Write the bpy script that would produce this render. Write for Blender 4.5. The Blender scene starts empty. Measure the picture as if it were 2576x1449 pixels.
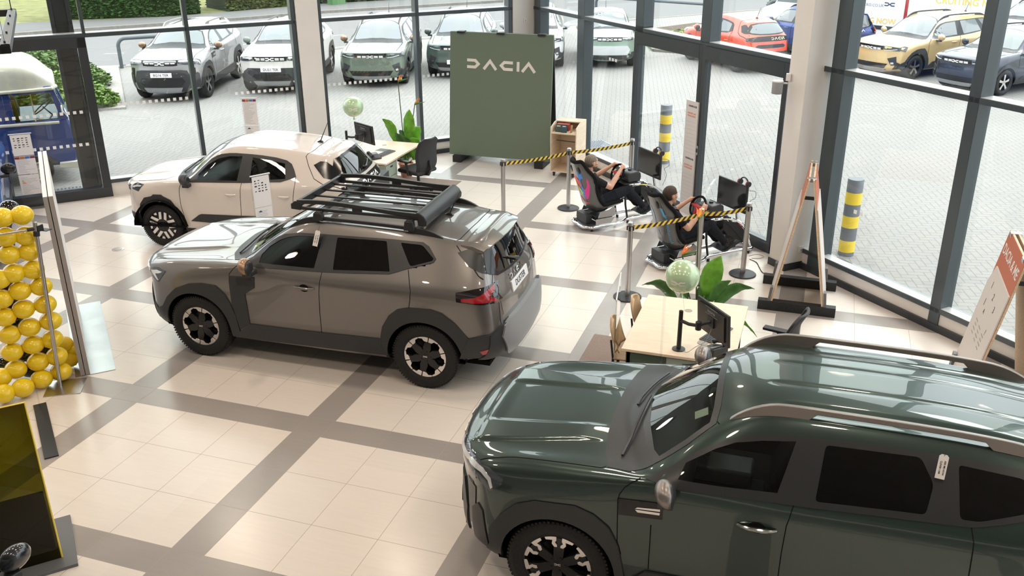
import bpy, bmesh, math, random
import numpy as np
from mathutils import Vector, Matrix
from mathutils.bvhtree import BVHTree
from mathutils.geometry import delaunay_2d_cdt
random.seed(7)
PI = math.pi
SC = bpy.context.scene
COL = SC.collection

# ---------------------------------------------------------------- camera, sky, lights, exposure
cam = bpy.data.cameras.new('camera')
cam.sensor_width = 36.0
cam.lens = 2322.3 / 2576 * 36.0
cam.clip_end = 400
camo = bpy.data.objects.new('camera', cam)
COL.objects.link(camo)
_rv = Vector((1.9539, .3165, -.2195))
_R = Matrix.Rotation(_rv.length, 3, _rv.normalized())
camo.matrix_world = Matrix.Translation((4.4582, -6.5106, 4.7104)) @ Matrix((_R[0], -_R[1], -_R[2])).transposed().to_4x4()
SC.camera = camo
cam.dof.use_dof = False

wd = bpy.data.worlds.new('overcast_sky')
SC.world = wd
wd.use_nodes = True
_n = wd.node_tree.nodes
_n.clear()
_o = _n.new('ShaderNodeOutputWorld'); _b = _n.new('ShaderNodeBackground')
_tc = _n.new('ShaderNodeTexCoord'); _sx = _n.new('ShaderNodeSeparateXYZ'); _cr = _n.new('ShaderNodeValToRGB')
_nz = _n.new('ShaderNodeTexNoise'); _nz.inputs['Scale'].default_value = 2.2; _nz.inputs['Detail'].default_value = 4
_mx = _n.new('ShaderNodeMix'); _mx.data_type = 'RGBA'; _mx.blend_type = 'MULTIPLY'; _mx.inputs[0].default_value = .35
_cr.color_ramp.elements[0].position = 0.0; _cr.color_ramp.elements[0].color = (.44, .465, .49, 1)
_cr.color_ramp.elements[1].position = 1.0; _cr.color_ramp.elements[1].color = (.97, .99, 1.0, 1)
_l = wd.node_tree.links.new
_l(_tc.outputs['Generated'], _sx.inputs[0]); _l(_sx.outputs['Z'], _cr.inputs[0]); _l(_tc.outputs['Generated'], _nz.inputs['Vector'])
_l(_cr.outputs[0], _mx.inputs[6]); _l(_nz.outputs['Color'], _mx.inputs[7]); _l(_mx.outputs[2], _b.inputs[0]); _l(_b.outputs[0], _o.inputs[0])
SKY = 6.4
_b.inputs[1].default_value = SKY

def add_light(name, kind, loc, energy, color=(1, 1, 1), size=1.0, rot=None, shape=None, size_y=None):
    d = bpy.data.lights.new(name, kind); d.energy = energy; d.color = color
    o = bpy.data.objects.new(name, d); COL.objects.link(o); o.location = loc
    if rot: o.rotation_euler = rot
    if kind == 'AREA':
        d.size = size
        if shape: d.shape = shape
        if size_y: d.size_y = size_y
    if kind == 'SUN': d.angle = size
    return o

add_light('sun', 'SUN', (0, 0, 20), 1.6, (1, .96, .9), math.radians(25), (math.radians(38), 0, math.radians(160)))
SC.view_settings.view_transform = 'Standard'
SC.view_settings.look = 'None'
SC.view_settings.exposure = 0.0
SC.view_settings.gamma = 1.0
SC.view_settings.use_curve_mapping = False

# ---------------------------------------------------------------- materials
MATS = {}
def mat(name, color=(.5, .5, .5), rough=.5, metal=0.0, coat=0.0, emit=None, estr=1.0, spec=.5, trans=0.0, ior=1.45, alpha=1.0, coat_rough=.03):
    if name in MATS: return MATS[name]
    m = bpy.data.materials.new(name); m.use_nodes = True
    b = m.node_tree.nodes['Principled BSDF']
    b.inputs['Base Color'].default_value = (*color, 1)
    b.inputs['Roughness'].default_value = rough
    b.inputs['Metallic'].default_value = metal
    b.inputs['Specular IOR Level'].default_value = spec
    b.inputs['IOR'].default_value = ior
    b.inputs['Transmission Weight'].default_value = trans
    b.inputs['Alpha'].default_value = alpha
    if coat:
        b.inputs['Coat Weight'].default_value = coat; b.inputs['Coat Roughness'].default_value = coat_rough
    if emit:
        b.inputs['Emission Color'].default_value = (*emit, 1); b.inputs['Emission Strength'].default_value = estr
    MATS[name] = m
    return m

def noise_tint(m, scale=8.0, amount=.12, detail=3.0, stretch=None, bump=0.0, rough_amt=0.0, coord='Object'):
    """procedural variation of the base colour (and optional bump)"""
    nt = m.node_tree; b = nt.nodes['Principled BSDF']
    tc = nt.nodes.new('ShaderNodeTexCoord'); nz = nt.nodes.new('ShaderNodeTexNoise')
    nz.inputs['Scale'].default_value = scale; nz.inputs['Detail'].default_value = detail
    src = tc.outputs[coord]
    if stretch:
        mp = nt.nodes.new('ShaderNodeMapping'); mp.inputs['Scale'].default_value = stretch
        nt.links.new(src, mp.inputs[0]); src = mp.outputs[0]
    nt.links.new(src, nz.inputs['Vector'])
    c = b.inputs['Base Color'].default_value[:3]
    r = nt.nodes.new('ShaderNodeValToRGB')
    r.color_ramp.elements[0].color = (*[max(0, x * (1 - amount)) for x in c], 1); r.color_ramp.elements[0].position = .3
    r.color_ramp.elements[1].color = (*[min(1, x * (1 + amount)) for x in c], 1); r.color_ramp.elements[1].position = .7
    nt.links.new(nz.outputs['Fac'], r.inputs[0]); nt.links.new(r.outputs[0], b.inputs['Base Color'])
    if bump:
        bp = nt.nodes.new('ShaderNodeBump'); bp.inputs['Strength'].default_value = bump; bp.inputs['Distance'].default_value = .01
        nt.links.new(nz.outputs['Fac'], bp.inputs['Height']); nt.links.new(bp.outputs[0], b.inputs['Normal'])
    return m

def glass_pane(name, tint=(1, 1, 1), refl=1.0, ior=1.5):
    """thin pane: clear straight through, mirror reflection by Fresnel"""
    if name in MATS: return MATS[name]
    m = bpy.data.materials.new(name); m.use_nodes = True
    nt = m.node_tree; nt.nodes.clear()
    o = nt.nodes.new('ShaderNodeOutputMaterial'); t = nt.nodes.new('ShaderNodeBsdfTransparent'); g = nt.nodes.new('ShaderNodeBsdfGlossy')
    f = nt.nodes.new('ShaderNodeFresnel'); mx = nt.nodes.new('ShaderNodeMixShader'); mm = nt.nodes.new('ShaderNodeMath')
    mm.operation = 'MULTIPLY'; mm.inputs[1].default_value = refl
    f.inputs['IOR'].default_value = ior; g.inputs['Roughness'].default_value = 0.0
    t.inputs['Color'].default_value = (*tint, 1)
    L = nt.links.new
    ge = nt.nodes.new('ShaderNodeNewGeometry'); mi = nt.nodes.new('ShaderNodeMapRange')
    mi.inputs[3].default_value = ior; mi.inputs[4].default_value = 1 / ior
    L(ge.outputs['Backfacing'], mi.inputs[0]); L(mi.outputs[0], f.inputs['IOR'])
    L(f.outputs[0], mm.inputs[0]); L(mm.outputs[0], mx.inputs[0]); L(t.outputs[0], mx.inputs[1]); L(g.outputs[0], mx.inputs[2]); L(mx.outputs[0], o.inputs[0])
    MATS[name] = m
    return m

# ---------------------------------------------------------------- mesh builder
class MB:
    def __init__(s): s.v = []; s.f = []; s.mi = []
    def add(s, vs, fs, mi=0):
        o = len(s.v); s.v += [tuple(v) for v in vs]; s.f += [tuple(i + o for i in f) for f in fs]; s.mi += [mi] * len(fs); return s
    def box(s, c, d, mi=0, R=None):
        x, y, z = d[0] / 2, d[1] / 2, d[2] / 2
        vs = [(-x, -y, -z), (x, -y, -z), (x, y, -z), (-x, y, -z), (-x, -y, z), (x, -y, z), (x, y, z), (-x, y, z)]
        if R is not None: vs = [R @ Vector(v) for v in vs]
        vs = [(v[0] + c[0], v[1] + c[1], v[2] + c[2]) for v in vs]
        return s.add(vs, [(0, 3, 2, 1), (4, 5, 6, 7), (0, 1, 5, 4), (1, 2, 6, 5), (2, 3, 7, 6), (3, 0, 4, 7)], mi)
    def bx(s, x0, y0, z0, x1, y1, z1, mi=0):
        return s.box(((x0 + x1) / 2, (y0 + y1) / 2, (z0 + z1) / 2), (abs(x1 - x0), abs(y1 - y0), abs(z1 - z0)), mi)
    def cyl(s, p0, p1, r0, r1=None, n=24, caps=True, mi=0):
        if r1 is None: r1 = r0
        p0 = Vector(p0); p1 = Vector(p1); a = (p1 - p0).normalized()
        u = a.orthogonal().normalized(); w = a.cross(u)
        vs = []
        for p, r in ((p0, r0), (p1, r1)):
            for k in range(n):
                t = 2 * PI * k / n; vs.append(p + u * (r * math.cos(t)) + w * (r * math.sin(t)))
        fs = [(k, (k + 1) % n, n + (k + 1) % n, n + k) for k in range(n)]
        if caps: fs += [tuple(range(n - 1, -1, -1)), tuple(range(n, 2 * n))]
        return s.add(vs, fs, mi)
    def tube(s, pts, r, n=10, closed=False, caps=True, mi=0):
        P = [Vector(p) for p in pts]; m = len(P); vs = []
        rr = r if isinstance(r, (list, tuple)) else [r] * m
        pu = None
        for k in range(m):
            if closed: d = P[(k + 1) % m] - P[k - 1]
            else: d = P[min(k + 1, m - 1)] - P[max(k - 1, 0)]
            d.normalize()
            u = d.orthogonal().normalized() if pu is None else (pu - d * pu.dot(d)).normalized()
            pu = u; w = d.cross(u)
            for j in range(n):
                t = 2 * PI * j / n; vs.append(P[k] + (u * math.cos(t) + w * math.sin(t)) * rr[k])
        fs = []
        for k in range(m if closed else m - 1):
            a = k * n; b = ((k + 1) % m) * n
            fs += [(a + j, a + (j + 1) % n, b + (j + 1) % n, b + j) for j in range(n)]
        if caps and not closed: fs += [tuple(range(n - 1, -1, -1)), tuple(range((m - 1) * n, m * n))]
        return s.add(vs, fs, mi)
    def lathe(s, prof, c=(0, 0, 0), n=32, axis='z', mi=0, caps=True):
        vs = []
        for r, h in prof:
            for k in range(n):
                t = 2 * PI * k / n; a, b = r * math.cos(t), r * math.sin(t)
                p = (a, b, h) if axis == 'z' else ((a, h, b) if axis == 'y' else (h, a, b))
                vs.append((p[0] + c[0], p[1] + c[1], p[2] + c[2]))
        fs = []
        for i in range(len(prof) - 1):
            for k in range(n):
                q = (i * n + k, i * n + (k + 1) % n, (i + 1) * n + (k + 1) % n, (i + 1) * n + k)
                fs.append(q if axis != 'y' else q[::-1])
        if caps:
            if prof[0][0] > 1e-6: fs.append(tuple(range(n))[::-1])
            if prof[-1][0] > 1e-6: fs.append(tuple(range((len(prof) - 1) * n, len(prof) * n)))
        return s.add(vs, fs, mi)
    def prism(s, poly, h0, h1, axis='z', mi=0, f=None):
        """extrude a 2-D polygon; axis z: (x,y); y: (x,z); x: (y,z)"""
        n = len(poly); vs = []
        for h in (h0, h1):
            for a, b in poly:
                vs.append((a, b, h) if axis == 'z' else ((a, h, b) if axis == 'y' else (h, a, b)))
        if f: vs = [f(v) for v in vs]
        fs = [tuple(range(n))[::-1], tuple(range(n, 2 * n))] + [(k, (k + 1) % n, n + (k + 1) % n, n + k) for k in range(n)]
        return s.add(vs, fs, mi)
    def ball(s, c, r, n=16, m=10, mi=0):
        rx, ry, rz = (r, r, r) if not isinstance(r, (tuple, list)) else r
        vs = []
        for i in range(m + 1):
            a = PI * i / m
            for k in range(n):
                t = 2 * PI * k / n
                vs.append((c[0] + rx * math.sin(a) * math.cos(t), c[1] + ry * math.sin(a) * math.sin(t), c[2] + rz * math.cos(a)))
        fs = [(i * n + k, (i + 1) * n + k, (i + 1) * n + (k + 1) % n, i * n + (k + 1) % n) for i in range(m) for k in range(n)]
        return s.add(vs, fs, mi)
    def xf(s, M, start=0):
        for i in range(start, len(s.v)): s.v[i] = tuple(M @ Vector(s.v[i]))
        return s
    def build(s, name, m, parent=None, loc=None, rot=None, smooth=True, bevel=0.0, seg=2, sharp=35, fix=True):
        me = bpy.data.meshes.new(name); me.from_pydata(s.v, [], s.f); me.update()
        for mm in (m if isinstance(m, (list, tuple)) else [m]): me.materials.append(mm)
        if any(s.mi): me.polygons.foreach_set('material_index', s.mi)
        if fix:
            bm = bmesh.new(); bm.from_mesh(me)
            bmesh.ops.remove_doubles(bm, verts=bm.verts, dist=1e-5)
            bmesh.ops.recalc_face_normals(bm, faces=bm.faces)
            bm.to_mesh(me); bm.free()
        return link_mesh(name, me, parent, loc, rot, smooth, bevel, seg, sharp)

def link_mesh(name, me, parent=None, loc=None, rot=None, smooth=True, bevel=0.0, seg=2, sharp=35):
    if smooth and len(me.polygons):
        me.polygons.foreach_set('use_smooth', [True] * len(me.polygons))
        if sharp and not bevel: me.set_sharp_from_angle(angle=math.radians(sharp))
    o = bpy.data.objects.new(name, me); COL.objects.link(o)
    if parent: o.parent = parent
    if loc is not None: o.location = loc
    if rot is not None: o.rotation_euler = rot
    if bevel:
        b = o.modifiers.new('b', 'BEVEL'); b.width = bevel; b.segments = seg; b.limit_method = 'ANGLE'; b.angle_limit = math.radians(40)
        b.harden_normals = False
        me.set_sharp_from_angle(angle=math.radians(75))
    return o

def tag(o, label, cat, group=None, kind=None):
    if label: o['label'] = label
    if cat: o['category'] = cat
    if group: o['group'] = group
    if kind: o['kind'] = kind
    return o
def thing(name, label, cat, loc=(0, 0, 0), rz=0.0, group=None):
    o = bpy.data.objects.new(name, None); COL.objects.link(o)
    o.empty_display_size = .1; o.location = loc; o.rotation_euler = (0, 0, rz)
    return tag(o, label, cat, group)
def struct(o):
    o['kind'] = 'structure'; return o
def copy_tree(o, parent=None):
    c = o.copy(); COL.objects.link(c)
    if parent: c.parent = parent
    for ch in list(o.children): copy_tree(ch, c)
    return c
# ---------------------------------------------------------------- cars: interpolated subdivision body + conforming parts
def cage_mesh(T, capF, capR, cF, cR):
    """T: stations x ring points (x,y,z) for the half section; caps fill the two ends."""
    nk, ni = len(T), len(T[0]); last = ni - 1
    V = []; idx = {}
    def vid(key, p):
        if key not in idx: idx[key] = len(V); V.append(list(p))
        return idx[key]
    def vv(k, i, s):
        p = T[k][i]
        if i == last: return vid((k, i, 0), (p[0], 0, p[2]))
        return vid((k, i, s), (p[0], p[1] * s, p[2]))
    F = []
    def quad(a, s): F.append(tuple(a) if s < 0 else tuple(a)[::-1])
    for s in (1, -1):
        for k in range(nk - 1):
            for i in range(last):
                quad((vv(k, i, s), vv(k + 1, i, s), vv(k + 1, i + 1, s), vv(k, i + 1, s)), s)
        for end, cap, c, k in (('F', capF, cF, 0), ('R', capR, cR, nk - 1)):
            def g(i, j):
                if j == c: return vv(k, i, s)
                if i == c: return vv(k, j, s)
                p = cap[i][j - c - 1]
                if j == last: return vid((end, i, j, 0), (p[0], 0, p[2]))
                return vid((end, i, j, s), (p[0], p[1] * s, p[2]))
            for i in range(c):
                for j in range(c, last):
                    q = (g(i, j), g(i + 1, j), g(i + 1, j + 1), g(i, j + 1))
                    quad(q if end == 'R' else q[::-1], -s if end == 'F' and False else s)
    return np.array(V, float), F

def interp_cage(V, F, iters=60):
    """move the cage so the subdivision limit passes through V"""
    n = len(V); nb = [set() for _ in range(n)]; fo = [[] for _ in range(n)]; ec = {}
    for f in F:
        m = len(f)
        for a in range(m):
            u, w = f[a], f[(a + 1) % m]
            nb[u].add(w); nb[w].add(u); e = (min(u, w), max(u, w)); ec[e] = ec.get(e, 0) + 1
            fo[f[a]].append(f[(a + 2) % m])
    bd = [[] for _ in range(n)]
    for (u, w), c in ec.items():
        if c == 1: bd[u].append(w); bd[w].append(u)
    M = np.zeros((n, n))
    for i in range(n):
        if bd[i]:
            if len(bd[i]) == 2 and len(nb[i]) > 2:
                M[i, i] = 4 / 6; M[i, bd[i][0]] += 1 / 6; M[i, bd[i][1]] += 1 / 6
            else: M[i, i] = 1
        else:
            k = len(nb[i]); d = k * (k + 5)
            M[i, i] = k * k / d
            for j in nb[i]: M[i, j] += 4 / d
            for j in fo[i]: M[i, j] += 1 / d
    C = V.copy()
    for _ in range(iters): C += .9 * (V - M @ C)
    return C

class Body:
    """dense car body in the car's own frame (x rearwards from the front axle, y to its right, z up)"""
    def __init__(s, cfg, level):
        V, F = cage_mesh(cfg['T'], cfg['capF'], cfg['capR'], cfg['cF'], cfg['cR'])
        C = interp_cage(V, F)
        me = bpy.data.meshes.new('tmp'); me.from_pydata(C.tolist(), [], F); me.update()
        bm = bmesh.new(); bm.from_mesh(me); bmesh.ops.recalc_face_normals(bm, faces=bm.faces); bm.to_mesh(me); bm.free()
        o = bpy.data.objects.new('tmp', me); COL.objects.link(o)
        md = o.modifiers.new('s', 'SUBSURF'); md.levels = level; md.render_levels = level
        dg = bpy.context.evaluated_depsgraph_get(); ev = o.evaluated_get(dg)
        m2 = bpy.data.meshes.new_from_object(ev)
        bpy.data.objects.remove(o); bpy.data.meshes.remove(me)
        co = np.empty(len(m2.vertices) * 3); m2.vertices.foreach_get('co', co); co = co.reshape(-1, 3)
        if cfg.get('shape'): co = cfg['shape'](co); m2.vertices.foreach_set('co', co.ravel()); m2.update()
        bm = bmesh.new(); bm.from_mesh(m2); bmesh.ops.recalc_face_normals(bm, faces=bm.faces)
        bm.verts.ensure_lookup_table()
        if max(bm.faces, key=lambda f: f.calc_center_median().z).normal.z < 0:
            bmesh.ops.reverse_faces(bm, faces=bm.faces)
        bm.normal_update(); bm.to_mesh(m2); bm.free()
        s.me = m2; s.co = co
        s.no = np.array([v.normal[:] for v in m2.vertices])
        s.polys = [tuple(p.vertices) for p in m2.polygons]
        s.bvh = BVHTree.FromPolygons([Vector(c) for c in co], s.polys)
        s.cut = np.zeros(len(s.polys), bool)
        s.ctr = np.array([co[list(p)].mean(0) for p in s.polys])
        s.pn = np.array([p.normal[:] for p in m2.polygons])
    def hit(s, a, b, axis):
        """surface point and smooth normal seen along an axis: L/R sides, T top, F front, B back"""
        if axis == 'L': o, d = (a, -3, b), (0, 1, 0)
        elif axis == 'R': o, d = (a, 3, b), (0, -1, 0)
        elif axis == 'T': o, d = (a, b, 4), (0, 0, -1)
        elif axis == 'F': o, d = (-4, a, b), (1, 0, 0)
        else: o, d = (9, a, b), (-1, 0, 0)
        p, n, i, t = s.bvh.ray_cast(Vector(o), Vector(d))
        if p is None:
            q = Vector(o) + Vector(d) * (2.1 if axis in 'LR' else (2.5 if axis == 'T' else (3.2 if axis == 'F' else 5.5)))
            p, n, i, t = s.bvh.find_nearest(q)
        f = s.polys[i]; P = np.array(p)
        w = 1 / (np.linalg.norm(s.co[list(f)] - P, axis=1) + 1e-5)
        N = (s.no[list(f)] * w[:, None]).sum(0); N /= np.linalg.norm(N) + 1e-9
        return P, N
    def patch(s, poly, axis, off=.003, res=.05, thick=0.0, holes=(), edge_res=None):
        """conforming sheet cut to a 2-D outline; with thick a raised slab whose rim closes back to the body"""
        er = edge_res or res
        loops = [poly] + list(holes); vs = []; es = []
        for lp in loops:
            st = len(vs); m = len(lp)
            for k in range(m):
                a = Vector(lp[k]); b = Vector(lp[(k + 1) % m]); q = max(1, int(math.ceil((b - a).length / er)))
                for t in range(q): vs.append(a.lerp(b, t / q))
            es += [(k, k + 1 if k + 1 < len(vs) else st) for k in range(st, len(vs))]
        nb = len(vs)
        xs = [p[0] for p in poly]; ys = [p[1] for p in poly]
        B = [np.array([v[:] for v in vs])]
        gx = np.arange(min(xs) + res * .5, max(xs), res); gy = np.arange(min(ys) + res * .5, max(ys), res)
        bb = B[0]
        for x in gx:
            for y in gy:
                if np.min((bb[:, 0] - x) ** 2 + (bb[:, 1] - y) ** 2) > (er * .45) ** 2: vs.append(Vector((x, y)))
        r = delaunay_2d_cdt(vs, es, [], 2, 1e-6)
        V2, F2 = r[0], [tuple(f) for f in r[2]]
        cx = np.array([sum((V2[i][0] for i in f)) / len(f) for f in F2]); cy = np.array([sum((V2[i][1] for i in f)) / len(f) for f in F2])
        ok = pin(cx, cy, poly)
        for h in holes: ok &= ~pin(cx, cy, h)
        F2 = [f for f, q in zip(F2, ok) if q]
        us = sorted({i for f in F2 for i in f}); mp_ = {u: k for k, u in enumerate(us)}
        V2 = [V2[u] for u in us]; F2 = [tuple(mp_[i] for i in f) for f in F2]
        top = []; nrm = []; base = []
        for v in V2:
            P, N = s.hit(v[0], v[1], axis)
            top.append(P + N * (off + thick)); nrm.append(N); base.append(P - N * .004)
        # outward winding
        if F2:
            f = max(F2, key=lambda f: abs((V2[f[1]] - V2[f[0]]).cross(V2[f[2]] - V2[f[0]])))
            a, b, c = (top[i] for i in f[:3])
            if np.dot(np.cross(b - a, c - a), nrm[f[0]]) < 0: F2 = [x[::-1] for x in F2]
        verts = [tuple(p) for p in top]; faces = list(F2)
        if thick:
            cnt = {}
            for f in F2:
                for k in range(len(f)):
                    cnt[(f[k], f[(k + 1) % len(f)])] = 1
            mp = {}
            for (a, b) in list(cnt):
                if (b, a) not in cnt:
                    for q in (a, b):
                        if q not in mp: mp[q] = len(verts); verts.append(tuple(base[q]))
                    faces.append((b, a, mp[a], mp[b]))
        me = bpy.data.meshes.new('patch'); me.from_pydata(verts, [], faces); me.update()
        if len(me.polygons):
            me.polygons.foreach_set('use_smooth', [True] * len(me.polygons))
            if thick: me.set_sharp_from_angle(angle=math.radians(40))
            else:
                me.normals_split_custom_set_from_vertices([tuple(n) for n in nrm])
        return me
    def strip(s, pts, axis, w=.008, off=.002, res=.04, depth=0):
        """thin conforming ribbon (panel gap, moulding)"""
        P = []
        for k in range(len(pts) - 1):
            a = Vector(pts[k]); b = Vector(pts[k + 1]); q = max(1, int(math.ceil((b - a).length / res)))
            P += [a.lerp(b, t / q) for t in range(q)]
        P.append(Vector(pts[-1])); vs = []; fs = []; nr = []
        for k, p in enumerate(P):
            d = (P[min(k + 1, len(P) - 1)] - P[max(k - 1, 0)]).normalized(); n = Vector((-d.y, d.x)) * (w / 2)
            for q in (p + n, p - n):
                A, N = s.hit(q.x, q.y, axis); vs.append(tuple(A + N * off)); nr.append(tuple(N))
            if k: fs.append((2 * k - 2, 2 * k - 1, 2 * k + 1, 2 * k))
        if fs:
            a, b, c = (np.array(vs[i]) for i in fs[0][:3])
            if np.dot(np.cross(b - a, c - a), nr[0]) < 0: fs = [f[::-1] for f in fs]
        return vs, fs
    def cut_poly(s, poly, axis, shrink=0.0):
        """open the shell inside an outline"""
        a, b = {'L': (0, 2), 'R': (0, 2), 'T': (0, 1), 'F': (1, 2), 'B': (1, 2)}[axis]
        pts = np.array(poly); c = pts.mean(0); pts = c + (pts - c) * (1 - shrink)
        sel = {'L': s.pn[:, 1] < -.15, 'R': s.pn[:, 1] > .15, 'T': s.pn[:, 2] > .1, 'F': s.pn[:, 0] < -.1, 'B': s.pn[:, 0] > .05}[axis]
        inside = np.ones(len(s.polys), bool)
        vin = pin(s.co[:, a], s.co[:, b], pts)
        allin = np.array([any(vin[i] for i in p) for p in s.polys])
        s.cut |= allin & sel
    def cut_circle(s, x, z, r, ymin=.45):
        d = (s.co[:, 0] - x) ** 2 + (s.co[:, 2] - z) ** 2 < r * r
        allin = np.array([any(d[i] for i in p) for p in s.polys])
        s.cut |= allin & (np.abs(s.ctr[:, 1]) > ymin) & (s.ctr[:, 2] < z + r)
    def shell(s, name, m, parent):
        keep = [p for p, c in zip(s.polys, s.cut) if not c]
        used = sorted({i for p in keep for i in p}); mp = {u: k for k, u in enumerate(used)}
        me = bpy.data.meshes.new(name); me.from_pydata(s.co[used].tolist(), [], [tuple(mp[i] for i in p) for p in keep]); me.update()
        me.polygons.foreach_set('use_smooth', [True] * len(me.polygons))
        me.normals_split_custom_set_from_vertices(s.no[used].tolist())
        me.materials.append(m)
        o = bpy.data.objects.new(name, me); COL.objects.link(o); o.parent = parent
        return o

def pin(x, y, poly):
    n = len(poly); r = np.zeros(len(x), bool); j = n - 1
    for i in range(n):
        xi, yi = poly[i]; xj, yj = poly[j]
        with np.errstate(divide='ignore', invalid='ignore'):
            c = ((yi > y) != (yj > y)) & (x < (xj - xi) * (y - yi) / (yj - yi + 1e-12) + xi)
        r ^= c; j = i
    return r

def mobj(name, me, m, parent):
    me.name = name; me.materials.clear()
    me.materials.append(m); o = bpy.data.objects.new(name, me); COL.objects.link(o); o.parent = parent; return o

def offset_poly(poly, d):
    """grow (d>0) or shrink a polygon along its averaged edge normals"""
    n = len(poly); A = sum(poly[i][0] * poly[(i + 1) % n][1] - poly[(i + 1) % n][0] * poly[i][1] for i in range(n))
    sg = 1 if A > 0 else -1; out = []
    for i in range(n):
        p0, p1, p2 = Vector(poly[i - 1]), Vector(poly[i]), Vector(poly[(i + 1) % n])
        e1 = (p1 - p0).normalized(); e2 = (p2 - p1).normalized()
        n1 = Vector((e1.y, -e1.x)) * sg; n2 = Vector((e2.y, -e2.x)) * sg
        b = (n1 + n2)
        if b.length < 1e-6: b = n1
        b.normalize(); k = max(.35, b.dot(n1))
        out.append(tuple(p1 + b * (d / k)))
    return out
def smooth_poly(poly, r=.03, n=4, skip=()):
    """round the corners"""
    out = []; m = len(poly)
    for i in range(m):
        p0, p1, p2 = Vector(poly[i - 1]), Vector(poly[i]), Vector(poly[(i + 1) % m])
        if i in skip: out.append(tuple(p1)); continue
        a = (p0 - p1); b = (p2 - p1); q = min(r, a.length * .45, b.length * .45)
        A = p1 + a.normalized() * q; B = p1 + b.normalized() * q
        for k in range(n + 1):
            t = k / n; out.append(tuple(A * (1 - t) ** 2 + p1 * 2 * t * (1 - t) + B * t * t))
    return out
def interp_curve(P, n=8, closed=False):
    """Catmull-Rom through points of any dimension"""
    P = [Vector(p) for p in P]; out = []; m = len(P)
    for k in range(m if closed else m - 1):
        p1, p2 = P[k], P[(k + 1) % m]
        p0 = P[k - 1] if (closed or k > 0) else p1 * 2 - p2
        p3 = P[(k + 2) % m] if (closed or k + 2 < m) else p2 * 2 - p1
        for t in range(n):
            t /= n
            out.append(tuple(.5 * ((2 * p1) + (p2 - p0) * t + (2 * p0 - 5 * p1 + 4 * p2 - p3) * t * t + (3 * p1 - p0 - 3 * p2 + p3) * t ** 3)))
    if not closed: out.append(tuple(P[-1]))
    return out
def mk(rows): return [[tuple(p) for p in r] for r in rows]
DUSTER_T = mk([
 # p0 underside     p1 sill          p2 mid side      p3 shoulder      p4 belt/hood edge p5 window top   p6 roof edge     p7 roof          p8 centre
 [(-.60,.56,.26), (-.60,.755,.36), (-.59,.81,.62), (-.585,.805,.86), (-.60,.77,.985), (-.715,.60,1.005), (-.755,.46,1.012), (-.785,.25,1.02), (-.795,0,1.022)],
 [(-.36,.66,.25), (-.36,.85,.34), (-.36,.895,.62), (-.36,.88,.88), (-.36,.79,1.045), (-.38,.64,1.062), (-.39,.48,1.07), (-.40,.26,1.082), (-.40,0,1.085)],
 [(.0,.70,.24),   (.0,.87,.33),   (.0,.905,.62),   (.0,.888,.91),   (.0,.81,1.085),   (-.01,.65,1.098),  (-.02,.49,1.106),  (-.03,.26,1.122),  (-.03,0,1.126)],
 [(.36,.72,.24),  (.36,.875,.32), (.36,.90,.62),   (.36,.89,.94),   (.36,.83,1.115),  (.35,.67,1.135),   (.33,.50,1.142),   (.28,.27,1.155),  (.26,0,1.160)],
 [(.62,.72,.24),  (.62,.875,.31), (.62,.90,.62),   (.62,.893,.95),  (.60,.845,1.135), (.57,.70,1.165),   (.52,.53,1.180),   (.44,.28,1.195),   (.40,0,1.200)],
 [(.95,.72,.24),  (.95,.875,.31), (.95,.90,.62),   (.95,.895,.96),  (.93,.848,1.15),  (.93,.655,1.385),  (.88,.50,1.415),   (.82,.27,1.435),   (.79,0,1.440)],
 [(1.28,.72,.24), (1.28,.875,.31),(1.28,.90,.62),  (1.28,.897,.97), (1.27,.845,1.16), (1.28,.615,1.515), (1.23,.49,1.57),  (1.19,.27,1.588),  (1.17,0,1.594)],
 [(1.62,.72,.24), (1.62,.875,.31),(1.62,.90,.62),  (1.62,.898,.975),(1.62,.84,1.17),  (1.62,.605,1.535), (1.60,.50,1.595),  (1.58,.28,1.622),  (1.57,0,1.630)],
 [(2.15,.72,.24), (2.15,.875,.32),(2.15,.90,.62),  (2.15,.90,.98),  (2.15,.84,1.185), (2.15,.60,1.53),   (2.15,.50,1.59),  (2.15,.28,1.62),  (2.15,0,1.628)],
 [(2.66,.72,.25), (2.66,.875,.34),(2.66,.905,.63), (2.66,.905,.99), (2.66,.85,1.195), (2.66,.60,1.51),   (2.66,.495,1.565), (2.66,.28,1.592),  (2.66,0,1.60)],
 [(3.00,.68,.29), (3.00,.85,.38), (3.00,.885,.64), (3.00,.885,.99), (3.00,.82,1.20),  (2.98,.59,1.475),  (2.98,.49,1.53),  (2.98,.28,1.556),  (2.98,0,1.562)],
 [(3.27,.58,.34), (3.31,.76,.42), (3.33,.805,.66), (3.30,.80,.99),  (3.26,.73,1.19),  (3.15,.58,1.43),  (3.19,.48,1.495),  (3.215,.28,1.522), (3.225,0,1.528)],
])
DUSTER_F = [  # front face rows p0..p3, columns p5..p8
 [(-.70,.42,.24), (-.72,.32,.235), (-.735,.17,.23), (-.74,0,.23)],
 [(-.745,.58,.36), (-.78,.44,.355), (-.80,.24,.35), (-.805,0,.35)],
 [(-.755,.60,.62), (-.80,.45,.62), (-.825,.25,.62), (-.832,0,.62)],
 [(-.75,.60,.86), (-.79,.46,.865), (-.815,.25,.87), (-.822,0,.87)],
]
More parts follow.
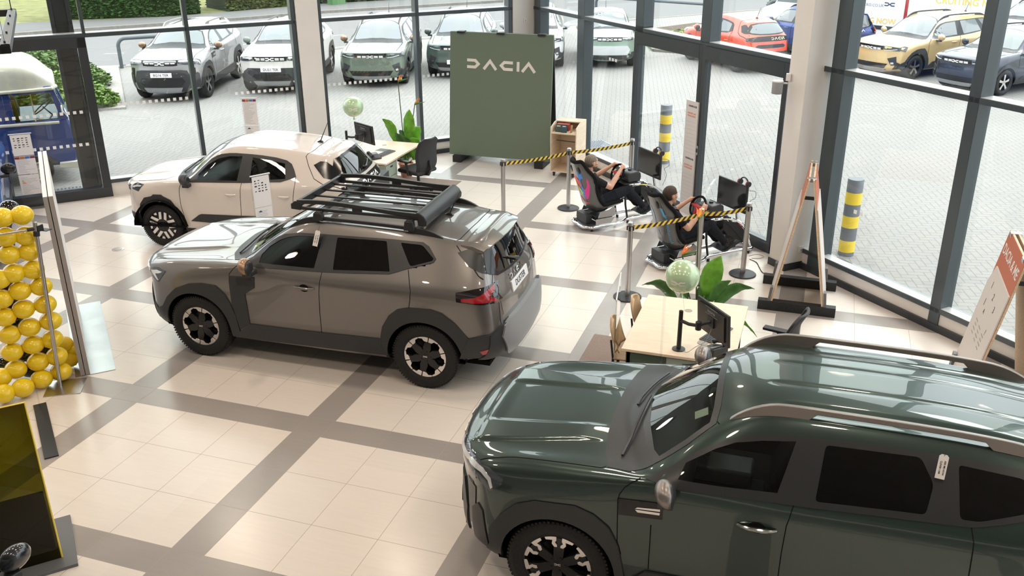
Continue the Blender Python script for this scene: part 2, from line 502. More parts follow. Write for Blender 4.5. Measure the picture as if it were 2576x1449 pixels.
DUSTER_R = [  # rear face rows p0..p4, columns p6..p8
 [(3.36,.42,.33), (3.385,.25,.33), (3.395,0,.33)],
 [(3.44,.55,.42), (3.475,.30,.42), (3.485,0,.42)],
 [(3.44,.56,.66), (3.46,.31,.66), (3.468,0,.66)],
 [(3.405,.55,.99), (3.425,.30,.99), (3.43,0,.99)],
 [(3.335,.50,1.19), (3.36,.29,1.195), (3.37,0,1.197)],
]
def smst(x): x = np.clip(x, 0, 1); return x * x * (3 - 2 * x)
def duster_shape(co):
    x, y, z = co[:, 0], np.abs(co[:, 1]), co[:, 2]
    out = co.copy()
    # bonnet: raised centre with two strakes
    hood = smst((x + .74) / .12) * smst((.30 - x) / .25) * (z > .93)
    yc = .50 - .06 * smst((x + .7) / .9)
    out[:, 2] += hood * .016 * smst((yc - y) / .05)
    out[:, 2] += hood * .010 * np.exp(-((y - yc + .02) / .045) ** 2)
    # wheel-arch shoulders
    for xc in (0, 2.657):
        sh = np.exp(-((x - xc) / .42) ** 2) * np.exp(-((z - .93) / .12) ** 2) * (y > .6)
        out[:, 1] += np.sign(co[:, 1]) * sh * .012
    return out
DUSTER = dict(T=DUSTER_T, capF=DUSTER_F, capR=DUSTER_R, cF=4, cR=5, shape=duster_shape, wb=2.657, wr=.362, track=.80)
def warp_cfg(c, xm=None, ym=1.0, zm=None, **kw):
    X = lambda v: float(np.interp(v, *xm)) if xm else v
    Z = lambda v: float(np.interp(v, *zm)) if zm else v
    w = lambda rows: [[(X(p[0]), p[1] * ym, Z(p[2])) for p in r] for r in rows]
    d = dict(c); d.update(T=w(c['T']), capF=w(c['capF']), capR=w(c['capR'])); d.update(kw)
    d['X'] = X; d['Z'] = Z; d['ym'] = ym
    return d
BIGSTER = warp_cfg(DUSTER, ((-.85, 0, .4, 1.2, 2.0, 2.657, 3.55), (-.88, 0, .42, 1.22, 2.04, 2.702, 3.76)), 1.0,
                   ((0, .36, 1.0, 1.15, 1.64), (0, .37, 1.06, 1.20, 1.69)), wb=2.702, wr=.375, track=.80)
def big_shape(co):
    x, y, z = co[:, 0], np.abs(co[:, 1]), co[:, 2]
    out = co.copy()
    hood = smst((x + .76) / .10) * smst((.30 - x) / .3) * (z > .98)
    yc = .58 - .10 * smst((x + .7) / .9)
    out[:, 2] += hood * .020 * smst((yc - y) / .035)
    yi = .33 - .03 * smst((x + .7) / .9)
    out[:, 2] -= hood * .016 * smst((yi - y) / .05) * smst((x + .72) / .15)
    roof = smst((x - 1.25) / .2) * (z > 1.5)
    out[:, 2] -= roof * .012 * np.exp(-((y - .40) / .022) ** 2)
    out[:, 2] -= roof * .010 * np.exp(-((y - .16) / .02) ** 2)
    for xc in (0, 2.702):
        sh = np.exp(-((x - xc) / .42) ** 2) * np.exp(-((z - .96) / .12) ** 2) * (y > .6)
        out[:, 1] += np.sign(co[:, 1]) * sh * .012
    return out
BIGSTER['shape'] = big_shape
SPRING_T = mk([
 [(-.46,.50,.24), (-.46,.66,.32), (-.455,.70,.55), (-.45,.70,.76), (-.47,.665,.885), (-.55,.53,.905), (-.58,.42,.912), (-.60,.23,.918), (-.61,0,.92)],
 [(-.28,.56,.22), (-.28,.735,.30),(-.28,.775,.55), (-.28,.765,.78), (-.28,.69,.925), (-.30,.56,.952), (-.31,.43,.965), (-.32,.24,.98), (-.32,0,.985)],
 [(.0,.58,.21),   (.0,.755,.28),  (.0,.785,.55),   (.0,.775,.82),   (.0,.715,.965),  (-.01,.57,.99),  (-.02,.44,1.003),(-.03,.24,1.018), (-.03,0,1.022)],
 [(.28,.60,.20),  (.28,.76,.27),  (.28,.785,.55),  (.28,.78,.84),   (.28,.735,.985), (.27,.585,1.015),(.24,.45,1.03),  (.19,.24,1.045), (.17,0,1.05)],
 [(.50,.60,.20),  (.50,.76,.26),  (.50,.785,.55),  (.50,.78,.85),   (.49,.745,1.0),  (.46,.61,1.035), (.42,.46,1.055), (.35,.25,1.075), (.31,0,1.08)],
 [(.78,.60,.20),  (.78,.76,.26),  (.78,.785,.55),  (.78,.782,.86),  (.76,.742,1.01), (.77,.585,1.26), (.73,.445,1.30), (.67,.24,1.325),(.64,0,1.332)],
 [(1.05,.60,.20), (1.05,.76,.26), (1.05,.785,.55), (1.05,.782,.86), (1.04,.74,1.02), (1.06,.55,1.385),(1.02,.43,1.44), (.98,.24,1.458), (.96,0,1.463)],
 [(1.36,.60,.20), (1.36,.76,.26), (1.36,.785,.55), (1.36,.783,.87), (1.36,.738,1.03),(1.36,.54,1.41), (1.35,.43,1.465),(1.34,.24,1.487),(1.33,0,1.493)],
 [(1.80,.60,.20), (1.80,.76,.27), (1.80,.785,.55), (1.80,.785,.88), (1.80,.735,1.05),(1.80,.535,1.395),(1.80,.43,1.45), (1.80,.24,1.475),(1.80,0,1.481)],
 [(2.22,.60,.21), (2.22,.76,.29), (2.22,.79,.56),  (2.22,.79,.90),  (2.22,.735,1.07),(2.20,.535,1.355),(2.20,.425,1.41),(2.20,.24,1.437),(2.20,0,1.443)],
 [(2.55,.56,.25), (2.56,.74,.33), (2.56,.775,.57), (2.56,.775,.90), (2.55,.71,1.06), (2.42,.53,1.315),(2.45,.42,1.375),(2.46,.24,1.402),(2.46,0,1.408)],
 [(2.80,.48,.30), (2.84,.64,.37), (2.85,.68,.58),  (2.83,.67,.88),  (2.77,.61,1.04), (2.55,.52,1.285),(2.60,.41,1.345),(2.625,.24,1.372),(2.635,0,1.378)],
])
SPRING_F = [
 [(-.53,.36,.22), (-.55,.28,.215), (-.565,.15,.21), (-.57,0,.21)],
 [(-.585,.52,.32), (-.615,.40,.315), (-.64,.22,.31), (-.645,0,.31)],
 [(-.60,.53,.55), (-.635,.41,.55), (-.66,.23,.55), (-.668,0,.55)],
 [(-.585,.53,.77), (-.62,.42,.775), (-.645,.23,.78), (-.65,0,.78)],
]
SPRING_R = [
 [(2.88,.36,.29), (2.91,.2,.29), (2.915,0,.29)],
 [(2.97,.48,.37), (3.005,.27,.37), (3.015,0,.37)],
 [(2.98,.49,.58), (3.005,.28,.58), (3.013,0,.58)],
 [(2.935,.48,.88), (2.955,.27,.88), (2.96,0,.88)],
 [(2.86,.43,1.05), (2.885,.25,1.055), (2.89,0,1.057)],
]
def spring_shape(co):
    x, y, z = co[:, 0], np.abs(co[:, 1]), co[:, 2]
    out = co.copy()
    hood = smst((x + .56) / .12) * smst((.22 - x) / .25) * (z > .84)
    out[:, 2] += hood * .014 * smst((.40 - y) / .06)
    return out
SPRING = dict(T=SPRING_T, capF=SPRING_F, capR=SPRING_R, cF=4, cR=5, shape=spring_shape, wb=2.423, wr=.318, track=.70)
SANDERO = warp_cfg(DUSTER, ((-.85, 0, .4, 1.2, 2.0, 2.657, 3.55), (-.85, 0, .36, 1.22, 2.0, 2.604, 3.25)), .98,
                   ((0, .25, .36, 1.0, 1.15, 1.64), (0, .22, .33, .90, 1.02, 1.51)), wb=2.604, wr=.325, track=.78)
JOGGER = warp_cfg(DUSTER, ((-.85, 0, .4, 1.2, 2.0, 2.657, 3.55), (-.86, 0, .36, 1.24, 2.3, 2.897, 3.70)), .98,
                  ((0, .25, .36, 1.0, 1.15, 1.64), (0, .22, .33, .93, 1.05, 1.60)), wb=2.897, wr=.33, track=.78)
PLACE = dict(duster=(-1.80, 1.98, .03), bigster=(3.045, -.607, .018), spring=(-4.60, 4.69, .160))
# ---------------------------------------------------------------- lettering
def stroke(path, w):
    """miter-joined band along a 2-D path"""
    P = [Vector(p) for p in path]; L = []; R = []
    for k, p in enumerate(P):
        a = (p - P[k - 1]).normalized() if k else None
        b = (P[k + 1] - p).normalized() if k + 1 < len(P) else None
        if a is None: a = b
        if b is None: b = a
        n = Vector((-a.y, a.x)) + Vector((-b.y, b.x)); n.normalize(); q = max(.3, n.dot(Vector((-a.y, a.x))))
        L.append(tuple(p + n * (w / 2 / q))); R.append(tuple(p - n * (w / 2 / q)))
    return L, R
def stroke_mesh(m, path, w, h0, h1, f):
    L, R = stroke(path, w)
    for k in range(len(path) - 1):
        m.prism([L[k], L[k + 1], R[k + 1], R[k]], h0, h1, 'z', f=f)
def wordmark(m, x0, y0, h, f, d=.004, fat=.30, slim=1.0):
    """angular five-letter wordmark, height h, from x0; returns its width"""
    w = fat * h; g = .5 * w; x = x0
    def put(path, ww=w): stroke_mesh(m, [(x + a * h * slim, y0 + b * h) for a, b in path], ww, 0, d, f)
    e = .5 * fat
    put([(0, 1 - e), (.95, 1 - e), (1.32, .5), (.95, e), (0, e)]); x += 1.95 * h * slim
    put([(0, 0), (.72, .88), (1.44, 0)]); x += 1.85 * h * slim
    put([(1.5, 1 - e), (.52, 1 - e), (.16, .5), (.52, e), (1.5, e)]); x += 1.95 * h * slim
    put([(.15, 0), (.15, 1)]); x += .62 * h * slim
    put([(0, 0), (.72, .88), (1.44, 0)]); x += 1.44 * h * slim
    return x - x0
WM_W = 7.81
def emblem(m, cx, cy, h, f, d=.004):
    """two facing angular brackets joined at their points"""
    w = .30 * h; e = .15
    for s in (1, -1):
        stroke_mesh(m, [(cx - s * 1.45 * h, cy + (.5 - e) * h), (cx - s * .55 * h, cy + (.5 - e) * h), (cx - s * .10 * h, cy), (cx - s * .55 * h, cy - (.5 - e) * h), (cx - s * 1.45 * h, cy - (.5 - e) * h)], w, 0, d, f)
def frame_f(o, u, v):
    """map (a,b,h) onto a plane through o with axes u,v and normal u x v"""
    o, u, v = Vector(o), Vector(u).normalized(), Vector(v).normalized(); n = u.cross(v)
    return lambda p: tuple(o + u * p[0] + v * p[1] + n * p[2])
_txt = {}
def text_mb(m, s, o, u, v, size, d=.002, align='CENTER', mi=0, bold=0.0):
    key = (s, align, bold)
    if key not in _txt:
        c = bpy.data.curves.new('t', 'FONT'); c.body = s; c.size = 1; c.align_x = align; c.align_y = 'CENTER'; c.extrude = .5; c.offset = bold; c.resolution_u = 2
        ob = bpy.data.objects.new('t', c); COL.objects.link(ob)
        me = bpy.data.meshes.new_from_object(ob.evaluated_get(bpy.context.evaluated_depsgraph_get()))
        _txt[key] = ([tuple(q.co) for q in me.vertices], [tuple(p.vertices) for p in me.polygons])
        bpy.data.objects.remove(ob); bpy.data.curves.remove(c); bpy.data.meshes.remove(me)
    vs, fs = _txt[key]; f = frame_f(o, u, v)
    m.add([f((x * size, y * size, (z + .5) * d)) for x, y, z in vs], fs, mi)

# ---------------------------------------------------------------- wheels
def polar(r, a): return (r * math.sin(a), r * math.cos(a))
def wheel(kind, r, parent, x, y, side, lod=0):
    """side -1: outer face toward -y"""
    rr = {'x': .242, 'u': .254, 'v': .222}.get(kind, r * .66)
    root = bpy.data.objects.new('wheel', None); COL.objects.link(root); root.parent = parent; root.location = (x, y, r)
    if side > 0: root.rotation_euler = (0, 0, PI)
    t = MB()
    n = 64 if lod == 0 else 28
    t.lathe([(rr - .004, -.098), (rr + .012, -.112), (rr + .5 * (r - rr), -.120), (r - .025, -.110), (r - .006, -.088), (r, -.06), (r, .06), (r - .02, .1), (rr, .1)], n=n, axis='y', caps=False)
    if lod == 0:
        for k in range(72):   # tread blocks on the shoulder
            a = 2 * PI * k / 72
            M = Matrix.Rotation(a, 4, 'Y')
            st = len(t.v); t.box((0, -.092, r - .013), (.017, .03, .016)); t.xf(M, st)
    t.build('tyre', M_RUBBER, root, sharp=50)
    b = MB()
    b.lathe([(rr + .004, -.100), (rr - .006, -.104), (rr - .014, -.098), (rr - .022, -.06), (rr - .03, .08), (.06, .085)], n=n, axis='y', caps=False)
    b.lathe([(.0, .02), (.15, .02), (.15, .035), (0, .035)], n=n, axis='y', caps=False)
    b.build('rim', M_RIMDARK, root)
    k = MB(); sv = MB()
    ks = {'x': .242 / .224, 'u': .254 / .245, 'v': .222 / .197}.get(kind, 1.0)
    def pp(mb, pts, y0, y1): mb.prism([polar(p[0] * ks, p[1]) for p in pts], y0, y1, 'y')
    D = math.radians
    if kind == 'x':
        for q in range(6):
            a = D(60 * q + 12)
            pp(k, [(.0, a), (.06, a - .55), (.10, a - .42), (.15, a - .20), (.195, a - .32), (.195, a + .32), (.15, a + .20), (.10, a + .42), (.06, a + .55)], -.088, -.05)
            for s in (1, -1):
                pts = [(.217, a + s * D(1.3)), (.217, a + s * D(15)), (.217, a + s * D(29.4)), (.198, a + s * D(29.4)), (.191, a + s * D(19)), (.166, a + s * D(14)), (.163, a + s * D(1.3))]
                pp(sv, pts if s > 0 else pts[::-1], -.098, -.078)
    elif kind == 'u':
        for q in range(6):
            a = D(60 * q + 3)
            pp(k, [(.0, a), (.07, a - .5), (.11, a - .33), (.15, a - .26), (.23, a - .30), (.23, a + .30), (.15, a + .26), (.11, a + .33), (.07, a + .5)], -.088, -.05)
            for s in (1, -1):
                pts = [(.150, a + s * D(4)), (.150, a + s * D(12)), (.178, a + s * D(16.5)), (.206, a + s * D(13)), (.213, a + s * D(26)), (.239, a + s * D(26)), (.239, a + s * D(5)), (.205, a + s * D(5)), (.186, a + s * D(8.5)), (.168, a + s * D(4))]
                pp(sv, pts if s > 0 else pts[::-1], -.100, -.078)
    elif kind == 'v':
        k.lathe([(0, -.085), (.06, -.085), (.205, -.088), (.215, -.080), (.215, -.05)], n=n, axis='y', caps=False)
        for q in range(5):
            a = D(72 * q + 6)
            for s in (1, -1):
                c, sn = math.cos(a), math.sin(a)
                def T(u, w): return (u * c + w * sn, -u * sn + w * c)
                sv.prism([T(s * .015, .095), T(s * .058, .078), T(s * .063, .198), T(s * .020, .209)], -.094, -.080, 'y')
            sv.prism([polar(.212, a + D(28)), polar(.212, a + D(44)), polar(.169, a + D(41)), polar(.180, a + D(31))], -.092, -.080, 'y')
    else:
        for q in range(5):
            a = D(72 * q)
            pp(k if kind == 'k' else sv, [(.0, a), (.05, a - .6), (.10, a - .26), (rr, a - .17), (rr, a + .17), (.10, a + .26), (.05, a + .6)], -.092, -.06)
    sv.lathe([(rr - .001, -.100), (rr + .004, -.104), (rr + .009, -.099)], n=n, axis='y', caps=False)
    if k.v: k.build('spokes', M_GLOSSBLACK, root, bevel=.004 if lod == 0 else 0)
    sv.build('alloy_face', M_ALLOY, root, bevel=.0025 if lod == 0 else 0)
    if lod == 0:
        h = MB(); h.lathe([(0, -.092), (.026, -.092), (.030, -.086), (.030, -.07)], n=24, axis='y', caps=False)
        for q in range(5):
            px, pz = polar(.055, D(72 * q + 20)); h.cyl((px, -.092, pz), (px, -.07, pz), .009, n=8)
        h.build('hub_cap', M_GLOSSBLACK, root)
        e = MB(); emblem(e, 0, 0, .016, lambda p: (p[0], -.0925 - p[2], p[1]), .002); e.build('emblem', M_ALLOY, root)
    return root

M_RUBBER = noise_tint(mat('tyre_rubber', (.017, .017, .018), .62, spec=.35), 60, .3)
M_RIMDARK = mat('rim_dark', (.02, .02, .022), .4, .3)
M_GLOSSBLACK = mat('gloss_black', (.012, .012, .013), .16, spec=.5)
M_ALLOY = mat('machined_alloy', (.78, .76, .75), .26, 1.0)
M_CLAD = noise_tint(mat('black_cladding', (.036, .038, .041), .42, spec=.4), 220, .12)
M_FRAME = mat('window_frame_black', (.028, .030, .032), .33)
M_SEAM = mat('panel_gap', (.01, .01, .011), .8, spec=.1)
M_CHROME = mat('chrome', (.85, .85, .86), .06, 1.0)
M_LAMP = mat('headlamp_lens', (.05, .06, .07), .04, 0, 1.0)
M_LED = mat('led_bar', (.8, .83, .86), .12, .3, .5)
M_TAILBLACK = mat('tail_lens_black', (.014, .010, .011), .06, 0, 1.0)
M_TAILRED = mat('tail_lens_red', (.36, .012, .02), .12, 0, 1.0)
M_PLATE = mat('plate_white', (.85, .85, .86), .35)
M_YPLATE = mat('plate_yellow', (.86, .66, .10), .35)
M_INK = mat('print_black', (.02, .02, .025), .5)
M_WELL = mat('wheel_well', (.008, .008, .008), .9, spec=.1)
M_SEAT = noise_tint(mat('seat_fabric', (.022, .023, .025), .85), 80, .3)
M_INT = mat('cabin_plastic', (.03, .031, .033), .55)
M_WHITEMARK = mat('white_mark', (.86, .86, .85), .4)
GL_CAR = glass_pane('car_glass', (.55, .60, .59), 1.6)
GL_DARK = glass_pane('privacy_glass', (.05, .055, .055), 1.9)
GL_FAR = mat('far_car_glass', (.16, .18, .19), .05, 0, .6)

def paint(name, c, rough=.32, metal=.0, flake=.0, coat=1.0):
    return mat(name, c, rough, metal, coat, coat_rough=.015)

def mirror_poly(p): return [(-a, b) for a, b in p]

def seats(parent, cfg, col=None):
    m = col or M_SEAT
    X = cfg.get('X', lambda v: v)
    for nm, xs in (('front_seat', X(1.12)), ('rear_bench', X(2.02))):
        rows = ((-.36, .25), (.36, .25)) if nm == 'front_seat' else ((0, .62),)
        for yc, hw in rows:
            s = MB(); s.box((xs, yc, .55), (.50, hw * 2, .16))
            st = len(s.v); s.box((0, 0, .32), (.14, hw * 2 - .03, .60)); s.xf(Matrix.Translation((xs + .27, yc, .58)) @ Matrix.Rotation(.36, 4, 'Y'), st)
            for hy in ((0,) if hw < .4 else (-.36, .36)):
                st = len(s.v); s.box((0, hy, .72), (.10, .26, .17)); s.xf(Matrix.Translation((xs + .25, yc, .58)) @ Matrix.Rotation(.36, 4, 'Y'), st)
            s.build(nm, m, parent, bevel=.04, seg=3)
    d = MB(); zc = cfg['belt0'] - .06
    d.prism([(X(.34), zc - .02), (X(.52), zc + .03), (X(.80), zc - .01), (X(.84), zc - .14), (X(.70), zc - .45), (X(.34), zc - .45)], -.66, .66, 'y')
    d.box((X(.95), 0, .60), (.75, .22, .22))
    d.build('dashboard', M_INT, parent, bevel=.03)
    w = MB(); c = Vector((X(.93), .36, zc - .06)); ax = Vector((.9, 0, .45)).normalized(); u = Vector((0, 1, 0)); v = ax.cross(u)
    w.tube([c + u * .18 * math.cos(2 * PI * q / 24) + v * .18 * math.sin(2 * PI * q / 24) for q in range(24)], .016, closed=True)
    w.cyl(c - ax * .03, c + ax * .01, .06); w.cyl(c, c - ax * .2, .03)
    for q in (0, PI, 1.5 * PI): w.tube([c, c + u * .18 * math.cos(q) + v * .18 * math.sin(q)], .014)
    w.build('steering_wheel', M_INT, parent)
    f = MB(); f.bx(X(.2), -.74, .30, X(3.0), .74, .36); f.bx(X(2.5), -.72, .36, X(3.0), .72, .85); f.build('cabin_floor', M_INT, parent)

def make_car(cfg, F, pm, label, x, y, rz, z=0.0, group=None, level=3, lod=0, kind='x', plate=None, extras=None, mirror_mat=None, seat_mat=None):
    root = thing('car', label, 'car', (x, y, z), rz, group)
    B = Body(cfg, level); wb, r = cfg['wb'], cfg['wr']
    res = .045 if lod == 0 else .10
    sides = ((-1, 'L'), (1, 'R'))
    # glass openings
    glass = F['glass']
    if lod == 0:
        for _, ax in sides:
            for g in glass: B.cut_poly(g['poly'], ax, .03)
        B.cut_poly(F['windscreen'] + [(a, -b) for a, b in F['windscreen'][::-1]], 'T', .02)
        B.cut_poly(F['rear_glass'] + [(-a, b) for a, b in F['rear_glass'][::-1]], 'B', .04)
    for xc in (0, wb): B.cut_circle(xc, r, F.get('well', r + .045))
    B.shell('body', pm, root)
    # wheel wells and floor
    for xc in (0, wb):
        for s in (-1, 1):
            w = MB(); w.lathe([(F.get('well', r + .045) + .03, s * .86), (F.get('well', r + .045) + .03, s * .45), (0, s * .45)], (xc, 0, r), 32, 'y', caps=False)
            w.v = [(a, b, max(c, .33)) for a, b, c in w.v]
            w.build('wheel_well', M_WELL, root, fix=False)
    u = MB(); x0, x1 = cfg['T'][0][0][0] + .02, cfg['T'][-1][0][0]
    u.bx(x0, -.62 * cfg.get('ym', 1), .22, x1, .62 * cfg.get('ym', 1), .27); u.build('underbody', M_WELL, root)
    # windows
    fg = GL_CAR if lod == 0 else GL_FAR; rg = GL_DARK if lod == 0 else GL_FAR
    for s, ax in sides:
        dl = F['dlo']; holes = [offset_poly(g['poly'], -.004) for g in glass] if lod == 0 else []
        mobj('window_frame', B.patch(dl, ax, .0015, res, .005, holes, edge_res=.03), M_FRAME, root)
        for g in glass:
            mobj('side_window', B.patch(g['poly'], ax, .002 if lod == 0 else .008, res), (rg if g.get('dark') else fg), root)
    ws = F['windscreen']; full = ws + [(a, -b) for a, b in ws[::-1]]
    mobj('windscreen_surround', B.patch(offset_poly(full, .035), 'T', .0012, res, .002, [offset_poly(full, -.01)] if lod == 0 else []), M_FRAME, root)
    mobj('windscreen', B.patch(full, 'T', .002 if lod == 0 else .006, res), fg, root)
    rw = F['rear_glass']; full = rw + [(-a, b) for a, b in rw[::-1]]
    if F.get('rear_black'):
        rb = F['rear_black']; rbf = rb + [(-a, b) for a, b in rb[::-1]]
        mobj('rear_window_frame', B.patch(rbf, 'B', .002, res, .004, [offset_poly(full, -.008)] if lod == 0 else []), M_GLOSSBLACK, root)
    mobj('rear_window', B.patch(full, 'B', .003 if lod == 0 else .009, res), rg, root)
    # cladding, seams, lights
    for s, ax in sides:
        for nm, poly, th, mm in F.get('side', ()):
            mobj(nm, B.patch(poly, ax, 0, res, th, edge_res=.04), {'clad': M_CLAD, 'gloss': M_GLOSSBLACK, 'lamp': M_LAMP, 'led': M_LED, 'tail': M_TAILBLACK, 'red': M_TAILRED, 'paint': pm, 'white': M_WHITEMARK, 'frame': M_FRAME, 'chrome': M_CHROME, 'alloy': M_ALLOY}[mm], root)
        for ln in F.get('seams', ()):
            sm = MB(); v, f = B.strip(ln, ax, .007 if lod == 0 else .012, .0016); sm.add(v, f); sm.build('panel_gap', M_SEAM, root, fix=False)
    for ln in F.get('top_seams', ()):
        for sg in (1, -1):
            tm = MB(); v, f = B.strip([(a, b * sg) for a, b in ln], 'T', .007 if lod == 0 else .012, .0016); tm.add(v, f); tm.build('panel_gap', M_SEAM, root, fix=False)
    for ln in F.get('rear_seams', ()):
        for sg in (1, -1):
            tm = MB(); v, f = B.strip([(a * sg, b) for a, b in ln], 'B', .007, .0016); tm.add(v, f); tm.build('panel_gap', M_SEAM, root, fix=False)
    MM = {'clad': M_CLAD, 'gloss': M_GLOSSBLACK, 'lamp': M_LAMP, 'led': M_LED, 'tail': M_TAILBLACK, 'red': M_TAILRED, 'paint': pm, 'white': M_WHITEMARK, 'chrome': M_CHROME, 'alloy': M_ALLOY, 'grey': mat('skid_grey', (.30, .31, .32), .4, .3), 'frame': M_FRAME}
    for key, ax in (('front', 'F'), ('rear', 'B'), ('top', 'T')):
        for nm, poly, th, mm, mir in F.get(key, ()):
            ps = [poly]
            if mir == 'pair': ps = [poly, [(-a, b) if ax != 'T' else (a, -b) for a, b in poly]]
            elif mir == 'sym': ps = [poly + [(-a, b) if ax != 'T' else (a, -b) for a, b in poly[::-1]]]
            for q in ps: mobj(nm, B.patch(q, ax, 0, res, th, edge_res=.05), MM[mm], root)
    # mirrors
    mx, my, mz = F['mirror']
    for s in (-1, 1):
        m = MB(); m.ball((mx, s * (my + .115), mz + .045), (.075, .105, .085), 20, 14)
        m.v = [(min(a, mx + .035) + .10 * (b * s - my - .115), b, c - .25 * (a - mx)) for a, b, c in m.v]
        m.build('door_mirror', mirror_mat or pm, root)
        k = MB(); k.prism([(mx - .05, mz - .075), (mx + .05, mz - .075), (mx + .045, mz - .03), (mx - .05, mz - .03)], s * (my - .05), s * (my + .12), 'y')
        k.ball((mx + .02, s * (my + .115), mz + .03), (.045, .095, .075), 16, 10)
        k.build('mirror_base', M_FRAME, root, bevel=.008)
    # handles
    for hx, hz, hl in F.get('handles', ()):
        for s, ax in sides:
            P, N = B.hit(hx, hz, ax)
            h = MB(); n = 9
            h.tube([(P[0] + hl * (q / (n - 1) - .5), P[1] + s * (.030 * math.sin(PI * q / (n - 1)) ** .6), P[2] + .004) for q in range(n)], [.010 + .006 * math.sin(PI * q / (n - 1)) for q in range(n)], 10)
            h.build('door_handle', F.get('handle_mat') or pm, root)
            if lod == 0 and F.get('handle_cup', True):
                c = [(hx + .055 * math.cos(2 * PI * q / 20), hz + .042 * math.sin(2 * PI * q / 20)) for q in range(20)]
                mobj('handle_recess', B.patch(c, ax, .001, .03), M_SEAM, root)
    # roof rails
    for rl in F.get('rails', ()):
        for s in (-1, 1):
            m = MB(); pts = []
            xs, xe, yy, hgt = rl['x0'], rl['x1'], rl['y'], rl['h']
            n = 40
            prof = []
            for q in range(n + 1):
                t = q / n; xx = xs + (xe - xs) * t
                e = min(1, min(t / rl.get('r0', .14), (1 - t) / rl.get('r1', .14)))
                hh = hgt * (math.sin(e * PI / 2) ** .8 if e < 1 else 1)
                P, N = B.hit(xx, s * yy, 'T')
                prof.append((xx, P[1], P[2], hh))
            vs = []; fs = []
            wt = rl.get('w', .036)
            foot = lambda t: t < rl.get('f0', .22) or t > 1 - rl.get('f1', .22)
            for q, (xx, yy2, zz, hh) in enumerate(prof):
                zt = zz + hh; zb = zz - .01 if foot(q / n) else max(zz - .01, zt - .036)
                vs += [(xx, yy2 - wt / 2, zb), (xx, yy2 - wt / 2 * .75, zt), (xx, yy2 + wt / 2 * .75, zt), (xx, yy2 + wt / 2, zb)]
                if q:
                    a, b = 4 * q - 4, 4 * q
                    fs += [(a + i, a + (i + 1) % 4, b + (i + 1) % 4, b + i) for i in range(4)]
            fs += [(0, 1, 2, 3), tuple(range(4 * n, 4 * n + 4))[::-1]]
            m.add(vs, fs); m.build('roof_rail', F.get('rail_mat') or M_FRAME, root, bevel=.005)
    # antenna
    if F.get('antenna'):
        ax_, az = F['antenna']; P, N = B.hit(ax_, F.get('ant_y', 0.0), 'T')
        m = MB(); m.prism([(P[0] - .05, P[2] - .003), (P[0] + .06, P[2] - .006), (P[0] + .045, P[2] + .02), (P[0] + .01, P[2] + .028)], P[1] - .018, P[1] + .018, 'y')
        m.tube([(P[0] + .02, P[1], P[2] + .02), (P[0] + .02 + az * .45, P[1], P[2] + az)], [.008, .004], 8)
        m.build('antenna', M_FRAME, root, bevel=.004)
    # wipers
    if lod == 0:
        for (a, b) in F.get('wipers', ()):
            m = MB(); pts = []
            for q in range(8):
                t = q / 7; P, N = B.hit(a[0] + (b[0] - a[0]) * t, a[1] + (b[1] - a[1]) * t, 'T'); pts.append(tuple(P + N * (.022 if 0 < q else .012)))
            m.tube(pts, .009, 8); m.build('wiper', M_FRAME, root)
        if F.get('rear_wiper'):
            a, b = F['rear_wiper']; m = MB(); pts = []
            for q in range(6):
                t = q / 5; P, N = B.hit(a[0] + (b[0] - a[0]) * t, a[1] + (b[1] - a[1]) * t, 'B'); pts.append(tuple(P + N * .03))
            m.tube(pts, [.020, .016, .012, .010, .009, .006], 8); m.cyl(pts[0], tuple(Vector(pts[0]) - Vector((.06, 0, .0))), .018); m.build('rear_wiper', M_FRAME, root)
        seats(root, cfg, seat_mat)
    # wheels
    for xc in (0, wb):
        for s in (-1, 1): wheel(kind, r, root, xc, s * (cfg['track'] - .022), s, lod)
    if extras: extras(B, root)
    return root, B

def plate_on(B, root, axis, a, b, text, w=.52, h=.111, yellow=False, ink=M_INK, tilt=None):
    P, N = B.hit(a, b, axis); N = np.array(N); N[1] = 0; N /= np.linalg.norm(N)
    if tilt is not None: N = np.array([N[0], 0, tilt]); N /= np.linalg.norm(N)
    P2 = [B.hit(a + d, b + e, axis)[0] for d in (-w / 2, 0, w / 2) for e in (-h / 2, h / 2)]
    k = max(np.dot(q - P, N) for q in P2)
    c = Vector(P + N * (k + (.036 if axis == 'F' else .006))); u = Vector((0, 1, 0)) if axis == 'B' else Vector((0, -1, 0)); v = Vector(N).cross(u)
    pl = MB(); f = frame_f(c, u, v); pl.prism([(-w / 2, -h / 2), (w / 2, -h / 2), (w / 2, h / 2), (-w / 2, h / 2)], -.04, .004, 'z', f=f)
    o = pl.build('number_plate', M_YPLATE if yellow else M_PLATE, root, bevel=.003)
    t = MB(); text_mb(t, text, c + Vector(N) * .0042, u, v, h * .80, .0015, bold=.012)
    t.build('lettering', ink, o)
    return o
def arch(outer, xc, zc, r, zb=.30):
    """arch lip: outer outline front->rear, closed by the wheel opening"""
    a0 = math.asin(max(-1, min(1, (zb - zc) / r)))
    n = 26
    inner = [(xc + r * math.cos(a0 + (PI - 2 * a0) * k / n), zc + r * math.sin(a0 + (PI - 2 * a0) * k / n)) for k in range(n + 1)]
    return outer + inner
def shiftx(p, d): return [(a + d, b) for a, b in p]

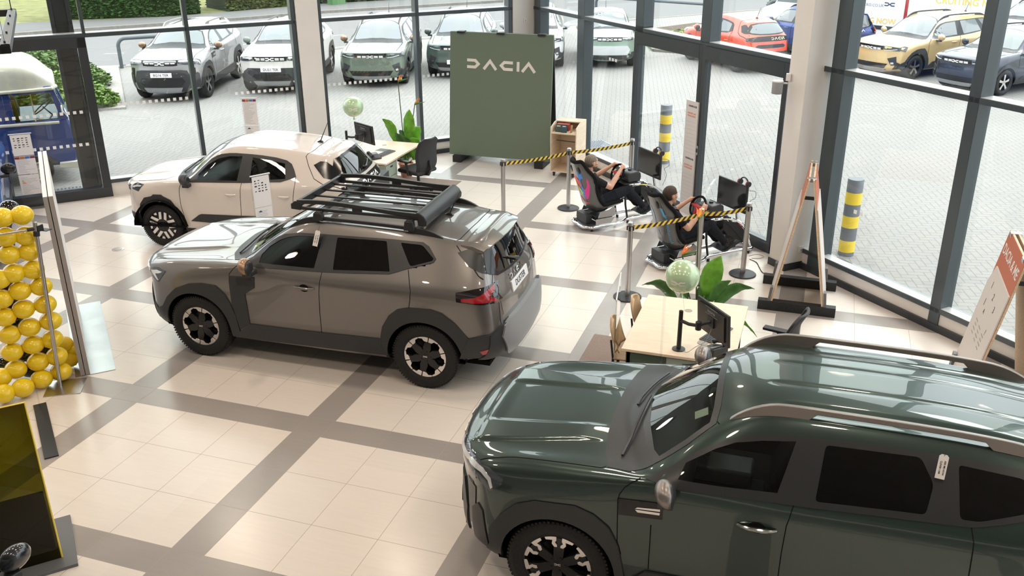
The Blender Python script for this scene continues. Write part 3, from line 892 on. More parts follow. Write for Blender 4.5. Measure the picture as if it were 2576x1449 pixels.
# ---- large grey SUV in the hall
DF_GLASS = [dict(poly=[(.80, 1.175), (.805, 1.25), (.88, 1.33), (.99, 1.40), (1.09, 1.44), (1.20, 1.462), (1.49, 1.480), (1.455, 1.185)]),
            dict(poly=smooth_poly([(1.645, 1.485), (2.20, 1.495), (2.30, 1.235), (1.66, 1.19)], .02), dark=True),
            dict(poly=smooth_poly([(2.34, 1.494), (2.585, 1.49), (2.735, 1.385), (2.725, 1.362), (2.50, 1.297)], .03), dark=True)]
DF_ARCHF = [(-.60, .40), (-.56, .50), (-.44, .565), (-.352, .693), (-.228, .804), (-.054, .877), (.108, .899), (.283, .891), (.386, .801), (.432, .713), (.491, .571), (.515, .38), (.44, .30)]
DF_ARCHR = [(2.24, .335), (2.19, .45), (2.19, .554), (2.215, .665), (2.296, .80), (2.391, .879), (2.516, .914), (2.756, .925), (2.870, .893), (2.995, .797), (3.135, .631), (3.10, .40), (3.03, .33)]
DF = dict(glass=DF_GLASS, well=.407,
    dlo=[(.60, 1.153), (.64, 1.178), (.70, 1.212), (.78, 1.288), (.88, 1.372), (.95, 1.415), (1.03, 1.452), (1.21, 1.488), (1.51, 1.499), (2.25, 1.512), (2.585, 1.510), (2.66, 1.478), (2.755, 1.385), (2.738, 1.352), (2.48, 1.28), (2.29, 1.215), (1.9, 1.183), (1.55, 1.163), (.80, 1.135)],
    windscreen=[(.45, .02), (.48, .3), (.56, .58), (.61, .655), (.80, .60), (1.02, .53), (1.10, .40), (1.13, .2), (1.14, .02)],
    rear_glass=[(.02, 1.500), (.25, 1.495), (.42, 1.475), (.46, 1.35), (.51, 1.24), (.46, 1.208), (.2, 1.19), (.02, 1.187)],
    rear_black=[(.02, 1.525), (.30, 1.52), (.50, 1.49), (.56, 1.40), (.64, 1.27), (.62, 1.245), (.50, 1.195), (.2, 1.172), (.02, 1.168)],
    side=[('wheel_arch_trim', arch(DF_ARCHF, 0, .362, .407), .014, 'clad'), ('wheel_arch_trim', arch(DF_ARCHR, 2.657, .362, .407), .014, 'clad'),
          ('sill_trim', [(.515, .38), (.656, .489), (1.1, .492), (1.513, .499), (2.197, .518), (2.19, .45), (2.24, .335), (.44, .30), (.48, .36)], .016, 'clad'),
          ('fender_panel', [(.461, 1.019), (.766, 1.036), (.756, .913), (.636, .837), (.653, .487), (.527, .40), (.49, .57), (.455, .701)], .010, 'clad'),
          ('fender_pocket', [(.548, 1.0), (.735, 1.008), (.735, .94), (.545, .925)], .012, 'gloss'),
          ('rear_quarter_trim', [(2.956, 1.443), (3.06, 1.475), (3.15, 1.465), (3.30, 1.27), (3.268, 1.255), (3.10, 1.33)], .004, 'frame'),
          ('tail_light', [(3.014, 1.117), (3.192, 1.151), (3.34, 1.165), (3.40, .99), (3.255, 1.0), (3.023, 1.026)], .010, 'tail'),
          ('tail_light_lens', [(3.07, 1.062), (3.19, 1.072), (3.25, 1.092), (3.33, 1.155), (3.345, 1.10), (3.28, 1.055), (3.36, 1.012), (3.20, 1.018), (3.07, 1.035)], .014, 'red'),
          ('headlight', [(-.62, .955), (-.52, .985), (-.46, .992), (-.356, .966), (-.456, .839), (-.52, .86), (-.62, .88)], .006, 'lamp'),
          ('light_bar', [(-.58, .945), (-.48, .965), (-.40, .955), (-.44, .935), (-.50, .925), (-.45, .86), (-.47, .86), (-.55, .92)], .010, 'led'),
          ('rear_bumper_corner', [(3.03, .40), (3.10, .55), (3.135, .631), (3.28, .668), (3.38, .672), (3.38, .42)], .020, 'clad'),
          ('rear_reflector', [(3.24, .50), (3.36, .53), (3.36, .47), (3.26, .46)], .026, 'red'),
          ('front_bumper_corner', [(-.66, .34), (-.64, .56), (-.56, .52), (-.54, .36)], .008, 'clad')],
    seams=[[(.572, 1.150), (.505, 1.093), (.461, 1.038), (.455, .97), (.456, .80), (.457, .70)], [(1.558, 1.49), (1.545, 1.158), (1.517, .942), (1.507, .717), (1.509, .49), (1.525, .34)],
           [(2.486, 1.275), (2.52, 1.18), (2.546, 1.094), (2.54, 1.0), (2.525, .91)], [(2.93, 1.50), (3.02, 1.42), (3.13, 1.33), (3.20, 1.255), (3.25, 1.22)]],
    top_seams=[[(-.58, .69), (-.3, .715), (.1, .735), (.30, .742), (.43, .72)], [(2.96, .0), (2.95, .3), (2.93, .48), (2.90, .55)]],
    rear_seams=[[(.58, 1.235), (.66, 1.15), (.655, .95), (.67, .80), (.66, .70)]],
    front=[('headlight', [(.44, .89), (.43, .985), (.60, .985), (.79, .96), (.80, .86), (.62, .87)], .006, 'lamp', 'pair'), ('light_bar', [(.46, .935), (.46, .955), (.70, .960), (.75, .95), (.70, .935)], .012, 'led', 'pair'),
           ('grille', [(.44, .985), (.42, .88), (.30, .87), (.02, .87)], .008, 'gloss', 'sym'),
           ('front_bumper', [(.60, .70), (.74, .60), (.76, .36), (.55, .27), (.02, .25)], .016, 'clad', 'sym'),
           ('lower_grille', [(.44, .55), (.52, .46), (.44, .40), (.02, .39)], .022, 'gloss', 'sym'), ('skid_plate', [(.48, .37), (.42, .28), (.02, .27)], .026, 'grey', 'sym')],
    rear=[('rear_bumper', [(.70, .735), (.80, .66), (.80, .40), (.55, .335), (.02, .335)], .030, 'clad', 'sym'), ('rear_skid_plate', [(.50, .755), (.66, .725), (.70, .62), (.60, .42), (.48, .36), (.02, .36)], .050, 'grey', 'sym'),
          ('tail_light', [(.60, 1.155), (.66, 1.162), (.80, 1.12), (.81, 1.0), (.665, .975)], .008, 'tail', 'pair'), ('tail_light_lens', [(.665, 1.145), (.70, 1.142), (.80, 1.06), (.80, 1.03), (.675, .99), (.69, 1.03), (.75, 1.06)], .012, 'red', 'pair'),
          ('gate_panel', [(.55, .98), (.62, .97), (.60, .82), (.02, .80)], .003, 'paint', 'sym')],
    top=[('cowl', [(.255, .02), (.285, .35), (.33, .55), (.44, .72), (.585, .705), (.60, .665), (.55, .59), (.47, .31), (.44, .02)], .003, 'clad', 'sym')],
    mirror=(.745, .88, 1.15), handles=[(1.349, .985, .235)], rails=[dict(x0=1.02, x1=2.78, y=.535, h=.055)], antenna=(2.62, .26), ant_y=.02,
    wipers=[((.40, -.55), (.50, .10)), ((.40, .05), (.55, .60))], rear_wiper=((.0, 1.20), (-.25, 1.30)))
DUSTER['belt0'] = 1.15

# ---- dark green SUV in the foreground
for k, q in ((4, .3), (5, .6), (6, 1.0), (7, .5)):
    for i, d in ((6, -.05), (7, -.10), (8, -.12)):
        a, b, c = BIGSTER['T'][k][i]; BIGSTER['T'][k][i] = (a + d * q, b, c)
BF_ARCHF = [(-.545, .36), (-.505, .44), (-.499, .592), (-.426, .716), (-.296, .85), (-.161, .905), (.124, .924), (.254, .880), (.363, .795), (.433, .657), (.466, .481), (.49, .36), (.45, .30)]
BF_ARCHR = [(2.27, .335), (2.235, .45), (2.235, .554), (2.26, .665), (2.34, .80), (2.436, .879), (2.56, .914), (2.80, .935), (2.915, .893), (3.04, .797), (3.18, .631), (3.145, .40), (3.07, .33)]
BF = dict(glass=[dict(poly=[(.78, 1.215), (.82, 1.305), (1.0, 1.417), (1.12, 1.472), (1.283, 1.508), (1.49, 1.533), (1.41, 1.24), (1.05, 1.222)]),
                 dict(poly=smooth_poly([(1.658, 1.536), (2.215, 1.544), (2.30, 1.42), (2.27, 1.262), (1.63, 1.228)], .03), dark=True),
                 dict(poly=smooth_poly([(2.42, 1.535), (2.78, 1.51), (2.95, 1.42), (2.92, 1.38), (2.56, 1.275), (2.45, 1.27)], .03), dark=True)], well=.415,
    dlo=[(.58, 1.190), (.66, 1.222), (.749, 1.275), (.83, 1.335), (.916, 1.392), (1.077, 1.478), (1.218, 1.525), (1.40, 1.548), (1.582, 1.558), (1.944, 1.570), (2.40, 1.565), (2.78, 1.545), (2.97, 1.46), (2.99, 1.38), (2.75, 1.30), (2.526, 1.245), (2.2, 1.225), (1.64, 1.197), (1.0, 1.175), (.80, 1.165)],
    windscreen=[(.47, .02), (.50, .3), (.58, .58), (.63, .66), (.80, .605), (.945, .53), (.955, .40), (.95, .2), (.945, .02)],
    rear_glass=[(.02, 1.54), (.25, 1.535), (.42, 1.52), (.51, 1.29), (.46, 1.25), (.2, 1.24), (.02, 1.235)],
    rear_black=[(.02, 1.57), (.30, 1.565), (.50, 1.54), (.64, 1.31), (.62, 1.285), (.50, 1.235), (.2, 1.22), (.02, 1.21)],
    side=[('wheel_arch_trim', arch(BF_ARCHF, 0, .375, .415), .016, 'clad'), ('wheel_arch_trim', arch(BF_ARCHR, 2.702, .375, .415), .016, 'clad'),
          ('sill_trim', [(.49, .38), (.62, .50), (1.5, .515), (2.24, .53), (2.235, .45), (2.28, .335), (.45, .30)], .016, 'clad'),
          ('fender_panel', [(.416, 1.04), (.709, 1.06), (.712, .941), (.417, .921)], .008, 'gloss'),
          ('fender_mark', [(.530, .991), (.545, 1.003), (.694, 1.018), (.694, 1.001)], .011, 'alloy'), ('fender_mark', [(.530, .984), (.694, .991), (.692, .973), (.548, .966)], .011, 'alloy'),
          ('headlight', [(-.74, 1.045), (-.683, 1.069), (-.60, 1.063), (-.502, 1.045), (-.397, 1.003), (-.405, .964), (-.488, .893), (-.614, .95), (-.74, .98)], .007, 'lamp'),
          ('light_bar', [(-.72, 1.03), (-.66, 1.05), (-.56, 1.035), (-.49, .99), (-.47, .93), (-.485, .915), (-.51, .97), (-.57, 1.005), (-.66, 1.012)], .010, 'led'),
          ('air_curtain', [(-.72, .86), (-.655, .87), (-.62, .70), (-.62, .50), (-.70, .50)], .004, 'gloss'),
          ('front_bumper_corner', [(-.66, .36), (-.66, .66), (-.60, .74), (-.555, .70), (-.52, .42), (-.545, .36)], .010, 'clad')],
    seams=[[(.545, 1.185), (.49, 1.155), (.451, 1.121), (.420, 1.07), (.412, 1.03), (.42, .693), (.45, .60)], [(1.575, 1.55), (1.51, 1.19), (1.483, 1.062), (1.474, .85), (1.473, .669), (1.48, .36)],
           [(2.33, 1.54), (2.40, 1.40), (2.519, 1.245), (2.538, 1.173), (2.546, .949)], [(.64, .88), (.64, .52)]],
    top_seams=[[(-.62, .765), (-.34, .748), (.0, .762), (.271, .778), (.30, .76)], [(.955, .0), (.965, .3), (.96, .50), (1.0, .565)]],
    front=[('headlight', [(.44, .98), (.43, 1.06), (.60, 1.07), (.79, 1.05), (.80, .93), (.62, .94)], .007, 'lamp', 'pair'), ('light_bar', [(.46, 1.02), (.46, 1.04), (.70, 1.045), (.75, 1.03), (.70, 1.015)], .012, 'led', 'pair'),
           ('grille', [(.44, 1.06), (.42, .93), (.30, .92), (.02, .92)], .008, 'gloss', 'sym'),
           ('front_bumper', [(.50, .82), (.62, .80), (.70, .60), (.66, .38), (.55, .29), (.02, .27)], .014, 'clad', 'sym'),
           ('lower_grille', [(.50, .63), (.56, .54), (.44, .42), (.02, .41)], .020, 'gloss', 'sym'), ('skid_plate', [(.48, .39), (.42, .29), (.02, .28)], .026, 'grey', 'sym'),
           ('air_curtain', [(.70, .86), (.79, .85), (.80, .52), (.73, .50)], .006, 'gloss', 'pair')],
    rear=[('rear_bumper', [(.70, .76), (.80, .69), (.80, .42), (.55, .345), (.02, .345)], .030, 'clad', 'sym'), ('tail_light', [(.45, 1.17), (.66, 1.19), (.80, 1.15), (.81, 1.02), (.665, 1.0)], .008, 'tail', 'pair')],
    top=[('cowl', [(.215, .02), (.225, .35), (.26, .60), (.31, .765), (.46, .785), (.61, .705), (.62, .67), (.57, .59), (.49, .31), (.46, .02)], .003, 'clad', 'sym')],
    mirror=(.735, .88, 1.165), handles=[(1.307, 1.008, .24)], rails=[dict(x0=1.06, x1=3.0, y=.535, h=.072, w=.042, r0=.16, f0=.26)],
    wipers=[((.38, -.62), (.47, .02)), ((.38, -.02), (.52, .58))])
BIGSTER['belt0'] = 1.20

# ---- small cream hatchback
SF_ARCHF = [(-.37, .34), (-.333, .486), (-.296, .638), (-.219, .735), (-.104, .761), (-.073, .788), (.051, .79), (.076, .769), (.19, .716), (.28, .588), (.335, .418), (.393, .30), (.34, .26)]
SF_ARCHR = [(2.08, .26), (2.03, .32), (2.09, .42), (2.14, .588), (2.23, .716), (2.345, .769), (2.37, .79), (2.49, .79), (2.52, .761), (2.64, .735), (2.72, .638), (2.76, .486), (2.80, .36), (2.76, .28)]
SF = dict(glass=[dict(poly=[(.63, 1.017), (.62, 1.09), (.76, 1.220), (.92, 1.308), (1.066, 1.34), (1.284, 1.353), (1.228, 1.027)]),
                 dict(poly=[(1.43, 1.338), (1.70, 1.312), (1.92, 1.276), (1.95, 1.08), (1.41, 1.032)])], well=.37,
    dlo=[(.46, .988), (.50, 1.02), (.56, 1.07), (.66, 1.168), (.81, 1.297), (.89, 1.338), (.966, 1.363), (1.08, 1.379), (1.181, 1.383), (1.40, 1.377), (1.576, 1.366), (1.78, 1.344), (1.94, 1.312), (2.014, 1.272), (2.06, 1.20), (2.10, 1.115), (1.99, 1.075), (1.875, 1.04), (1.325, 1.008), (.557, .986)],
    windscreen=[(.32, .02), (.35, .3), (.42, .52), (.48, .57), (.66, .52), (.86, .47), (.895, .38), (.905, .2), (.905, .02)],
    rear_glass=[(.02, 1.345), (.26, 1.335), (.40, 1.31), (.50, 1.20), (.56, 1.13), (.53, 1.105), (.3, 1.085), (.02, 1.08)],
    rear_black=[(.02, 1.362), (.30, 1.355), (.46, 1.325), (.56, 1.22), (.64, 1.13), (.62, 1.095), (.5, 1.075), (.3, 1.062), (.02, 1.055)],
    side=[('wheel_arch_trim', arch(SF_ARCHF, 0, .318, .37, .26), .014, 'clad'), ('wheel_arch_trim', arch(SF_ARCHR, 2.423, .318, .37, .26), .014, 'clad'),
          ('door_moulding', [(.465, .418), (.545, .475), (.60, .515), (.64, .528), (1.234, .531), (1.96, .545), (1.98, .44), (1.5, .42), (.9, .398)], .010, 'clad'),
          ('sill_trim', [(.38, .302), (.8, .298), (2.06, .31), (2.06, .24), (.36, .235)], .008, 'clad'),
          ('rear_quarter_glass', [(2.33, 1.262), (2.41, 1.305), (2.50, 1.30), (2.78, 1.115), (2.74, 1.088), (2.61, 1.083), (2.49, 1.11)], .004, 'gloss'),
          ('headlight', [(-.42, .895), (-.35, .925), (-.23, .912), (-.27, .87), (-.308, .816), (-.42, .84)], .006, 'lamp'), ('light_bar', [(-.41, .875), (-.34, .90), (-.26, .897), (-.28, .88), (-.34, .875), (-.40, .86)], .009, 'led'),
          ('front_bumper', [(-.52, .47), (-.333, .486), (-.325, .36), (-.35, .32), (-.50, .30)], .012, 'clad'),
          ('tail_light', [(2.74, .98), (2.90, 1.0), (2.90, .90), (2.77, .89)], .007, 'tail')],
    seams=[[(.43, .99), (.40, .975), (.369, .945), (.345, .88), (.338, .80), (.340, .631), (.37, .46), (.405, .325)], [(1.343, 1.378), (1.31, 1.15), (1.293, 1.0), (1.275, .90), (1.266, .80), (1.258, .673), (1.244, .503), (1.25, .31)], [(2.096, 1.11), (2.09, 1.0), (2.07, .90), (2.056, .816), (2.05, .70)],
           [(2.20, 1.37), (2.26, 1.25), (2.36, 1.10), (2.50, 1.03), (2.66, 1.0), (2.74, .97)]],
    top_seams=[[(-.36, .625), (-.252, .655), (.0, .68), (.108, .672), (.16, .63), (.20, .575)], [(2.28, .0), (2.27, .3), (2.24, .45), (2.20, .53)]],
    rear_seams=[[(.60, 1.06), (.62, 1.03)], [(.62, .88), (.60, .66), (.55, .60), (.0, .58)]],
    front=[('headlight', [(.36, .83), (.35, .90), (.52, .90), (.67, .89), (.69, .82), (.55, .80)], .006, 'lamp', 'pair'), ('light_bar', [(.37, .86), (.37, .875), (.55, .885), (.64, .875), (.60, .86)], .011, 'led', 'pair'),
           ('grille', [(.37, .90), (.355, .80), (.25, .79), (.02, .79)], .008, 'gloss', 'sym'),
           ('front_bumper', [(.52, .44), (.60, .43), (.64, .40), (.60, .31), (.50, .27), (.02, .26)], .010, 'clad', 'sym')],
    rear=[('tail_panel', [(.02, 1.025), (.40, 1.02), (.64, .985), (.67, .93), (.60, .885), (.02, .885)][::-1], .008, 'gloss', 'sym'), ('rear_bumper', [(.56, .60), (.66, .56), (.67, .40), (.50, .30), (.02, .30)], .016, 'clad', 'sym'), ('rear_bumper_insert', [(.42, .80), (.50, .76), (.46, .70), (.02, .70)], .006, 'clad', 'sym')],
    top=[('cowl', [(.19, .02), (.21, .35), (.25, .545), (.36, .61), (.45, .605), (.47, .585), (.40, .52), (.33, .3), (.30, .02)], .002, 'clad', 'sym')],
    mirror=(.49, .745, 1.005), handles=[(1.12, .835, .15), (1.92, .84, .15)], handle_cup=False, antenna=(2.21, .30), wipers=[((.27, -.42), (.35, .10)), ((.27, .08), (.40, .5))], rear_wiper=((-.02, 1.09), (.24, 1.15)))
SPRING['belt0'] = 1.02

def map_feats(F, c, ymul=1.0):
    """carry the outline set over to a stretched body"""
    X, Z = c['X'], c['Z']; ym = c.get('ym', 1.0)
    sx = lambda p: [(X(a), Z(b)) for a, b in p]; tx = lambda p: [(X(a), b * ym) for a, b in p]; fx = lambda p: [(a * ym, Z(b)) for a, b in p]
    G = dict(F)
    G['glass'] = [dict(g, poly=sx(g['poly'])) for g in F['glass']]; G['dlo'] = sx(F['dlo']); G['windscreen'] = tx(F['windscreen'])
    G['rear_glass'] = fx(F['rear_glass']); G['rear_black'] = fx(F['rear_black'])
    G['side'] = [(n, sx(p), t, m) for n, p, t, m in F['side']]; G['seams'] = [sx(p) for p in F['seams']]; G['top_seams'] = [tx(p) for p in F['top_seams']]
    G['rear_seams'] = [fx(p) for p in F.get('rear_seams', ())]
    for k, f in (('front', fx), ('rear', fx), ('top', tx)): G[k] = [(n, f(p), t, m, s) for n, p, t, m, s in F[k]]
    a, b, cc = F['mirror']; G['mirror'] = (X(a), b * ym, Z(cc)); G['handles'] = [(X(a), Z(b), l) for a, b, l in F['handles']]
    G['rails'] = [dict(r, x0=X(r['x0']), x1=X(r['x1']), y=r['y'] * ym) for r in F.get('rails', ())]
    if F.get('antenna'): G['antenna'] = (X(F['antenna'][0]), F['antenna'][1])
    G['well'] = c['wr'] + .045
    return G

def front_grille(B, root, y0, z0, dz, dashes, n=2, w=.40, style=0):
    """emblem and light dashes across the grille"""
    P, N = B.hit(0, z0, 'F'); f = frame_f((P[0] - .022, 0, z0), (0, -1, 0), (0, 0, 1))
    e = MB(); emblem(e, 0, 0, dz, f, .006); e.build('emblem', M_WHITEMARK, root)
    d = MB()
    for s in (1, -1):
        for k in range(n):
            a0 = dz * 1.75 + k * (w / n); a1 = a0 + w / n * .78
            for zz in ((.22, -.22) if style == 0 else (0,)):
                q = .16 * dz
                pts = [(s * a0, zz * dz - q), (s * a1, zz * dz - q), (s * a1, zz * dz + q), (s * a0, zz * dz + q)]
                vs = []
                for a, b in pts:
                    H, _ = B.hit(-a, z0 + b, 'F'); vs.append((H[0] - .020, -a, z0 + b))
                d.add(vs + [(x + .012, y, z) for x, y, z in vs], [(0, 1, 2, 3), (7, 6, 5, 4), (0, 4, 5, 1), (1, 5, 6, 2), (2, 6, 7, 3), (3, 7, 4, 0)])
    d.build('grille_dashes', M_WHITEMARK, root)
P_GREY = mat('paint_schist_grey', (.19, .178, .168), .36, .7, 1.0, coat_rough=.015)
P_GREEN = mat('paint_dark_green', (.030, .052, .046), .32, .55, 1.0, coat_rough=.012)
P_CREAM = mat('paint_cream', (.70, .635, .58), .35, 0, 1.0, coat_rough=.02)
M_COPPER = mat('copper_satin', (.36, .235, .165), .34, .8)
M_BRONZE = mat('bronze_satin', (.27, .245, .228), .36, .8)

def tag_card(name, label, P, u, v, w, h, lines):
    """hanging card with its string"""
    o = thing(name, label, 'tag', P)
    u, v = Vector(u).normalized(), Vector(v).normalized(); n = u.cross(v)
    m = MB(); f = frame_f((0, 0, 0), u, v); m.prism([(-w / 2, -h), (w / 2, -h), (w / 2, -.012), (w / 2 - .012, 0), (-w / 2 + .012, 0), (-w / 2, -.012)], -.001, .001, 'z', f=f)
    m.build('card', mat('card_white', (.80, .76, .74), .6), o)
    t = MB()
    for k, s in enumerate(lines): text_mb(t, s, f((w * .22 - k * w * .40, -h * .54, .0012)), -v, u, w * .26, .0006, bold=.02)
    t.build('lettering', M_INK, o)
    c = MB(); c.tube([f((0, -.010, 0)), f((.004, .02, .004)), f((0, .05, -.01))], .0016, 6); c.build('string', M_INK, o)
    return o

def duster_extras(B, root):
    o = plate_on(B, root, 'B', -.05, 1.005, 'DUSTER', .54, .115)
    P, N = B.hit(0, 1.105, 'B'); m = MB(); h = .052; wd = WM_W * h * .98
    st = 0; f = frame_f((0, 0, 0), (0, 1, 0), (0, 0, 1)); wordmark(m, -.30, 0, h, lambda p: p, .006, slim=1.0)
    m.v = [tuple(B.hit(a, 1.085 + b, 'B')[0] + np.array((.004 + c, 0, 0))) for a, b, c in m.v]
    m.build('lettering', M_CHROME, root)
    t = MB(); text_mb(t, 'DUSTER', (0, 0, 0), (1, 0, 0), (0, 1, 0), .036, .003, 'LEFT'); t.v = [tuple(B.hit(-.62 + a, .745 + b, 'B')[0] + np.array((.003 + c, 0, 0))) for a, b, c in t.v]
    t.build('lettering', M_INK, root)
    # tailgate spoiler
    m = MB(); n = 21; vs = []; fs = []
    for k in range(n):
        y = -.575 + 1.15 * k / (n - 1); q = abs(y) / .575
        P, N = B.hit(3.02 - .05 * q ** 3, y * .97, 'T'); x1 = 3.315 - .10 * q ** 2.5; z1 = P[2] - .045 + .0 * q
        vs += [(P[0], y, P[2] + .002), (x1 - .12, y, (P[2] + z1) / 2 + .016), (x1, y, z1), (x1 - .01, y, z1 - .022), (P[0] + .06, y, z1 - .035)]
        if k: a, b = 5 * k - 5, 5 * k; fs += [(a + i, a + (i + 1) % 5, b + (i + 1) % 5, b + i) for i in range(5)]
    fs += [(0, 1, 2, 3, 4), tuple(range(5 * n - 5, 5 * n))[::-1]]
    m.add(vs, fs); m.build('spoiler', P_GREY, root, sharp=50)
    # roof rack
    zr = B.hit(1.8, 0, 'T')[0][2] + .10
    M_RACK = mat('roof_rack_black', (.022, .023, .025), .4)
    x0, x1, hw = 1.12, 2.53, .505
    rk = bpy.data.objects.new('roof_rack', None); COL.objects.link(rk); rk.parent = root
    for s in (-1, 1):
        r = MB()
        pts = [(x0 + .02, s * hw, zr + .05), (x0 + .25, s * hw, zr + .065), (x0 + .55, s * hw, zr + .062), (x1 - .35, s * hw, zr + .03), (x1 - .02, s * hw, zr + .02)]
        C = interp_curve(pts, 8); st = len(r.v)
        for k in range(len(C)):
            a = C[k]; r.add([(a[0], a[1] - .016, a[2] - .022), (a[0], a[1] + .016, a[2] - .022), (a[0], a[1] + .016, a[2] + .022), (a[0], a[1] - .016, a[2] + .022)], [])
            if k: p = st + 4 * k - 4; q = p + 4; r.f += [(p + i, p + (i + 1) % 4, q + (i + 1) % 4, q + i) for i in range(4)]; r.mi += [0] * 4
        r.f += [(st, st + 1, st + 2, st + 3), (len(r.v) - 4, len(r.v) - 1, len(r.v) - 2, len(r.v) - 3)]; r.mi += [0, 0]
        r.bx(x0, s * hw - .014, zr - .03, x1, s * hw + .014, zr + .002)
        r.bx(x0 + .65, s * hw - .008, zr - .02, x0 + .76, s * hw + .008, zr + .055)
        r.prism([(x0 - .05, zr - .03), (x0 + .06, zr - .035), (x0 + .08, zr + .055), (x0 + .0, zr + .06), (x0 - .05, zr + .025)], s * hw - .018, s * hw + .018, 'y')
        r.build('rack_rail', M_RACK, rk, bevel=.005)
    for k in range(4):
        y = -.33 + .22 * k; b = MB(); b.bx(x0 + .02, y - .018, zr - .010, x1 - .04, y + .018, zr + .010); b.build('rack_slat', M_RACK, rk, bevel=.008)
    b = MB(); b.prism([(x0 - .05, zr - .03), (x0 - .01, zr + .055), (x0 + .03, zr + .055), (x0 + .01, zr - .03)], -hw, hw, 'y'); b.build('wind_deflector', M_RACK, rk, bevel=.006)
    b = MB(); b.prism([(x1 - .05, zr + .055), (x1 - .01, zr + .052), (x1 + .04, zr + .015), (x1 + .065, zr - .03), (x1 + .06, zr - .085), (x1 - .03, zr - .085)], -hw - .02, hw + .02, 'y'); b.build('rear_fairing', M_RACK, rk, bevel=.012, seg=3)
    for xx in (1.40, 2.42):
        b = MB(); b.bx(xx - .035, -.575, zr - .045, xx + .035, .575, zr - .018); b.build('crossbar', M_RACK, rk, bevel=.008)
        for s in (-1, 1):
            Pz = B.hit(xx, s * .535, 'T')[0][2]
            b = MB(); b.prism([(xx - .06, Pz + .02), (xx + .06, Pz + .02), (xx + .045, zr - .03), (xx - .045, zr - .03)], s * .55 - .03, s * .55 + .03, 'y'); b.build('crossbar_foot', M_RACK, rk, bevel=.008)
DF['rail_mat'] = mat('rail_black', (.025, .025, .027), .36)
x, y, rz = PLACE['duster']
CAR_D, B_D = make_car(DUSTER, DF, P_GREY, 'grey brown SUV with black roof rack and white rear plate on the tiled floor', x, y, rz, level=4, kind='x', extras=duster_extras, mirror_mat=M_COPPER)

def big_extras(B, root):
    s = MB(); o, u, v = None, None, None
    P, N = B.hit(.86, -.40, 'T'); n = Vector(N); u = Vector((0, -1, 0)); v = n.cross(u).normalized(); u = v.cross(n)
    f = frame_f(tuple(P - N * .012), v, -u)
    s.prism([(-.05, -.035), (.05, -.035), (.05, .035), (-.05, .035)], 0, .001, 'z', f=f); s.build('sticker', mat('sticker_paper', (.62, .70, .55), .6), root)
    front_grille(B, root, 0, .985, .085, 4, 2, .24)
    b = MB()
    b.box((1.02, 0, .82), (.44, .24, .12))
    b.cyl((.90, .02, .88), (.90, .02, .96), .022); b.ball((.90, .02, .99), .032)
    b.build('centre_console', mat('console_grey', (.09, .09, .095), .4), root, bevel=.02)
BF['rail_mat'] = M_BRONZE
x, y, rz = PLACE['bigster']
BF['handle_mat'] = mat('handle_green_chrome', (.42, .45, .44), .15, 1.0)
CAR_B, B_B = make_car(BIGSTER, BF, P_GREEN, 'dark green SUV with bronze mirrors in the near corner, its tail out of view', x, y, rz, level=4, kind='u', extras=big_extras, mirror_mat=M_BRONZE)

def spring_extras(B, root):
    m = MB(); wordmark(m, -.33, 0, .075, lambda p: p, .004, slim=1.1)
    m.v = [tuple(B.hit(a, .918 + b, 'B')[0] + np.array((.010 + c, 0, 0))) for a, b, c in m.v]
    m.build('lettering', M_WHITEMARK, root)
    front_grille(B, root, 0, .845, .07, 4, 2, .20)
x, y, rz = PLACE['spring']
CAR_S, B_S = make_car(SPRING, SF, P_CREAM, 'small cream hatchback with black arches standing behind the grey brown SUV', x, y, rz, level=4, kind='v', extras=spring_extras, mirror_mat=mat('mirror_dark_grey', (.06, .06, .065), .35, .3))
# ---------------------------------------------------------------- the hall: floor, glazed walls, columns, ceiling, mezzanine
def nodes(m): return m.node_tree.nodes, m.node_tree.links.new
def math_node(nt, op, a, b=None, c=None):
    n = nt.nodes.new('ShaderNodeMath'); n.operation = op
    for i, v in enumerate((a, b, c)):
        if v is None: continue
        if isinstance(v, (int, float)): n.inputs[i].default_value = v
        else: nt.links.new(v, n.inputs[i])
    return n.outputs[0]
def mix_col(nt, fac, a, b, blend='MIX'):
    n = nt.nodes.new('ShaderNodeMix'); n.data_type = 'RGBA'; n.blend_type = blend
    for i, v in ((0, fac), (6, a), (7, b)):
        if isinstance(v, (int, float)): n.inputs[i].default_value = v
        elif isinstance(v, tuple): n.inputs[i].default_value = (*v, 1)
        else: nt.links.new(v, n.inputs[i])
    return n.outputs[2]

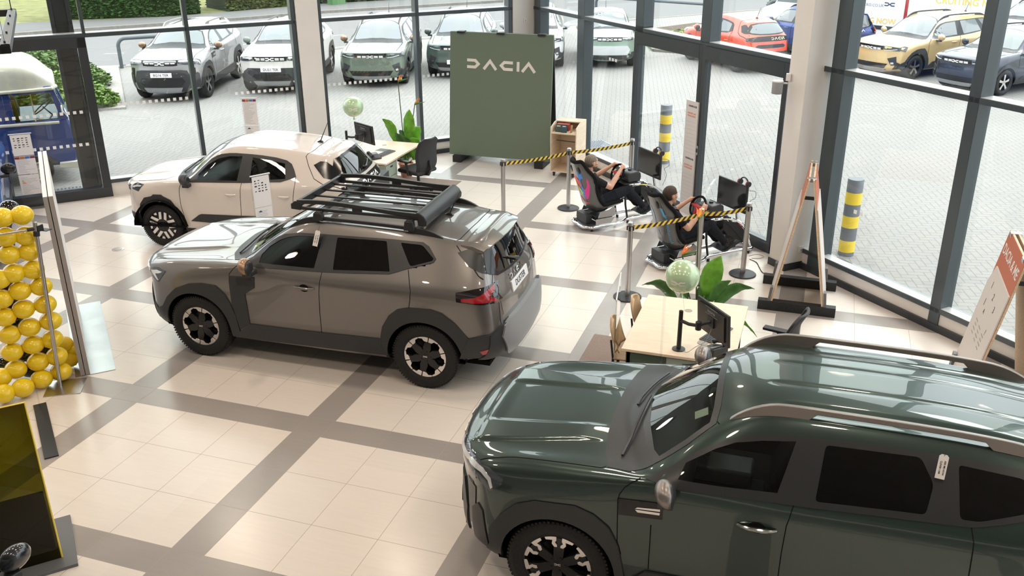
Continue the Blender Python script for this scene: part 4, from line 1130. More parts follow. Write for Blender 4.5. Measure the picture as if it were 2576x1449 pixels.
def floor_material():
    m = mat('floor_tiles', (.7, .64, .57), .28); nt = m.node_tree; b = nt.nodes['Principled BSDF']
    tc = nt.nodes.new('ShaderNodeTexCoord'); sp = nt.nodes.new('ShaderNodeSeparateXYZ'); nt.links.new(tc.outputs['Object'], sp.inputs[0])
    st = []; gr = []; ids = []
    for ax in ('X', 'Y'):
        v = sp.outputs[ax]
        m21 = math_node(nt, 'FLOORED_MODULO', v, 2.1)
        st.append(math_node(nt, 'LESS_THAN', m21, .3))
        q = math_node(nt, 'FLOORED_MODULO', math_node(nt, 'SUBTRACT', m21, .3), .6)     # distance inside a tile
        d1 = math_node(nt, 'ABSOLUTE', math_node(nt, 'SUBTRACT', q, .3)); e1 = math_node(nt, 'GREATER_THAN', d1, .2978)
        e0 = math_node(nt, 'LESS_THAN', m21, .0022)
        e0b = math_node(nt, 'GREATER_THAN', m21, 2.0978)
        gt = math_node(nt, 'MULTIPLY', e1, math_node(nt, 'GREATER_THAN', m21, .29))
        gr.append(math_node(nt, 'MAXIMUM', gt, math_node(nt, 'MAXIMUM', e0, e0b)))
        ids.append(math_node(nt, 'FLOOR', math_node(nt, 'DIVIDE', v, .3)))
    stripe = math_node(nt, 'MAXIMUM', st[0], st[1]); grout = math_node(nt, 'MAXIMUM', gr[0], gr[1])
    cb = nt.nodes.new('ShaderNodeCombineXYZ'); nt.links.new(math_node(nt, 'FLOOR', math_node(nt, 'DIVIDE', math_node(nt, 'SUBTRACT', sp.outputs['X'], .3), .6)), cb.inputs[0]); nt.links.new(math_node(nt, 'FLOOR', math_node(nt, 'DIVIDE', math_node(nt, 'SUBTRACT', sp.outputs['Y'], .3), .6)), cb.inputs[1])
    wn = nt.nodes.new('ShaderNodeTexWhiteNoise'); nt.links.new(cb.outputs[0], wn.inputs['Vector'])
    mp = nt.nodes.new('ShaderNodeMapping'); mp.inputs['Scale'].default_value = (1.2, 14, 1); nt.links.new(tc.outputs['Object'], mp.inputs[0])
    nz = nt.nodes.new('ShaderNodeTexNoise'); nz.inputs['Scale'].default_value = 2.5; nz.inputs['Detail'].default_value = 5; nt.links.new(mp.outputs[0], nz.inputs['Vector'])
    var = math_node(nt, 'ADD', math_node(nt, 'MULTIPLY', wn.outputs['Value'], .035), math_node(nt, 'MULTIPLY', nz.outputs['Fac'], .09))
    var = math_node(nt, 'ADD', var, .935)
    base = mix_col(nt, stripe, (.735, .672, .615), (.335, .305, .288))
    base = mix_col(nt, grout, base, (.33, .28, .25))
    cv = nt.nodes.new('ShaderNodeCombineXYZ')
    for i in range(3): nt.links.new(var, cv.inputs[i])
    col = mix_col(nt, 1.0, base, cv.outputs[0], 'MULTIPLY')
    nt.links.new(col, b.inputs['Base Color'])
    nt.links.new(math_node(nt, 'ADD', math_node(nt, 'MULTIPLY', grout, .5), .22), b.inputs['Roughness'])
    b.inputs['Specular IOR Level'].default_value = .55
    return m

M_FRAMEB = mat('frame_blue_grey', (.040, .056, .066), .30, 0, .35, spec=.6, coat_rough=.15)
M_FRAMED = mat('frame_charcoal', (.030, .035, .040), .34, 0, .2)
M_SKYLIT = mat('frame_top_skylit', (.50, .51, .52), .35, .1)  # sky light on transom and sill tops, painted in as a lighter grey
M_WALLW = noise_tint(mat('wall_warm_white', (.74, .70, .665), .6), 3, .03)
M_COLW = noise_tint(mat('column_white', (.76, .735, .71), .55), 3, .02)
M_CEIL = noise_tint(mat('ceiling_grey', (.30, .285, .27), .7), 3, .05)
GLASS = glass_pane('window_glass', (.93, .955, .95), 1.0)
M_DOT = mat('manifestation_white', (.85, .86, .86), .6)

LA, LD, LO = Vector((-6.983, 5.713, 0)), Vector((.70711, .70711, 0)), Vector((-.70711, .70711, 0))
RA, RD, RO = Vector((4.885, 5.349, 0)), Vector((.70711, -.70711, 0)), Vector((.70711, .70711, 0))
def WF(A, D, O):
    return lambda p: tuple(A + D * p[0] + O * p[1] + Vector((0, 0, p[2])))
LF, RF = WF(LA, LD, LO), WF(RA, RD, RO)
def wbox(m, f, s0, n0, z0, s1, n1, z1, mi=0):
    st = len(m.v); m.bx(s0, n0, z0, s1, n1, z1, mi)
    for i in range(st, len(m.v)): m.v[i] = f(m.v[i])
CEIL_Z = 6.4
# floor follows the glazing line
fl = MB()
c0 = LF((-11, .22, 0)); c1 = LF((8.13, .22, 0)); c2 = RF((-8.6, .22, 0)); c3 = RF((13, .22, 0))
fl.prism([(c0[0], c0[1]), (-15, -13), (14.5, -13), (c3[0], c3[1]), (c2[0], c2[1]), (c1[0], c1[1])], -.06, 0)
struct(fl.build('floor', floor_material(), bevel=0, sharp=30))
ce = MB(); ce.prism([(c0[0], c0[1]), (-15, -13), (14.5, -13), (c3[0], c3[1]), (c2[0], c2[1]), (c1[0], c1[1])], CEIL_Z, CEIL_Z + .12)
struct(ce.build('ceiling', M_CEIL))
for nm, box in (('wall_back', (-15, -13.1, 0, 14.6, -13, CEIL_Z)), ('wall_left', (-15.1, -13, 0, -15, -2, CEIL_Z)), ('wall_right', (14.5, -13, 0, 14.6, -3.9, CEIL_Z))):
    m = MB(); m.bx(*box); struct(m.build(nm, M_WALLW))
m = MB(); m.bx(-15, -13, 2.75, 14.5, -6.95, 3.05); struct(m.build('floor_upper', M_WALLW))

GN = .15      # glass line behind the inner face of the mullions
winno = [0]
def bay(f, s0, s1, rails=(), wl=.07, lower=True, sill=True, skirt=True, top=CEIL_Z, dep=.20, mull=True, zt=2.69, dots=()):
    """one glazed bay from s0 to s1: mullion at s1, transom, sill, low panel, glass"""
    winno[0] += 1
    fr = MB()
    wbox(fr, f, s0, 0, zt - .035, s1, dep, zt + .03)
    o = struct(fr.build('window_%d' % winno[0], M_FRAMEB, bevel=.004)); o.name = 'window_%d' % winno[0]
    t = MB(); wbox(t, f, s0, .004, zt + .03, s1, dep, zt + .034); t.build('transom_top', M_SKYLIT, o)
    if mull:
        q = MB(); wbox(q, f, s1 - wl / 2, 0, 0 if lower else zt, s1 + wl / 2, dep, top); q.build('mullion', M_FRAMEB, o, bevel=.004)
    g = MB(); wbox(g, f, s0, GN, zt + .03, s1, GN + .012, top); g.build('glass_upper', GLASS, o)
    if lower:
        g = MB(); wbox(g, f, s0, GN, .30, s1, GN + .012, zt - .03); g.build('glass_lower', GLASS, o)
        q = MB(); wbox(q, f, s0, 0, .225, s1, dep, .285); q.build('sill_rail', M_FRAMEB, o, bevel=.004)
        q = MB(); wbox(q, f, s0, .01, .285, s1, GN, .289); q.build('sill', M_SKYLIT, o)
        q = MB(); wbox(q, f, s0, .02, 0, s1, .14, .225); q.build('dado_panel', M_WALLW, o)
        if skirt: q = MB(); wbox(q, f, s0, -.012, 0, s1, .03, .085); q.build('skirting', M_FRAMED, o)
    for k, (z, a, b) in enumerate(dots):
        d = MB(); n = int((b - a) / .1)
        for j in range(n): wbox(d, f, a + j * .1, GN - .003, z, a + j * .1 + .05, GN - .0015, z + .05)
        d.build('glass_markers', M_DOT, o)
    return o
# left glazing
bay(LF, .03, 1.62, skirt=False, dots=((1.49, .35, 1.57),))
bay(LF, 1.62, 3.42, skirt=False, dots=((1.49, 2.3, 3.40),))
bay(LF, 3.42, 3.90, wl=.06)
bay(LF, 3.90, 5.74, dots=((1.49, 3.98, 5.55),))
bay(LF, 5.74, 7.67, dots=((1.49, 5.85, 7.5),))
bay(LF, 7.67, 8.13, mull=False)
bay(LF, -2.2, .03, lower=False, wl=.05)
for a, b in ((-4.1, -2.2), (-6, -4.1), (-7.9, -6), (-11, -7.9)): bay(LF, a, b)
# right glazing
bay(RF, -8.62, -8.40, wl=.24)
bay(RF, -8.40, -6.72, wl=.24, dots=())
bay(RF, -6.72, -4.95, wl=.02, dots=((2.03, -5.97, -5.66),))
bay(RF, -4.95, -3.12, lower=False, wl=.22)
bay(RF, -3.12, -1.28, lower=False, mull=False)
bay(RF, -1.28, -.46, wl=.22)
bay(RF, -.46, 1.50, wl=.14, dots=((.955, -.03, .17),))
bay(RF, 1.50, 3.45, wl=.14); bay(RF, 3.45, 5.4, wl=.14); bay(RF, 5.4, 7.4, wl=.14); bay(RF, 7.4, 13, wl=.14)
m = MB(); wbox(m, RF, -4.96, -.0, 2.63, -4.74, .2, 6.3); wbox(m, RF, -4.96, .0, 2.60, -4.74, .2, 2.75)
m.build('mullion_deep', M_FRAMEB, bpy.data.objects['window_%d' % (winno[0] - 8)], bevel=.004)
# left sliding door
def door(f, no, s0, s1, ztop, zbot=.17, st=.13, leaves=1, mats=M_FRAMED, dots=()):
    m = MB(); wbox(m, f, s1 - st, -.02, 0, s1, .12, ztop); wbox(m, f, s0, -.02, 0, s0 + st * .6, .12, ztop)
    wbox(m, f, s0, -.02, ztop - .16, s1, .12, ztop); wbox(m, f, s0, -.03, 0, s1, .12, zbot)
    o = struct(m.build('door_%d' % no, mats, bevel=.004)); o.name = 'door_%d' % no
    g = MB(); wbox(g, f, s0, .05, zbot, s1, .062, ztop - .16); g.build('glass', GLASS, o)
    for z, a, b in dots:
        d = MB()
        for j in range(int((b - a) / .1)): wbox(d, f, a + j * .1, .045, z, a + j * .1 + .05, .0475, z + .05)
        d.build('glass_markers', M_DOT, o)
    return o
door(LF, 1, -2.2, .03, 2.66, dots=((1.44, -1.65, -.15), (.90, -1.65, -.15)))
m = MB(); wbox(m, LF, -.42, .24, 0, -.36, .62, 6.3); wbox(m, LF, -.16, .24, 0, -.10, .62, 6.3); wbox(m, LF, -.36, .40, 0, -.16, .46, 6.3)
struct(m.build('column_outside', M_FRAMED, bevel=.004))
# right double doors
def rdoor(no, s0, s1, hinge):
    m = MB(); f = RF
    wbox(m, f, s0, -.02, .0, s0 + .075, .10, 2.66); wbox(m, f, s1 - .075, -.02, .0, s1, .10, 2.66)
    wbox(m, f, s0 + .075, -.02, 2.46, s1 - .075, .10, 2.66); wbox(m, f, s0 + .075, -.02, .0, s1 - .075, .10, .17)
    o = struct(m.build('door_%d' % no, M_FRAMED, bevel=.004)); o.name = 'door_%d' % no
    g = MB(); wbox(g, f, s0 + .075, .04, .17, s1 - .075, .052, 2.46); g.build('glass', GLASS, o)
    h = MB(); x = s1 - .0375 if hinge < 0 else s0 + .0375
    wbox(h, f, x - .02, -.028, 1.02, x + .02, -.018, 1.16); ho = h.build('lock_plate', M_ALLOY, o, bevel=.003)
    k = MB(); wbox(k, f, x - .010, -.033, 1.06, x + .010, -.027, 1.12); k.build('lock_recess', M_INK, ho)
rdoor(2, -4.95, -3.13, -1); rdoor(3, -3.13, -1.30, 1)
# columns
def col(name, pts, mm=M_COLW, skirt=True):
    m = MB(); m.prism(pts, 0, CEIL_Z); o = struct(m.build(name, mm, bevel=.004))
    if skirt:
        c = Vector((sum(p[0] for p in pts) / len(pts), sum(p[1] for p in pts) / len(pts))); q = [tuple(c + (Vector(p) - c) * 1.05) for p in pts]
        m = MB(); m.prism(q, 0, .10); m.build('skirting', M_FRAMED, o)
    return o
def lpts(f, s0, n0, s1, n1): return [f((s, n, 0))[:2] for s, n in ((s0, n0), (s1, n0), (s1, n1), (s0, n1))]
col('column_mid', lpts(LF, 3.47, -.02, 3.87, .40))
col('column_corner', [LF((7.72, -.02, 0))[:2], (LF((8.13, -.10, 0))[0], LF((8.13, -.10, 0))[1]), RF((-8.56, -.02, 0))[:2], RF((-8.56, .35, 0))[:2], LF((7.72, .4, 0))[:2]])
col('column_right', [(3.98, 5.87), (4.20, 5.65), (4.515, 5.945), (4.285, 6.175)])
# ceiling lamps
M_LAMPGLOW = mat('lamp_glow', (.9, .8, .7), .5, emit=(1, .80, .58), estr=14)
M_LAMPCASE = mat('lamp_case', (.08, .08, .08), .5)
LAMPS = [(x, y) for y in (-4.4, -1.2, 2.0, 5.2) for x in (-8.4, -5.0, -1.6, 1.8, 5.2, 8.6) if x + y < 9.0 and y - x < 11.2]
for k, (x, y) in enumerate(LAMPS):
    o = thing('ceiling_light', 'round warm downlight fixed to the grey ceiling above the cars', 'lamp', (x, y, CEIL_Z - .16), 0, 'round downlights on the ceiling')
    m = MB(); m.lathe([(.30, .16), (.30, .0), (.28, 0), (.28, .05)], n=32, caps=False); m.build('lamp_housing', M_LAMPCASE, o)
    m = MB(); m.lathe([(0, .02), (.28, .02), (.28, .03), (0, .03)], n=32, caps=False); m.build('diffuser', M_LAMPGLOW, o)
    add_light('lamp_light', 'AREA', (x, y, CEIL_Z - .19), 34, (1, .86, .72), .5, (0, 0, 0), 'DISK')

# ---------------------------------------------------------------- outside ground
def paving_material():
    m = mat('block_paving', (.5, .48, .45), .8); nt = m.node_tree; b = nt.nodes['Principled BSDF']
    tc = nt.nodes.new('ShaderNodeTexCoord'); mp = nt.nodes.new('ShaderNodeMapping'); mp.inputs['Rotation'].default_value = (0, 0, math.radians(-12)); nt.links.new(tc.outputs['Object'], mp.inputs[0])
    sp = nt.nodes.new('ShaderNodeSeparateXYZ'); nt.links.new(mp.outputs[0], sp.inputs[0])
    # herringbone: cell of 0.1 m, blocks 2 x 1
    u = math_node(nt, 'DIVIDE', sp.outputs['X'], .11); v = math_node(nt, 'DIVIDE', sp.outputs['Y'], .11)
    iu = math_node(nt, 'FLOOR', u); iv = math_node(nt, 'FLOOR', v); fu = math_node(nt, 'FRACT', u); fv = math_node(nt, 'FRACT', v)
    k = math_node(nt, 'FLOORED_MODULO', math_node(nt, 'SUBTRACT', iu, iv), 4)
    e = .055
    lo_u = math_node(nt, 'LESS_THAN', fu, e); hi_u = math_node(nt, 'GREATER_THAN', fu, 1 - e); lo_v = math_node(nt, 'LESS_THAN', fv, e); hi_v = math_node(nt, 'GREATER_THAN', fv, 1 - e)
    def iskf(n): return math_node(nt, 'COMPARE', k, float(n), .1)
    # k=0: left half of a horizontal block, k=1: right half; k=2: top... of a vertical block, k=3: bottom
    def mx(*a):
        r = a[0]
        for q in a[1:]: r = math_node(nt, 'MAXIMUM', r, q)
        return r
    j = mx(math_node(nt, 'MULTIPLY', iskf(0), mx(lo_u, lo_v, hi_v)), math_node(nt, 'MULTIPLY', iskf(1), mx(hi_u, lo_v, hi_v)), math_node(nt, 'MULTIPLY', iskf(2), mx(lo_u, hi_u, hi_v)), math_node(nt, 'MULTIPLY', iskf(3), mx(lo_u, hi_u, lo_v)))
    nz = nt.nodes.new('ShaderNodeTexNoise'); nz.inputs['Scale'].default_value = .5; nz.inputs['Detail'].default_value = 4; nt.links.new(tc.outputs['Object'], nz.inputs['Vector'])
    n2 = nt.nodes.new('ShaderNodeTexNoise'); n2.inputs['Scale'].default_value = 40; nt.links.new(tc.outputs['Object'], n2.inputs['Vector'])
    c = mix_col(nt, nz.outputs['Fac'], (.215, .208, .197), (.265, .26, .248)); c = mix_col(nt, math_node(nt, 'MULTIPLY', n2.outputs['Fac'], .22), c, (.15, .14, .13))
    c = mix_col(nt, math_node(nt, 'MULTIPLY', j, .62), c, (.085, .085, .082))
    nt.links.new(c, b.inputs['Base Color'])
    return m
ZG = -.02
def flat(name, pts, z0, z1, mm, kind='structure'):
    n = len(pts); r = delaunay_2d_cdt([Vector(p) for p in pts], [(k, (k + 1) % n) for k in range(n)], [], 1, 1e-6)
    m = MB(); m.add([(v.x, v.y, z1) for v in r[0]], [tuple(f) for f in r[2]])
    m.add([(*p, z) for z in (z0, z1) for p in pts], [(k, (k + 1) % n, n + (k + 1) % n, n + k) for k in range(n)])
    o = m.build(name, mm, fix=False, smooth=False); o['kind'] = kind; return o
M_ASPH = noise_tint(mat('asphalt', (.155, .155, .155), .9), 30, .12)
M_PATH = noise_tint(mat('footpath_asphalt', (.125, .125, .123), .9), 30, .14)
M_KERB = noise_tint(mat('kerb_stone', (.21, .195, .175), .85), 10, .15)
M_GRASS = noise_tint(mat('lawn_grass', (.15, .155, .048), .9), 2.2, .35, 6)
M_SOIL = noise_tint(mat('soil', (.08, .055, .035), .95), 12, .3)
NEAR = [(-40, -3), (-28, 6.5), (-19.14, 14.29), (-18.67, 14.7), (-16.85, 16.22), (-15.98, 16.77), (-13.52, 19.19), (-12.4, 20.4), (-11.4, 21.8), (-9.58, 24.73), (-7.37, 27.4), (-5.09, 30.2), (-3.0, 32.6), (2, 38), (14, 52)]
FARK = [(-50, 3), (-36, 11.5), (-25.77, 20.5), (-23.96, 22.7), (-21.27, 25.73), (-19.05, 28.4), (-17.43, 30.9), (-14.03, 34.34), (-10.45, 38.0), (-2, 47), (8, 58)]
PAVF = [(-52, 6), (-38, 14.5), (-28.37, 22.94), (-26.68, 24.6), (-24.29, 26.3), (-22.5, 27.7), (-20.92, 30.2), (-18.92, 33.75), (-15.4, 37.2), (-11.5, 41.5), (-4, 50), (6, 61)]
flat('ground_parking', NEAR + [(40, 52), (45, -20), (14.75, -20), (14.75, -4.0), (c3[0], c3[1]), (c2[0], c2[1]), (c1[0], c1[1]), (c0[0], c0[1]), (-15.2, -2.2), (-40, -6)], -.30, ZG, paving_material())
flat('road', NEAR + FARK[::-1], -.30, -.06, M_ASPH)
flat('footpath', FARK + PAVF[::-1], -.30, .04, M_PATH)
kb = MB()
for k in range(len(FARK) - 1):
    a, b = Vector(FARK[k]), Vector(FARK[k + 1]); n = Vector((-(b - a).y, (b - a).x)).normalized() * .14
    kb.prism([tuple(a - n * .02), tuple(b - n * .02), tuple(b + n), tuple(a + n)], -.2, .055)
o = kb.build('kerb', M_KERB); struct(o)
flat('lawn', PAVF + [(-30, 80), (-80, 60), (-80, 10)], -.3, .02, M_GRASS)
kb = MB()
for k in range(1, len(NEAR) - 2):
    a, b = Vector(NEAR[k]), Vector(NEAR[k + 1]); n = Vector((-(b - a).y, (b - a).x)).normalized()
    kb.prism([tuple(a - n * .10), tuple(b - n * .10), tuple(b + n * .12), tuple(a + n * .12)], -.2, ZG + .012)
struct(kb.build('kerb_parking', M_KERB))
for nm, off in (('road_line', .5), ('road_line_far', 3.1)):
    rl = MB()
    for k in range(2, len(NEAR) - 3):
        a, b = Vector(NEAR[k]), Vector(NEAR[k + 1]); n = Vector((-(b - a).y, (b - a).x)).normalized()
        if off > 1:
            if k % 2: continue
            b = a + (b - a) * .6
        rl.prism([tuple(a + n * off), tuple(b + n * off), tuple(b + n * (off + .09)), tuple(a + n * (off + .09))], -.1, -.056)
    struct(rl.build(nm, mat('road_paint', (.36, .35, .33), .7)))
# gravel strip and its planting, bed on the far side
M_GRAVEL = noise_tint(mat('white_gravel', (.30, .285, .265), .9), 55, .4, 6, bump=.5)
o = flat('gravel', [(-16.85, 16.22), (-16.10, 16.70), (-11.68, 11.72), (-12.3, 11.30), (-14.5, 13.4)], -.1, .03, M_GRAVEL, 'stuff')
flat('planting_bed', [(-20.4, 13.0), (-18.7, 14.6), (-16.9, 16.15), (-14.5, 13.45), (-12.35, 11.3), (-14.0, 9.6), (-17, 10)], -.1, .02, M_SOIL)
flat('planting_bed_far', [(-2.6, 28.6), (-.8, 31.5), (2.0, 31), (1.2, 27), (.25, 25.2), (-.1, 24.0), (-1.05, 24.2)], -.1, .03, M_SOIL)
kb = MB()
P = [(-2.6, 28.6), (-1.05, 24.2), (-.1, 24.0), (.25, 25.2), (1.2, 27)]
for k in range(4):
    a, b = Vector(P[k]), Vector(P[k + 1]); n = Vector((-(b - a).y, (b - a).x)).normalized() * .06
    kb.prism([tuple(a - n), tuple(b - n), tuple(b + n), tuple(a + n)], -.1, .06)
struct(kb.build('kerb_bed', M_KERB))
# leaves
def leaf_cloud(name, pts, size, mm, parent=None, seed=1, flatn=.5):
    """many small two-triangle leaves at given points"""
    r = random.Random(seed); v = []; f = []
    for p in pts:
        a = r.uniform(0, 2 * PI); t = r.uniform(-.9, .9); s = size * r.uniform(.6, 1.4)
        u = Vector((math.cos(a), math.sin(a), t * flatn)).normalized(); w = u.cross(Vector((r.uniform(-1, 1), r.uniform(-1, 1), r.uniform(.2, 1)))).normalized()
        c = Vector(p); k = len(v)
        v += [tuple(c - u * s), tuple(c + w * s * .45), tuple(c + u * s), tuple(c - w * s * .45)]; f.append((k, k + 1, k + 2, k + 3))
    me = bpy.data.meshes.new(name); me.from_pydata(v, [], f); me.update(); me.materials.append(mm)
    o = bpy.data.objects.new(name, me); COL.objects.link(o)
    if parent: o.parent = parent
    return o
def leaf_mat(name, c, v=.35):
    m = mat(name, c, .6, spec=.3); noise_tint(m, 9, v, 3); return m
def along(P, n, wid, h, r, hvar=.15):
    """random points in a hedge running along P: surface-biased box section"""
    L = [Vector(p) for p in P]; seg = [(L[k + 1] - L[k]).length for k in range(len(L) - 1)]; T = sum(seg); out = []
    for _ in range(n):
        t = r.uniform(0, T); k = 0
        while t > seg[k] and k < len(seg) - 1: t -= seg[k]; k += 1
        d = (L[k + 1] - L[k]).normalized(); p = L[k] + d * t; q = Vector((-d.y, d.x)); e = r.random()
        wob = 1 + hvar * math.sin(t * 2.1 + k * 3) * .5 + hvar * (r.random() - .5)
        if e < .55: b, z = 0 + r.uniform(0, .10), r.uniform(.02, 1)
        elif e < .9: b, z = r.uniform(0, 1), 1 - r.uniform(0, .08)
        else: b, z = 1, r.uniform(0, 1)
        out.append((p.x + q.x * b * wid, p.y + q.y * b * wid, .02 + z * h * wob))
    return out
def hedge(name, label, P, wid, h, n, size, c, seed):
    r = random.Random(seed); core = MB()
    for k in range(len(P) - 1):
        a, b = Vector(P[k]), Vector(P[k + 1]); q = Vector((-(b - a).y, (b - a).x)).normalized()
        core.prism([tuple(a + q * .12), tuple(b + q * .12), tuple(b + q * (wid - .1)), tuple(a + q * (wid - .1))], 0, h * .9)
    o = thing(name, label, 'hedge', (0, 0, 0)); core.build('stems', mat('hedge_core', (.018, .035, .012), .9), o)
    leaf_cloud('foliage', along(P, n, wid, h, r), size, leaf_mat(name + '_leaf%d' % seed, c), o, seed); return o
hedge('hedge', 'tall dense clipped green hedge across the road beside the lawn', [(-26.6, 25.3), (-24.29, 26.7), (-22.9, 27.6), (-22.0, 29.0)], 2.2, 2.2, 26000, .085, (.034, .085, .016), 3)
hedge('hedge', 'looser grassy hedge end across the road, next along from the clipped hedge', [(-21.3, 30.0), (-19.6, 32.9)], 2.4, 1.3, 9000, .10, (.085, .115, .028), 4)
hedge('hedge', 'dark hedge behind the green street cabinet across the road', [(-19.3, 33.4), (-15.8, 37.0)], 1.8, 1.1, 6000, .11, (.03, .065, .015), 5)
o = MB(); o.bx(-.35, -.25, 0, .35, .25, 1.3); o.bx(-.38, -.28, 1.3, .38, .28, 1.36)
tag(o.build('street_cabinet', mat('cabinet_green', (.10, .22, .09), .5), None, (-18.0, 33.9, .03), (0, 0, 1.0), bevel=.01), 'green street cabinet on the footpath in front of the dark hedge', 'cabinet')
def shrub(label, c, rx, ry, h, n, size, colr, seed):
    r = random.Random(seed); o = thing('shrub', label, 'shrub', (*c, .0)); pts = []
    for _ in range(n):
        a = r.uniform(0, 2 * PI); q = math.sqrt(r.random()); z = h * (1 - q * q * .8) * (r.uniform(.55, 1.05) if r.random() < .8 else r.uniform(.05, .6))
        pts.append((rx * q * math.cos(a), ry * q * math.sin(a), z + .03))
    leaf_cloud('foliage', pts, size, leaf_mat('shrub_leaf%d' % seed, colr), o, seed)
    m = MB()
    for k in range(9): a = 2 * PI * k / 9; m.tube([(rx * .2 * math.cos(a), ry * .2 * math.sin(a), 0), (rx * .6 * math.cos(a), ry * .6 * math.sin(a), h * .6)], .012, 5)
    m.build('stem', M_SOIL, o); return o
shrub('low light green shrub beside the white gravel strip, nearest the door', (-13.9, 11.7), 1.9, 1.0, .75, 5200, .07, (.12, .20, .042), 11)
shrub('broad bluish green shrub behind the cream roofed van, second along the bed', (-15.9, 13.5), 2.0, 1.3, .95, 6000, .075, (.10, .175, .05), 12)
shrub('yellow green shrub at the road end of the planting bed', (-18.2, 15.0), 1.7, 1.1, .85, 5000, .08, (.15, .21, .05), 13)
shrub('low yellow green ground cover by the bent rail beyond the doors', (.0, 26.6), 1.5, 2.0, .35, 4200, .09, (.17, .20, .05), 14)
shrub('dark bushy shrub behind the blue car beyond the doors', (3.3, 33.0), 1.6, 1.3, 2.0, 5000, .10, (.05, .07, .03), 15)
# bent guard rails
M_RAIL = mat('rail_galvanised', (.10, .12, .135), .5, .3)
def guard(label, a, b, h=.95):
    a, b = Vector(a), Vector(b); m = MB(); d = (b - a).normalized(); r = .22; P = [(a.x, a.y, ZG)]
    for k in range(7): t = PI / 2 * k / 6; q = a + d * (r - r * math.cos(t)); P.append((q.x, q.y, h - r + r * math.sin(t)))
    for k in range(7): t = PI / 2 * k / 6; q = b - d * (r - r * math.sin(t)); P.append((q.x, q.y, h - r + r * math.cos(t)))
    P.append((b.x, b.y, ZG)); m.tube(P, .055, 12); return tag(m.build('guard_rail', M_RAIL), label, 'rail')
guard('grey hooped guard rail behind the silver grey SUV in the car park', (-15.85, 16.55), (-14.1, 18.2), .85)
guard('grey hooped guard rail by the ground cover beyond the doors', (-4.6, 30.6), (.3, 28.9), 1.0)
guard('short grey guard rail behind the orange red hatchback', (2.0, 30.8), (3.9, 31.3), 1.0)
# drainage channel along the building
dr = MB()
wbox(dr, LF, -1.0, .85, ZG - .01, 7.6, .98, ZG + .004)
struct(dr.build('drain_channel', mat('drain_grey', (.23, .25, .28), .5, .4)))
dg = MB()
for k in range(140): wbox(dg, LF, -.95 + k * .06, .87, ZG + .003, -.92 + k * .06, .96, ZG + .006)
struct(dg.build('drain_slots', mat('drain_dark', (.05, .055, .06), .7)))
m = MB(); m.prism([(-.25, -.25), (.25, -.25), (.25, .25), (-.25, .25)], ZG - .02, ZG + .005)
for k in range(9): m.bx(-.22 + k * .052, -.22, ZG + .004, -.205 + k * .052, .22, ZG + .014)
m.v = [tuple(Matrix.Rotation(.7, 4, 'Z') @ Vector(v) + Vector((.09, 11.75, 0))) for v in m.v]
struct(m.build('drain_grate', mat('drain_grey', (.23, .25, .28), .5, .4)))
# building across the yard, beyond the parked vans
m = MB(); m.bx(13.5, 27, -.1, 24, 40, 7); struct(m.build('building_dark', noise_tint(mat('dark_cladding', (.022, .027, .034), .6), 4, .1)))
m = MB(); m.bx(-6, 46, -.1, 6, 47, 2.2); o = m.build('fence', noise_tint(mat('fence_pale', (.27, .24, .20), .8), 12, .15, stretch=(8, 8, .3))); tag(o, 'pale timber fence at the far side of the yard behind the orange red hatchback', 'fence')
# ---------------------------------------------------------------- showroom furniture
M_BIRCH = noise_tint(mat('birch_ply', (.74, .60, .45), .5), 3, .10, 4, stretch=(1, 1, 9))
M_OAK = noise_tint(mat('desk_oak', (.78, .625, .475), .42), 3.5, .06, 4, stretch=(1.2, 9, 4))
M_PLYEDGE = noise_tint(mat('ply_edge', (.66, .50, .34), .6), 30, .2, 2, stretch=(1, 1, 6))
M_SAGE = mat('sage_green', (.30, .35, .29), .5)
M_BLACKP = mat('black_plastic', (.022, .023, .025), .42)
M_BLACKW = noise_tint(mat('black_wood', (.018, .019, .021), .6), 40, .3)
M_MESHBK = mat('mesh_black', (.028, .029, .031), .75)
M_STEEL = mat('brushed_steel', (.50, .49, .48), .32, 1.0)
M_ACRYL = glass_pane('clear_acrylic', (.97, .985, .985), 1.3)
M_SCREENG = noise_tint(mat('screen_green', (.150, .195, .145), .55), 400, .06)
M_LETTER = mat('letter_pale', (.80, .75, .71), .5)
M_PAPER = mat('paper_white', (.82, .80, .80), .6)
M_TERRA = mat('terracotta', (.55, .27, .18), .7)
M_LEAF = leaf_mat('plant_leaf', (.16, .40, .045), .3)
M_LEAFD = leaf_mat('plant_leaf_dark', (.075, .19, .05), .3)
M_STALK = mat('stalk_dark', (.05, .07, .035), .6)
M_FLOWER = mat('flower_orange', (.85, .20, .05), .5)
M_FLOWER2 = mat('flower_yellow', (.85, .48, .08), .5)
M_MAT = noise_tint(mat('mat_brown', (.30, .235, .205), .95, spec=.1), 260, .25, 2)
M_SCREENGL = mat('display_glass', (.012, .014, .015), .10, spec=.6)

